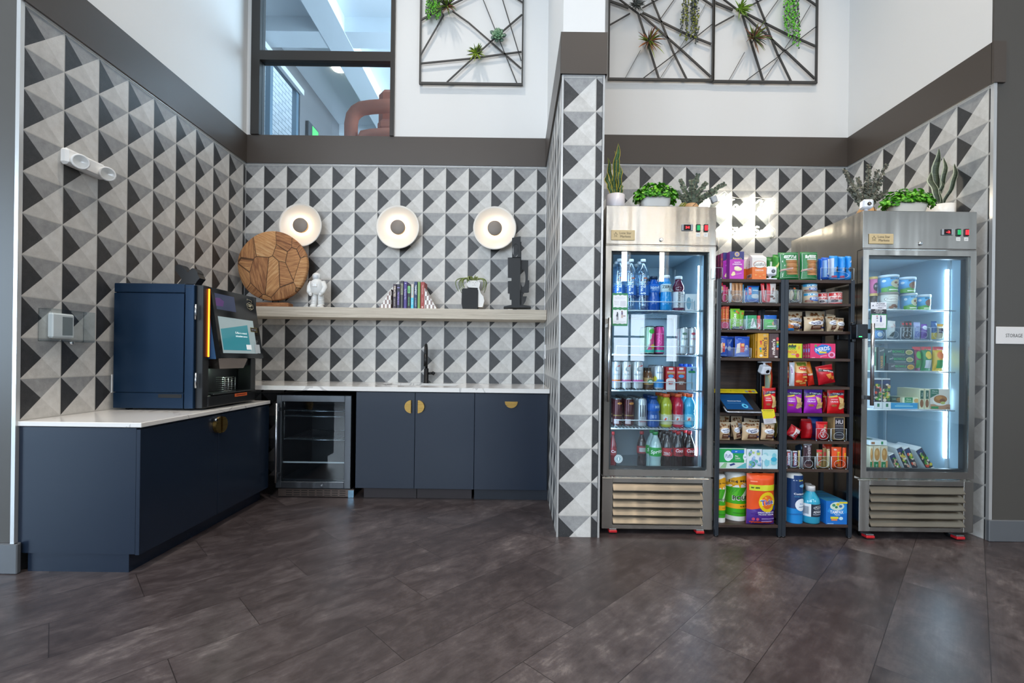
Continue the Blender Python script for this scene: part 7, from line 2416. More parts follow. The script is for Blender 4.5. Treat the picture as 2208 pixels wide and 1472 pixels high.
bagitem('chip_bag', 1655, 1679, 780, SF + .05, .06, zk + .10, '#c8481f', [('p', [(0, .1), (.45, 0), (.4, .5), (0, .95)], '#8a9a86'), ('p', [(0, .75), (.4, .3), (.5, .6), (.2, 1)], '#b59a5a'), ('e', .8, .5, .2, .2, '#d82a22'), ('r', .6, 1, .8, 1, '#d8702a')], 'orange and grey chip bag behind the hanging camera', 'chip bag', 'chip bags', seed=90, dz=.0)
CRN = lambda c, c2: [('r', 0, 1, .80, 1, c2), ('p', [(0, .72), (1, .80), (1, .90), (0, .86)], '#27304a'), ('t', 'CORNERS', .56, .83, .66, .09, '#cfe0e6', -4, True), ('p', [(.03, .66), (.45, .72), (.45, .78), (.03, .72)], '#d9b93a'), ('t', 'CRUNCH', .26, .50, .36, .08, '#eee6f0', 0, True), ('r', .1, .42, .58, .60, '#d9c6e0'),
                     ('p', [(.48, .72), (.85, .62), (.80, .40), (.55, .45)], '#d6b67c'), ('p', [(.55, .42), (.95, .48), (.9, .26), (.5, .22)], '#c8a366'), ('p', [(.5, .24), (.8, .34), (.95, .26), (.6, .18)], '#dcc08a'), ('e', .25, .34, .14, .05, '#a5603a')]
bagitem('chip_bag', 1650, 1678.5, 836, SF + .0, .05, zk, '#cf1620', CRN('#cf1620', '#b5121c'), 'red chip bag beside the tablet on the left shelving unit', 'chip bag', 'chip bags', seed=91, rot=(0, -.04, 0))
bagitem('chip_bag', 1647, 1660, 833, SF + .06, .04, zk, '#d8781f', [], 'orange chip bag squeezed behind the red one beside the tablet', 'chip bag', 'chip bags', seed=92)
z = SZR[5]
CH = [('r', 0, 1, .66, 1, '#dd7a22'), ('p', [(0, .6), (1, .7), (1, .64), (0, .54)], '#e6d2a8'), ('t', 'etos', .4, .83, .7, .12, '#1f1c16', 15, True)] + [('e', random.Random(5 + k).uniform(.1, .9), random.Random(50 + k).uniform(.06, .56), .16, .035, ('#e88a3a', '#e8a85a')[k % 2]) for k in range(9)]
bagitem('chip_bag', 1694.5, 1713, 779, SF + .03, .05, z, '#d3221f', CH, 'orange and red cheese puff bag beside the inner leg', 'chip bag', 'chip bags', seed=93)
bagitem('chip_bag', 1705.5, 1717, 781, SF + .0, .035, z, '#c9d0da', [('r', .1, .4, .5, .9, '#e6e0ee'), ('r', .15, .32, .55, .8, '#8a5a9a')], 'silver back of a chip bag wedged between the orange ones', 'chip bag', 'chip bags', seed=94)
bagitem('chip_bag', 1716, 1745.5, 779, SF + .005, .055, z, '#d9401f', [('r', 0, 1, .58, 1, '#dfb06a'), ('r', .2, .9, .82, .96, '#6a7a2a'), ('e', .6, .72, .34, .09, '#d8322a'), ('t', 'FRIES', .62, .72, .55, .10, '#eee8e6', 0, True), ('e', .55, .56, .5, .03, '#ecd9a8'), ('r', .5, .95, .44, .50, '#d9567a')] + [('e', random.Random(15 + k).uniform(.1, .9), random.Random(70 + k).uniform(.08, .42), .15, .035, '#e0a85a') for k in range(10)], 'cream and red fries chip bag in the middle of the fifth shelf', 'chip bag', 'chip bags', seed=95)
bagitem('chip_bag', 1742, 1757, 779, SF + .03, .045, z, '#d02a1c', [('r', 0, 1, .5, 1, '#d97a22'), ('r', .1, .9, .44, .52, '#e3d0b0')], 'orange topped chip bag leaning beside the big red bag', 'chip bag', 'chip bags', seed=96, rot=(0, -.22, 0))
bagitem('chip_bag', 1765, 1808, 784, SF - .010, .06, z + .006, '#c01524', [('p', [(.06, .74), (.9, .60), (.95, .70), (.1, .86)], '#241a22'), ('t', 'Doritos', .5, .72, .80, .11, '#e6e2e6', -20, True), ('p', [(.35, .52), (.70, .56), (.62, .32), (.5, .28)], '#dd8a3c'), ('p', [(.66, .42), (.88, .36), (.80, .18), (.64, .24)], '#d97a30')], 'large glossy red tortilla chip bag tilted on the fifth shelf', 'chip bag', 'chip bags', seed=97, rot=(0, -.20, 0))
z = SZR[6]
bagitem('chip_bag', 1697, 1736, 839, SF, .06, z, '#a828b8', CRN('#a828b8', '#5a2a9a'), 'purple chip bag beside the inner leg on the sixth shelf', 'chip bag', 'chip bags', seed=98)
bagitem('chip_bag', 1740, 1780, 840, SF, .06, z, '#a828b8', CRN('#a828b8', '#4a2a92'), 'purple chip bag in the middle of the sixth shelf', 'chip bag', 'chip bags', seed=99)
bagitem('chip_bag', 1779, 1793, 845, SF + .055, .04, z, '#b5161c', [('r', 0, 1, .74, .8, '#d9b93a'), ('e', .6, .4, .2, .12, '#d9a0a0')], 'dark red chip bag standing back between purple and red bags', 'chip bag', 'chip bags', seed=100)
bagitem('chip_bag', 1790, 1827.5, 837, SF, .055, z, '#d4161e', CRN('#d4161e', '#c01218'), 'bright red chip bag near the freezer on the sixth shelf', 'chip bag', 'chip bags', seed=101)
# seventh shelves
z = SZL[7]
for k, (u0, u1, vt, y, an, lab) in enumerate(((1545, 1577, 897, .12, 0, 'in the dark back row by the drinks cooler'), (1580, 1604, 898, .12, 0, 'in the dark back row, middle'), (1606, 1642, 902, .12, .1, 'in the dark back row under the tag'),
                                               (1546, 1578, 911, .0, 0, 'in front by the drinks cooler'), (1582, 1599, 908, .01, -.30, 'tilted in front, second'), (1604, 1642, 911, .0, 0, 'in front in the middle'), (1645, 1675, 913, .0, .06, 'in front by the inner leg'))):
    bagitem('cookie_bag', u0, u1, vt, SF + y, .05, z, '#d8b890', cookie_dec(20 + k), 'small tan cookie bag under the tablet, ' + lab, 'cookie bag', 'small tan cookie bags', rot=(0, an * .8, 0), seed=130 + k)
bagitem('cookie_bag', 1659, 1678, 899, SF + .10, .05, z, '#b5a04a', [('e', .5, .4, .3, .16, '#d9d6c8')], 'yellowish snack bag standing back beside the inner leg', 'snack bag', GS, seed=140)
z = SZR[7]
bin_(1760, 1791, 924, SF - .004, .10, z, 'clear bin around the red wafer bag')
bin_(1793, 1825, 924, SF - .004, .10, z, 'clear bin around the dark chocolate box')
bagitem('candy_bag', 1763, 1788.5, 909.5, SF + .006, .035, z + .007, '#d0101c', [('e', .5, .36, .26, .26, '#eee2e2'), ('e', .5, .36, .23, .22, '#d0101c'), ('t', 'KitKat', .48, .36, .62, .20, '#f4eeee', 75, True), ('e', .7, .8, .16, .06, '#8a5a3a'), ('e', .62, .68, .14, .05, '#dcb08a')], 'red wafer bag facing forward in its clear bin', 'candy bag', GB, seed=141, flat=.5)
bagitem('candy_bag', 1738, 1759, 905, SF + .03, .10, z, '#b80f1a', [('e', .7, .45, .3, .2, '#9a0c16'), ('r', 0, 1, .9, .96, '#e04a50')], 'long glossy red candy bag behind the wafer bag', 'candy bag', GS, seed=142, flat=.6)
bagitem('candy_bag', 1699, 1733, 915, SF + .0, .05, z, '#b01c28', [('r', .38, .52, .1, .9, '#d9d2d2'), ('e', .70, .70, .26, .18, '#d8d6da'), ('t', 'DUO', .5, .12, .4, .16, '#e8e2e4', 0, True), ('r', .6, .66, .3, .8, '#c9c0c4')], 'crumpled red and silver candy bag slumped by the inner leg', 'candy bag', GS, seed=143, rot=(0, .55, 0))
boxitem('chocolate_box', 1798, 1822, 895.5, SF + .006, .06, z + .007, '#a88a5c', [('r', .09, .91, .04, .96, '#2e2b33'), ('t', 'HU', .5, .78, .66, .38, '#cfc8cc', 0, True), ('r', .16, .84, .605, .62, '#a9a3a8'), ('t', 'SALTY', .5, .50, .64, .16, '#6f6a70', 0, True), ('r', .16, .84, .40, .41, '#a9a3a8'), ('e', .5, .22, .38, .12, '#5d5860'), ('e', .5, .22, .36, .11, '#2e2b33'), ('r', .2, .8, .20, .23, '#8a858c'), ('r', .15, .85, .075, .085, '#8a858c')], 'dark chocolate box with a tan border in its clear bin', 'box', GB)
for k in range(3):
    boxitem('chocolate_box', 1793.5 - 4.6 * k, 1797.4 - 4.6 * k, 897, SF + .11 + .004 * k, .05, z, ('#8f8258', '#a59a72', '#7d7048')[k], [], 'tan chocolate box edge standing back, %s from the dark box' % ('first', 'second', 'third')[k], 'box', GS)
bagitem('candy_bag', 1746, 1782, 893, SF + .15, .05, z, '#143c9a', [('r', .1, .5, .6, .8, '#2a62c8')], 'dark blue candy bag at the very back of the seventh shelf', 'candy bag', GS, seed=144)
# eighth shelves
z = SZL[8]
PF = [('r', 0, 1, 0, .30, '#cfdcd8'), ('p', [(.02, .02), (.2, .28), (.30, .28), (.25, .02)], '#8cba8a'), ('p', [(.62, .02), (.95, .28), (1, .28), (1, .02)], '#5fb0b8'), ('p', [(.38, .2), (.55, .28), (.6, .2), (.42, .12)], '#2a3a78'), ('r', 0, .92, .30, .98, '#1f9a4e'), ('r', .45, .92, .76, .92, '#1c72c8'),
      ('e', .33, .62, .15, .26, '#dbe6f2'), ('e', .24, .66, .06, .14, '#dbe6f2'), ('e', .44, .62, .07, .16, '#dbe6f2'), ('t', 'Puffs', .34, .62, .24, .14, '#24408c', 0, False, .2), ('t', '#1', .62, .84, .07, .045, '#eaf2f8', 0, True), ('t', 'Plus', .64, .62, .11, .055, '#eef6ee', 0, True), ('t', 'Lotion', .68, .52, .18, .055, '#eef6ee', 0, True), ('r', .58, .80, .42, .44, '#a9d8b4'), ('e', .94, .58, .07, .16, '#e6eef6'), ('t', '3x8', .94, .58, .08, .05, '#24408c', 0, True)]
boxitem('tissue_box', 1546, 1609.5, 966, SF, .20, z, '#dfe9e6', PF, 'green and white lotion tissue box on the eighth shelf', 'tissue box', 'tissue boxes', topcol='#2b6a6a')
rg = random.Random(8)
FL = [('e', rg.uniform(.1, .9), rg.uniform(.1, .9), rg.uniform(.05, .13), rg.uniform(.05, .13), rg.choice(('#7ab08a', '#3f8f5c', '#b9d27a', '#6f9fc8', '#8fa8d8', '#5fb0b0', '#a6c8e6'))) for k in range(26)]
boxitem('tissue_box', 1610.5, 1643.5, 968, SF, .20, z, '#dce6ee', FL, 'white tissue box with green and blue leaf drawings', 'tissue box', 'tissue boxes', topcol='#7fa6ac')
FT = [('e', rg.uniform(.1, .9), rg.uniform(.1, .9), rg.uniform(.10, .22), rg.uniform(.10, .2), rg.choice(('#9fd4dc', '#b9e0e6', '#7ec6d4', '#c9e6ec'))) for k in range(12)] + [('e', .72, .50, .2, .12, '#35a8c8')]
boxitem('tissue_box', 1644.5, 1679, 969, SF, .20, z, '#bfe0e8', FT, 'pale turquoise tissue box beside the inner leg', 'tissue box', 'tissue boxes', topcol='#7fa6ac')
z = SZR[8]
for u0, u1, lab in ((1696, 1728.5, 'clear bin with the peanut candy bars'), (1731, 1757, 'clear bin with the dark maroon chocolate bar'), (1759, 1792, 'clear bin with the gold and red candy bars'), (1793.5, 1828, 'clear bin with the orange peanut butter cups')):
    bin_(u0, u1, 984, SF - .002, .10, z, lab)
SN = [('r', 0, 1, .92, 1, '#b9bcc4'), ('r', .1, .9, .1, .88, '#b52a34'), ('r', .2, .8, .12, .84, '#e6e4ea'), ('t', 'SNICKERS', .5, .47, 3.3, .56, '#22459a', 85, True)]
B('candy_bar', 1697, 1705.5, 970, '#4a3a36', SN, 'brown peanut candy bar at the outer side of its bin', seed=150, zz_=z, cat='candy bar')
B('candy_bar', 1710.5, 1720, 972, '#4a3a36', SN, 'brown peanut candy bar in the middle of its bin', seed=151, zz_=z, cat='candy bar')
B('candy_bar', 1722, 1727, 971, '#b9a468', [('r', .5, 1, 0, 1, '#c9d0da')], 'gold edged candy bar at the side of the peanut bars', seed=152, zz_=z, cat='candy bar')
B('candy_bar', 1705.8, 1710, 972, '#a9bccb', [], 'silver edge of a candy bar between the two brown ones', seed=153, zz_=z, y=.02, cat='candy bar')
for k in range(4):
    boxitem('candy_bar', 1727.5 - 3 * k, 1730 - 3 * k, 958 + k, SF + .05 + .02 * k, .02, z, '#14324a', [('r', 0, 1, .8, .9, '#7aa8c8')], 'dark blue bar edge standing back beside the maroon bar, %s' % ('first', 'second', 'third', 'fourth')[k], 'candy bar', GB)
B('candy_bar', 1733.5, 1751.5, 957, '#3a1f2a', [('r', .0, 1, .95, 1, '#9aa0a8'), ('t', 'HERSHEYS', .62, .60, 1.85, .34, '#c9c0c6', -90, True), ('r', .1, .3, .86, .92, '#d8d2d6'), ('r', .0, 1, .0, .14, '#6a4a48'), ('r', .28, .33, .25, .6, '#8a7a82')], 'dark maroon chocolate bar with tall silver letters', seed=154, zz_=z, cat='candy bar')
B('candy_bar', 1762, 1774, 969, '#a08550', [('r', 0, 1, .86, .98, '#d0202c'), ('t', 'TWIX', .5, .44, 2.4, .70, '#d0202c', 80, True), ('r', 0, .15, .1, .8, '#c9cdd0')], 'gold candy bar with big red letters', seed=155, zz_=z, cat='candy bar')
B('candy_bar', 1775, 1783, 966, '#8a7040', [('r', .2, .8, .6, .8, '#a5302f')], 'gold candy bar with a small red mark beside the lettered one', seed=156, zz_=z, y=.014, cat='candy bar')
B('candy_bar', 1784, 1790.5, 968, '#b9ac80', [('r', .4, .8, .1, .9, '#e3ddc8')], 'pale gold candy bar edge at the end of its bin', seed=157, zz_=z, cat='candy bar')
RS = [('e', .3, .88, .14, .04, '#e6c0b0'), ('t', "Reese's", .60, .52, 1.0, .34, '#2a2418', -90, True), ('t', "Reese's", .60, .525, .98, .28, '#e8c91e', -90, True), ('r', .38, .52, .05, .20, '#6a3a20'), ('r', .6, .72, .02, .2, '#b5803a')]
B('candy_bar', 1795, 1817, 964, '#e5521c', RS, 'bright orange peanut butter cup pack with yellow letters', seed=158, zz_=z, t=.02, cat='candy bar')
B('candy_bar', 1818, 1826.5, 965, '#e5521c', [('t', "REES", .5, .6, 1.4, .4, '#e8c91e', -90, True)], 'bright orange candy pack edge at the end of the eighth shelf', seed=159, zz_=z, cat='candy bar')
bagitem('candy_bar', 1778, 1822, 955, SF + .12, .04, z, '#d43a1c', [('r', .1, .9, .2, .5, '#b5281a')], 'orange red candy bag behind the gold and orange bars', 'candy bag', GS, seed=160)
# bottom shelves
z = SZL[9]
def roll_pack(u0, u1, vt, Y, lab, dec, bot, cols):
    x, w, h = wid(u0, u1, vt, Y, z + GAP)
    r = w / 2
    m = MB()
    wm = P('#e6e6e2', .35, 0, 0, .3)
    m.lathe([(r * .97, 0), (r, .008), (r, h * .90), (r * .94, h * .97), (r * .7, h), (0, h)], 0, 0, 0, 32, wm, cap=False)
    sp_ = PI * .94
    m.decals(dec, lambda u, v, e: ((r + e) * math.cos(-PI / 2 + (u - .5) * sp_), (r + e) * math.sin(-PI / 2 + (u - .5) * sp_), v * h), .0005, 16, r * sp_ / h)
    return put(m, 'paper_towel_pack' if cols else 'toilet_paper_pack', (x, Y + r, z + GAP), lab, 'paper pack', 'paper packs on the bottom shelves')


BT = [('r', 0, 1, .10, .70, '#3fa51e'), ('p', [(.0, .58), (.5, .70), (.3, .40), (.0, .3)], '#58b828'), ('p', [(0, .70), (1, .70), (1, .92), (.6, .95), (.3, .90), (0, .78)], '#e8a81c'), ('r', 0, 1, .26, .36, '#e8a81c'), ('t', '1=4', .30, .82, .26, .09, '#23201c', 0, True), ('t', 'Mega', .66, .83, .34, .08, '#23201c', 0, True), ('p', [(.5, .5), (.8, .75), (.9, .72), (.55, .42)], '#c9dfc0'),
      ('t', 'BOUNTY', .66, .48, .78, .15, '#e8ece2', 0, True), ('t', 'BOUNTY', .66, .485, .75, .13, '#241f20', 0, True), ('t', '4 ROLLS', .66, .31, .34, .05, '#23201c', 0, True), ('r', .3, .9, .16, .18, '#2f7a1c')]
roll_pack(1540, 1569, 1024, SF + .02, 'green and yellow paper towel pack at the drinks cooler end', BT, 0, True)
roll_pack(1573, 1621, 1020, SF + .05, 'wider green and yellow paper towel pack behind the orange pouch', BT, 0, True)
TD = [('r', 0, 1, .0, .30, '#4a2a86'), ('p', [(0, .28), (.4, .34), (1, .30), (1, .2), (0, .2)], '#4a2a86'), ('r', .05, 1, .68, .79, '#c9cf2a'), ('r', .1, .38, .72, .75, '#4a5a1a'), ('e', .66, .46, .32, .20, '#e8c81e'), ('e', .66, .46, .22, .135, '#e8702a'), ('t', 'Tide', .64, .46, .52, .20, '#f0f2f6', 5, True), ('t', 'Tide', .64, .46, .48, .17, '#1c4aa8', 5, True),
      ('t', 'SPRING MEADOW', .62, .255, .62, .055, '#e6e0f0', 0, True), ('t', 'PRAIRIE VERDE', .62, .215, .56, .045, '#e6e0f0', 0, True), ('e', .18, .12, .05, .03, '#c94a6a'), ('e', .32, .12, .05, .03, '#c94a6a'), ('r', .45, .95, .12, .14, '#9a86c0'), ('r', .45, .85, .07, .09, '#9a86c0'), ('r', .08, .3, .85, .87, '#f0a080'), ('e', .95, .34, .06, .05, '#1c4aa8')]
bagitem('detergent_pouch', 1616, 1676.5, 1023, SF - .02, .07, z, '#e2501c', TD, 'orange and purple laundry detergent pouch on the bottom shelf', 'pouch', GS, seed=165, flat=.7, bow=.02, seal=.05)
z = SZR[9]
CT = [('r', 0, 1, 0, .30, '#1f86cf'), ('p', [(0, .30), (.25, .33), (.5, .29), (.75, .33), (1, .30), (1, .2), (0, .2)], '#1f86cf'), ('r', 0, 1, .30, .90, '#173a6e'), ('r', .3, .9, .90, .97, '#173a6e'), ('t', '6 =', .36, .87, .16, .05, '#dfe6ee', 0, True), ('t', '24', .60, .87, .22, .07, '#e0d65a', 0, True), ('e', .7, .76, .18, .03, '#6fb4e0'),
      ('t', 'Cottonelle', .62, .60, .62, .085, '#eef2f8', 0, True), ('t', 'ULTRA CLEAN', .58, .545, .5, .03, '#5fc0e6', 0, True), ('e', .62, .38, .26, .125, '#e3eaf2'), ('t', '3x', .62, .40, .18, .05, '#2a7ab8', 0, True), ('r', .5, .76, .33, .345, '#6a86a8'), ('p', [(.1, .18), (.5, .22), (.9, .18), (.9, .165), (.5, .205), (.1, .165)], '#1a6cb4')]
roll_pack(1706, 1739.5, 1022, SF + .0, 'navy and blue toilet paper pack standing in front', CT, 0, False)
roll_pack(1690.8, 1712, 1024, SF + .105, 'navy and blue toilet paper pack standing back by the inner leg', CT, 0, False)


def jug(u0, u1, vt, Y, lab):
    x, w, h = wid(u0, u1, vt, Y, z + GAP)
    r = w / 2
    o = put(revolve([(r * .9, 0), (r, .008), (r, h * .58), (r * .92, h * .66), (r * .5, h * .82), (r * .42, h * .85), (r * .42, h * .88)], [P('#2f9fc0', .1, 0, 0, .8)] * 6), 'electrolyte_bottle', (x, Y + r, z + GAP), lab, 'bottle', 'turquoise electrolyte bottles')
    m = MB()
    m.lathe([(r * .50, h * .86), (r * .50, h * .985), (r * .46, h)], 0, 0, 0, 22, P('#d3d3d4', .3))
    m.build('cap', o)
    m = MB()
    sp_ = PI * .95
    m.decals([('r', 0, 1, 0, 1, '#d9dfe4'), ('r', .34, 1, 0, 1, '#26303f'), ('e', .68, .72, .26, .16, '#dfe4ea'), ('e', .68, .72, .24, .14, '#26303f'), ('t', 'Pedialyte', .68, .72, .4, .10, '#eef2f6', 0, False, .2), ('t', 'ADVANCED', .66, .40, .5, .09, '#e6eaf0', 0, True), ('r', .4, .9, .16, .24, '#8a94a4'), ('r', .06, .26, .2, .8, '#8f9aa6')],
             lambda u, v, e: ((r + e) * math.cos(-PI / 2 + (u - .5) * sp_), (r + e) * math.sin(-PI / 2 + (u - .5) * sp_), h * (.20 + .34 * v)), .0005, 14, r * sp_ / (h * .34))
    m.build('label', o)


jug(1741, 1778, 1051, SF - .01, 'turquoise electrolyte bottle with white cap standing in front')
jug(1737.5, 1764, 1045, SF + .10, 'turquoise electrolyte bottle standing back behind the front one')
TX = [('r', 0, 1, 0, 1, '#1c6fc4'), ('p', [(.05, .55), (.3, .9), (.95, .95), (1, .5), (.5, .35)], '#2f8fd8'), ('e', .52, .78, .34, .18, '#cfe0d0'), ('e', .36, .82, .08, .06, '#3f8f6a'), ('e', .55, .86, .08, .06, '#d9c23a'), ('e', .68, .78, .08, .06, '#3f6fae'), ('e', .48, .74, .07, .05, '#2a7a4a'), ('t', 'TAMPAX', .50, .53, .64, .15, '#f0f4fa', 0, True), ('t', 'PEARL', .54, .41, .26, .07, '#dfe8f4'),
      ('r', .20, .58, .24, .33, '#d9d23a'), ('r', .24, .52, .16, .24, '#e08a5a'), ('e', .70, .26, .10, .07, '#bfe0ee'), ('r', .62, 1, .90, .98, '#d6c83a'), ('r', .04, .34, .02, .05, '#9ac6ec')]
for k in range(3):
    if k == 0:
        pr = boxitem('hygiene_box', 1781.5, 1829.5, 1080, SF, .075, z, '#1c6fc4', TX, 'blue hygiene product box on the bottom shelf, front one', 'box', 'blue hygiene boxes', topcol='#2f7fa8')
    else:
        dup(pr, (pr.location.x, pr.location.y + .078 * k, pr.location.z), label='blue hygiene product box on the bottom shelf, %s' % ('', 'second back', 'rearmost')[k])

# ================================================================ plants on the coolers
ZC1 = at(1420, 444, 2.84)[2] + .0006
ZC2 = at(1980, 455, 2.80)[2] + .0006


def leaf_mat(name, c0, c1, scale=18, rough=.5, bands=False):
    t = NT(name)
    o = t.obj()
    if bands:
        f = t.noise(t.mapping(o, scale=(6, 6, 40)), 2.0, 4, .7, 1.0)
    else:
        f = t.noise(o, scale, 3, .6)
    t.l(t.ramp(f, [(.35, c0), (.62, c1)]), t.b.inputs['Base Color'])
    t.b.inputs['Roughness'].default_value = rough
    return t.m


SNK = leaf_mat('snake_leaf', '#16301a', '#3a6330', bands=True)
SNK2 = leaf_mat('grey_snake_leaf', '#232c20', '#48543f', bands=True)
YEL, PALE = P('#c9b23a', .5), P('#b9bfa6', .5)
BOX = [leaf_mat('boxwood_leaf_%d' % i, a, b, 30) for i, (a, b) in enumerate((('#2f7a12', '#5cb024'), ('#1f5a0c', '#4a9a1c'), ('#4a9418', '#86cc34')))]
EUC = [P('#4e5a48', .6), P('#5f6b56', .6), P('#3f4a3e', .6)]
EUC2 = [P('#55574c', .6), P('#65675a', .6), P('#45473e', .6)]


def snake_plant(x, y, z, pr, ph, blades, mg, me, label, potc):
    r = empty('snake_plant', (x, y, z), label, 'potted plant')
    m = MB()
    m.lathe([(pr * .95, 0), (pr, .004), (pr, ph), (pr * .92, ph), (pr * .90, ph - .015), (0, ph - .015)], 0, 0, 0, 32, mats=[P(potc, .3)] * 4 + [P('#3a2c22', .9)], cap=False)
    m.build('pot', r)
    for (bx, tx, tz, w, sw) in blades:
        m = MB()
        N = 14
        vs, fs = [], []
        rows_ = []
        for k in range(N + 1):
            s_ = k / N
            cx_ = bx + (tx - bx) * s_ + sw * math.sin(s_ * PI)
            cy_ = .02 * math.sin(s_ * 5 + bx * 90) + (bx * 37 % .03) - .012
            cz_ = ph - .02 + (tz - ph) * s_
            ww = w * (0.55 + .45 * math.sin(min(1, s_ * 1.5) * PI / 2)) * (1 - max(0, (s_ - .72) / .28) ** 1.6) + .0008
            wob = .004 * math.sin(s_ * 17 + bx * 50)
            rows_.append((cx_ + wob, cy_, cz_, ww))
        ed = .11
        for side, (f0, f1, mt) in enumerate(((-1, -1 + ed * 2, me), (-1 + ed * 2, 1 - ed * 2, mg), (1 - ed * 2, 1, me))):
            vs, fs = [], []
            for (cx_, cy_, cz_, ww) in rows_:
                for f in (f0, f1):
                    vs.append((cx_ + f * ww / 2, cy_ + .10 * ww * f * f, cz_))
            for (cx_, cy_, cz_, ww) in rows_:
                for f in (f0, f1):
                    vs.append((cx_ + f * ww / 2, cy_ + .10 * ww * f * f + .003, cz_))
            q = 2 * (N + 1)
            for k in range(N):
                a = 2 * k
                fs.append((a, a + 1, a + 3, a + 2))
                fs.append((q + a, q + a + 2, q + a + 3, q + a + 1))
                fs.append((a, a + 2, q + a + 2, q + a))
                fs.append((a + 1, q + a + 1, q + a + 3, a + 3))
            m.add(vs, fs, mt, True)
        m.build('leaf', r)
    return r


px = lambda n, Y: n * Y / FPX
Y1 = 2.95
c = at(1326.5, 441, Y1)
snake_plant(c[0], Y1, ZC1, px(20, Y1), .098, [
    (-.030, -.058, .265, .030, .0), (-.018, -.048, .365, .026, .012), (.000, .012, .440, .034, -.008), (.012, .000, .30, .020, .01), (.020, .034, .325, .024, .0),
    (.006, -.006, .40, .022, .018), (-.006, -.028, .22, .018, .0), (.026, .040, .20, .018, .0)], SNK, YEL, 'snake plant with yellow edged leaves in a white pot on the drinks cooler', '#d9d4da')
Y2 = 2.93
c = at(2027, 455, 3.04)
snake_plant(c[0], 3.04, ZC2, px(24.5, 3.04), .112, [
    (-.034, -.058, .36, .048, -.004), (-.012, -.028, .505, .052, .006), (.012, .030, .46, .034, .0), (.018, .096, .415, .034, .004), (.004, .012, .30, .03, .0), (-.03, -.05, .22, .02, .0)], SNK2, PALE,
    'grey green snake plant in a ribbed white pot on the freezer', '#e4e2de')


def leaf_disc(m, c, d, u, r, mat, k=6, long=1.0):
    """small leaf: centre c, pointing direction d, side direction u"""
    pts = []
    for i in range(k):
        a = 2 * PI * i / k
        pts.append(c + d * (r * long * math.cos(a)) + u * (r * math.sin(a)))
    m.add(pts, [tuple(range(k))], mat)


def boxwood(x, y, z, W_, D_, ph, fw, fh, label, seed, potc):
    rg = random.Random(seed)
    r = empty('boxwood_plant', (x, y, z), label, 'potted plant')
    m = MB()
    n = 36
    prof = [(.80, 0), (.84, .006), (1.0, ph - .006), (1.01, ph), (.95, ph), (.93, ph - .012)]
    vs = []
    for s_, h in prof:
        for i in range(n):
            a = 2 * PI * i / n
            ca, sa = math.cos(a), math.sin(a)
            vs.append((W_ / 2 * s_ * math.copysign(abs(ca) ** .6, ca), D_ / 2 * s_ * math.copysign(abs(sa) ** .6, sa), h))
    fs = [(k * n + i, k * n + (i + 1) % n, (k + 1) * n + (i + 1) % n, (k + 1) * n + i) for k in range(len(prof) - 1) for i in range(n)]
    fs += [tuple(range(n))[::-1], tuple((len(prof) - 1) * n + i for i in range(n))]
    m.add(vs, fs, P(potc, .45), True)
    m.build('pot', r)
    m = MB()
    for k in range(900):
        a = rg.uniform(0, 2 * PI)
        b = math.acos(rg.uniform(-.35, 1))
        rr = rg.uniform(.72, 1.0)
        p = Vector((fw / 2 * math.sin(b) * math.cos(a) * rr, D_ * .78 * math.sin(b) * math.sin(a) * rr, ph + .008 + fh * math.cos(b) * rr * (1 + .15 * math.sin(a * 5))))
        lo = ph * (.96 if abs(p.x) < W_ * .46 else .62)
        if p.z < lo:
            p.z = lo + rg.uniform(0, .02)
        nrm = Vector((p.x / fw, p.y / D_, (p.z - ph) / fh * .6 + .3)).normalized()
        nrm = (nrm + Vector((rg.uniform(-.6, .6), rg.uniform(-.6, .6), rg.uniform(-.4, .6)))).normalized()
        d = nrm.cross(Vector((rg.uniform(-1, 1), rg.uniform(-1, 1), rg.uniform(-1, 1)))).normalized()
        leaf_disc(m, p, d, nrm.cross(d), rg.uniform(.0065, .010), rg.choice(BOX), 6, 1.35)
    for k in range(40):
        a = rg.uniform(0, 2 * PI)
        m.tube([(rg.uniform(-.3, .3) * W_, 0, ph - .01), (fw * .42 * math.cos(a), D_ * .5 * math.sin(a), ph + fh * rg.uniform(.1, .8))], .001, P('#2c4a1a', .7), 4)
    o = m.build('foliage', r)
    return r


c = at(1413, 443, Y1)
boxwood(c[0], Y1, ZC1, px(64, Y1), .11, .082, px(98, Y1), .086, 'bright green boxwood in an oval white planter on the drinks cooler', 5, '#dcd6cf')
c = at(1955, 455, Y2)
boxwood(c[0], Y2, ZC2, px(74, Y2), .12, .080, px(112, Y2), .086, 'bright green boxwood in an oval cream planter on the freezer', 6, '#e2d9cb')


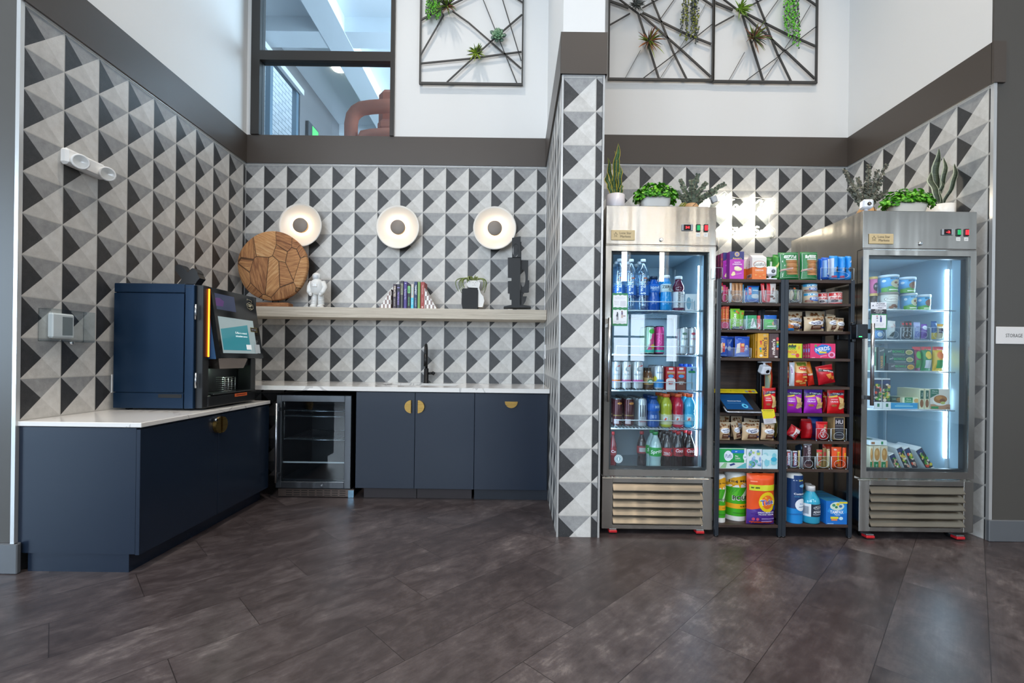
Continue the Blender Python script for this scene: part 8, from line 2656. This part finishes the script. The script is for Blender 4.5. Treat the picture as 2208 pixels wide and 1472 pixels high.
def eucalyptus(x, y, z, pr, ph, tips, mats_, label, seed, potc, extra=False):
    rg = random.Random(seed)
    r = empty('eucalyptus_plant', (x, y, z), label, 'potted plant')
    m = MB()
    m.lathe([(pr * .92, 0), (pr * 1.05, ph * .25), (pr * 1.05, ph * .45), (pr * .80, ph * .85), (pr * .66, ph), (pr * .58, ph), (pr * .6, ph - .01), (0, ph - .01)], 0, 0, 0, 32, P(potc, .55), cap=False)
    m.build('pot', r)
    m = MB()
    for (tx, ty, tz) in tips:
        b = Vector((rg.uniform(-.01, .01), rg.uniform(-.01, .01), ph - .01))
        e = Vector((tx, ty, tz))
        mid = (b + e) / 2 + Vector((tx * .10, 0, .03))
        pts = [b * (1 - s_) ** 2 + mid * 2 * s_ * (1 - s_) + e * s_ * s_ for s_ in [k / 10 for k in range(11)]]
        m.tube(pts, .0016, P('#5a4a3a', .7), 5)
        n = max(8, int((e - b).length / .0105))
        for k in range(2, n + 1):
            s_ = k / n
            p = b * (1 - s_) ** 2 + mid * 2 * s_ * (1 - s_) + e * s_ * s_
            d = (e - b).normalized()
            for sd in (-1, 1):
                sidev = d.cross(Vector((rg.uniform(-.4, .4), 1, rg.uniform(-.4, .4)))).normalized() * sd
                nn = (d * .3 + Vector((rg.uniform(-.7, .7), -1, rg.uniform(-.7, .7)))).normalized()
                u = sidev.cross(nn).normalized()
                rad = rg.uniform(.008, .0125) * (1.15 - .45 * s_)
                leaf_disc(m, p + sidev * rad * 1.05, sidev, u, rad, rg.choice(mats_), 8, 1.05)
    m.build('foliage', r)
    if extra:
        m = MB()
        for k in range(14):
            a = rg.uniform(-.9, .4)
            L = rg.uniform(.08, .15)
            m.tube([(0, 0, ph - .01), (-L * .5, -.02 * k / 14, ph + .02 * a), (-L, -.01, ph - .05 - .03 * rg.random())], .003, P(rg.choice(('#8a8a3a', '#6f7a2f', '#a39a4a')), .6), 5, radii=[.003, .0035, .001])
        m.build('grass_blade', r)
    return r


c = at(1490, 445, 3.03)
eucalyptus(c[0], 3.03, ZC1, px(18.5, Y1), .076, [(px(a, Y1), q, px(b, Y1) + .0) for a, b, q in ((14, 92, 0), (-22, 83, .02), (74, 72, 0), (-42, 58, .02), (38, 78, .03), (-2, 68, -.02), (52, 52, -.02), (-32, 42, -.03), (26, 44, .03), (4, 84, .03))], EUC,
           'green eucalyptus stems in a tan pot on the drinks cooler', 9, '#b98f64', True)
Y3 = 3.02
c = at(1868, 455, Y3)
eucalyptus(c[0], Y3, ZC2, .060, .085, [(px(a, Y3), q, px(b, Y3)) for a, b, q in ((-50, 112, 0), (4, 122, 0), (48, 126, .02), (-12, 98, .03), (18, 108, -.02), (38, 92, .02), (-34, 72, .02), (8, 84, .04), (52, 68, .02), (28, 60, -.02))], EUC2,
           'grey eucalyptus stems in a tan pot at the corner of the freezer', 10, '#c29462')
# power adapter and cables beside the neon sign
m = MB()
c = at(1539, 430, 2.97)
m.T = Matrix.Translation((c[0], 2.97, c[2])) @ Matrix.Rotation(-.45, 4, 'Y')
m.bbox(-.018, .018, -.016, .016, -.022, .022, P('#a9abad', .4), .004)
m.T = None
ad = tag(wb(m, 'power_adapter'), 'grey power adapter with dangling cables on the drinks cooler beside the neon sign', 'adapter')
m = MB()
c0 = Vector(at(1537, 424, 2.97))
m.tube([c0, Vector(at(1533, 416, 2.98)), Vector(at(1526, 412, 3.0)), Vector(at(1512, 413, 3.02)), Vector(at(1505, 420, 3.05))], .0022, P('#3a3632', .5), 6)
c0 = Vector(at(1534, 434, 2.965))
m.tube([c0, Vector(at(1524, 432, 2.93)), Vector(at(1512, 432, 2.91)), Vector(at(1502, 437, 2.90)), Vector(at(1494, 444, 2.89))], .0020, P('#4a4038', .5), 6)
wb(m, 'cable', ad)
# camera on the freezer
c = at(1860, 455, 2.86)
cmx = smart_cam((c[0] + .022, 2.86, ZC2), 'small white cube camera on top of the freezer in front of the grey eucalyptus', -.25)
m = MB()
m.tube([(.03, .02, .055), (.055, .03, .045), (.065, .04, .02), (.06, .06, .003)], .002, P('#1c1c1e', .5), 6)
m.build('cable', cmx)

# ================================================================ neon sign
NY = DR - .045
NEON = P('#fff0d6', .5, 0, 48.0)
ns = empty('neon_sign', (at(1605, 512, NY)[0], NY, at(1605, 512, NY)[2]), 'glowing warm white neon script sign on a clear contour backing between the coolers', 'neon sign')


def NP(x, y, yy=NY):
    return Vector(at(1530 + x / 10.51, 390 + y / 10.51, yy))


m = MB()
edge = [(-330, 1285), (-330, 420), (-60, 330), (200, 325), (270, 275), (345, 230), (400, 290), (520, 365), (640, 395), (780, 392), (1000, 375), (1130, 380), (1220, 408), (1340, 395), (1440, 385), (1490, 420), (1500, 470), (1420, 560), (1430, 640), (1380, 740), (1345, 860), (1345, 950), (1400, 1030), (1480, 1090), (1480, 1290)]
ep = [NP(*q, NY + .012) for q in edge]
m.prism([(p.x, p.z) for p in ep][::-1], NY + .010, NY + .014, M_ACRYL)
m.tube([p - Vector((0, .001, 0)) for p in ep] + [ep[0] - Vector((0, .001, 0))], .0018, P('#efe6d6', .3), 5)
wb(m, 'backing', ns)
m = MB()
for q in ((-300, 1255), (1450, 1258), (-290, 420), (1225, 440)):
    p = NP(*q)
    m.tube([(p.x, NY + .0, p.z), (p.x, DR - .001, p.z)], .006, P('#b9b6b0', .3, .9), 10)
wb(m, 'standoff', ns)


def script(pts, sm=4):
    """smooth stroke through sign-plate points"""
    P_ = [NP(*q) for q in pts]
    out = []
    for i in range(len(P_) - 1):
        p0, p1, p2, p3 = P_[max(i - 1, 0)], P_[i], P_[i + 1], P_[min(i + 2, len(P_) - 1)]
        for k in range(sm):
            t_ = k / sm
            out.append(.5 * ((2 * p1) + (p2 - p0) * t_ + (2 * p0 - 5 * p1 + 4 * p2 - p3) * t_ ** 2 + (3 * p1 - p0 - 3 * p2 + p3) * t_ ** 3))
    out.append(P_[-1])
    return out


STROKES = [
    # "The 915" script
    [(-190, 470), (-60, 430), (120, 440), (330, 425), (560, 420)], [(20, 430), (-10, 560), (-60, 700), (-150, 760)],
    [(340, 290), (310, 420), (250, 600), (200, 740)], [(220, 680), (300, 580), (380, 570), (370, 680), (400, 730), (470, 690)],
    [(470, 690), (560, 640), (640, 590), (620, 545), (560, 560), (540, 650), (590, 720), (690, 660)],
    [(1000, 440), (900, 430), (820, 520), (850, 600), (950, 560), (1010, 450), (960, 600), (880, 740), (800, 780)],
    [(1060, 500), (1120, 440), (1180, 450), (1170, 540), (1110, 650), (1040, 760)],
    [(1460, 440), (1270, 465), (1230, 590), (1320, 590), (1370, 660), (1310, 760), (1190, 790)],
]
for st in STROKES:
    m = MB()
    m.tube(script(st), .0052, NEON, 8)
    wb(m, 'tube_stroke', ns)
# lower word between two bars
m = MB()
m.tube([NP(1160, 1125), NP(1440, 1120)], .0052, NEON, 8)
wb(m, 'tube_stroke', ns)
m = MB()
m.tube([NP(-290, 1125), NP(180, 1125)], .0052, NEON, 8)
wb(m, 'tube_stroke', ns)
LOW = {'s': [(100, 0), (50, -18), (5, 10), (20, 55), (80, 75), (95, 120), (50, 145), (0, 125)],
       'm': [(0, 150), (0, 0), (50, 80), (100, 0), (100, 150)], 'a': [(0, 150), (50, 0), (100, 150)], 'r': [(0, 150), (0, 0), (80, 10), (90, 60), (10, 80), (95, 150)], 'k': [(0, 0), (0, 150), (5, 80), (90, 0), (10, 80), (95, 150)],
       'e': [(95, 0), (0, 0), (0, 75), (80, 75), (0, 75), (0, 150), (95, 150)], 't': [(0, 0), (100, 0), (50, 0), (50, 150)]}
xx = 230
for ch_ in 'markets':
    m = MB()
    m.tube([NP(xx + p_[0], 1050 + p_[1]) for p_ in LOW[ch_]], .0046, NEON, 8)
    wb(m, 'tube_stroke', ns)
    xx += 132
m = MB()
m.tube([NP(205, 1290, DR - .006), NP(205, 1400, DR - .006), NP(205, 1900, DR - .006)], .002, P('#e8e2d6', .4), 5)
wb(m, 'cable', ns)

# ================================================================ living wall frames
FM = P('#3a3836', .5)
ROSE = [leaf_mat('succulent_leaf', '#4f7a55', '#86a583', 20), leaf_mat('succulent_leaf_dark', '#4a5f52', '#6f8a76', 20)]


def air_plant(parent_y, c, n, L, cols, label, seed, up=0.0):
    rg = random.Random(seed)
    m = MB()
    c = Vector(c)
    for k in range(n):
        a = rg.uniform(0, 2 * PI)
        o = rg.uniform(.25, 1)
        d = Vector((math.cos(a) * o, -rg.uniform(.3, .9), math.sin(a) * o + up)).normalized()
        l = L * rg.uniform(.6, 1.15)
        dr_ = rg.uniform(.1, .5) * l
        pts, rad = [], []
        for j in range(7):
            s_ = j / 6
            pts.append(c + d * l * s_ + Vector((0, 0, -dr_ * s_ * s_)))
            rad.append(.0066 * (1 - s_) ** .7 + .0006)
        m.tube(pts, .004, rg.choice(cols), 5, radii=rad)
    for p in m.v:
        if p.y > parent_y - .002:
            p.y = parent_y - .002
    return tag(wb(m, 'air_plant'), label, 'air plant', 'plants on the wall frames')


def trailing(c, L, w, cols, label, seed, n=420):
    rg = random.Random(seed)
    m = MB()
    c = Vector(c)
    for sx in range(12):
        x0 = rg.uniform(-w, w)
        l = L * rg.uniform(.45, 1)
        pts = [c + Vector((x0 * (1 + .2 * s_), -.02 - .01 * math.sin(s_ * 4 + sx), -l * s_)) for s_ in [k / 8 for k in range(9)]]
        m.tube(pts, .0012, P('#3f4a38', .7), 4)
        nn = int(n * l / L / 9)
        for k in range(nn):
            s_ = k / nn
            p = c + Vector((x0 * (1 + .2 * s_), -.02 - .01 * math.sin(s_ * 4 + sx), -l * s_)) + Vector((rg.uniform(-.012, .012), rg.uniform(-.012, .008), 0))
            m.sphere(p, .0062, .0062, .0072, rg.choice(cols), 6, 4)
    return tag(wb(m, 'trailing_plant'), label, 'trailing plant', 'plants on the wall frames')


def rosette(c, R_, label, seed):
    m = MB()
    c = Vector(c)
    rg = random.Random(seed)
    for ring in range(4):
        n = (7, 7, 6, 4)[ring]
        for k in range(n):
            a = 2 * PI * k / n + ring * .5
            l = R_ * (1 - .22 * ring) * rg.uniform(.9, 1.05)
            d = Vector((math.cos(a), -.25 - .35 * ring, math.sin(a))).normalized()
            u = d.cross(Vector((0, 1, 0))).normalized()
            nn = d.cross(u)
            vs, fs = [], []
            prof = [(0, .18), (.35, .5), (.65, .85), (.85, .75), (1.0, .10)]
            for s_, w_ in prof:
                p = c + Vector((0, -.006 * ring, 0)) + d * l * s_
                hw = R_ * .30 * w_
                vs += [p - u * hw, p - nn * .006 * w_, p + u * hw, p + nn * .008 * w_]
            for j in range(len(prof) - 1):
                for q in range(4):
                    fs.append((j * 4 + q, j * 4 + (q + 1) % 4, (j + 1) * 4 + (q + 1) % 4, (j + 1) * 4 + q))
            fs.append((16, 17, 18, 19))
            m.add(vs, fs, ROSE[0] if ring else ROSE[1], True)
    return tag(wb(m, 'succulent'), label, 'succulent', 'plants on the wall frames')


def frame(Yw, u0, u1, vb, ztop, scale, off, bars, label, left=True):
    """rectangular rod frame with crossing bars; bars in crop pixels with their width"""
    yb_ = Yw - .03
    r = empty('wall_frame', ((at(u0, vb, Yw)[0] + at(u1, vb, Yw)[0]) / 2, Yw - .02, at(u0, vb, Yw)[2]), label, 'wall art', 'black wall frames with plants')
    Q = lambda x, y: Vector(at(off[0] + x / scale, off[1] + y / scale, yb_))
    a, b = Vector(at(u0, vb, yb_)), Vector(at(u1, vb, yb_))
    zb = (a.z + b.z) / 2
    m = MB()
    w = .009
    m.box(a.x - w, b.x + w, yb_ - .010, yb_ + .010, zb - w, zb + w, FM)
    m.box(a.x - w, b.x + w, yb_ - .010, yb_ + .010, ztop - w, ztop + w, FM)
    m.box(a.x - w, a.x + w * .4, yb_ - .010, yb_ + .010, zb + w, ztop - w, FM)
    m.box(b.x - w * .4, b.x + w, yb_ - .010, yb_ + .010, zb + w, ztop - w, FM)
    wb(m, 'border', r)
    for (x0, y0, x1, y1, wd) in bars:
        p, q = Q(x0, y0), Q(x1, y1)
        d = q - p
        cut = lambda s_: p + d * s_
        # run on above the picture's edge to the frame's border
        if y0 <= 3 or y1 <= 3:
            top, bot = (p, q) if y0 < y1 else (q, p)
            dd = top - bot
            k = 1.0
            while k < 40 and (bot + dd * k).z < ztop and a.x < (bot + dd * k).x < b.x:
                k += .02
            top = bot + dd * (k - .01)
            p, q = top, bot
        for v_ in (p, q):
            v_.x = min(max(v_.x, a.x), b.x)
            v_.z = min(max(v_.z, zb), ztop)
        n = (q - p).normalized().cross(Vector((0, 1, 0))) * (wd / scale * yb_ / FPX / 2)
        e = Vector((0, .006, 0))
        m = MB()
        vs = [p - n - e, p + n - e, q + n - e, q - n - e, p - n + e, p + n + e, q + n + e, q - n + e]
        m.add(vs, [(0, 1, 2, 3), (4, 7, 6, 5), (0, 4, 5, 1), (1, 5, 6, 2), (2, 6, 7, 3), (3, 7, 4, 0)], FM)
        wb(m, 'bar', r)
    m = MB()
    for xx in (a.x + .01, b.x - .01):
        for zz in (zb + .01, ztop - .01):
            m.tube([(xx, yb_ + .009, zz), (xx, Yw - .0005, zz)], .005, FM, 8)
    wb(m, 'mount', r)
    return r


ZTOPF = 4.42
frame(DL, 906, 1125, 181, ZTOPF, 4.906, (880, 0), [(130, 212, 240, 155, 16), (240, 155, 560, 0, 14), (125, 585, 375, 165, 12), (375, 165, 300, 0, 10), (470, 120, 640, 240, 12), (640, 240, 870, 440, 12), (870, 440, 1195, 725, 14), (130, 672, 640, 622, 14), (640, 622, 1200, 548, 14),
                                              (410, 870, 870, 445, 12), (870, 445, 1205, 155, 14), (795, 0, 1020, 560, 6), (1020, 560, 1155, 890, 8), (1000, 0, 1195, 640, 8), (1170, 0, 1210, 25, 12)],
      'black rod frame with succulents on the white wall over the left alcove')
B1 = [(100, 10, 290, 75, 20), (210, 0, 380, 130, 12), (100, 240, 300, 130, 10), (420, 75, 560, 0, 10), (380, 130, 580, 755, 16), (400, 130, 580, 290, 14), (580, 290, 780, 465, 15), (780, 465, 1070, 730, 16), (420, 120, 850, 330, 16), (850, 330, 1075, 420, 16), (515, 0, 600, 210, 14), (600, 210, 720, 510, 14), (720, 510, 845, 760, 14),
      (585, 190, 720, 0, 6), (255, 745, 400, 480, 4), (415, 755, 735, 510, 6), (735, 510, 1085, 230, 6), (585, 750, 850, 340, 4), (850, 340, 1030, 30, 4), (1010, 0, 1090, 55, 14)]
B2 = [(x0 + 992, y0 + 12, x1 + 992, y1 + 20, w) if y0 > 3 and y1 > 3 else (x0 + 992, y0, x1 + 992, y1, w) for x0, y0, x1, y1, w in B1]
frame(DR, 1312.5, 1535.5, 172, ZTOPF, 4.416, (1290, 0), B1, 'black rod frame with air plants beside the column over the right alcove')
frame(DR, 1538.5, 1759, 177, ZTOPF, 4.416, (1290, 0), B2, 'black rod frame with air plants farther from the column over the right alcove')
c1 = lambda x, y: at(880 + x / 4.906, y / 4.906, DL - .05)
c2 = lambda x, y: at(1290 + x / 4.416, y / 4.416, DR - .05)
LIM, OLV, RED, DRK, GRY = P('#9db33a', .5), P('#6f8a2f', .5), P('#8f5a44', .5), P('#4f4e4a', .5), P('#777c78', .6)
air_plant(DL, c1(725, 570), 60, .10, [LIM, OLV, LIM, DRK], 'spiky lime green air plant low in the left alcove frame', 21, .15)
rosette(c1(950, 385), .075, 'blue green succulent rosette in the left alcove frame', 22)
air_plant(DL, c1(410, 75), 46, .15, [RED, OLV, P('#7fae3f', .5), DRK], 'large reddish green air plant at the upper part of the left alcove frame', 23)
trailing(c1(270, -40), .24, .05, [P('#5fae2f', .5), P('#5a6a52', .6), P('#79c83a', .5)], 'trailing string of pearls beside the reddish air plant', 24)
air_plant(DR, c2(360, 60), 70, .09, [GRY, DRK, GRY], 'grey green air plant in the frame beside the column', 25, .1)
air_plant(DR, c2(480, 400), 52, .155, [RED, OLV, LIM, P('#c07a4a', .5), DRK], 'orange and green air plant hanging in the frame beside the column', 26)
trailing(c2(860, 0), .42, .07, [P('#8a8f2f', .5), P('#4f5450', .6), P('#4f5450', .6)], 'long dark trailing plant in the frame beside the column', 27)
air_plant(DR, c2(1350, 90), 56, .10, [P('#6f9a2f', .5), OLV, P('#8fb23f', .5)], 'mossy green air plant in the frame farther from the column', 28)
air_plant(DR, c2(1480, 370), 48, .15, [RED, DRK, OLV, P('#8a6a4a', .5)], 'reddish brown air plant in the frame farther from the column', 29)
trailing(c2(1840, -60), .50, .06, [P('#5fae2f', .5), P('#79d83a', .5), P('#4f5450', .6)], 'bright green trailing plant at the far side of the second frame', 30)
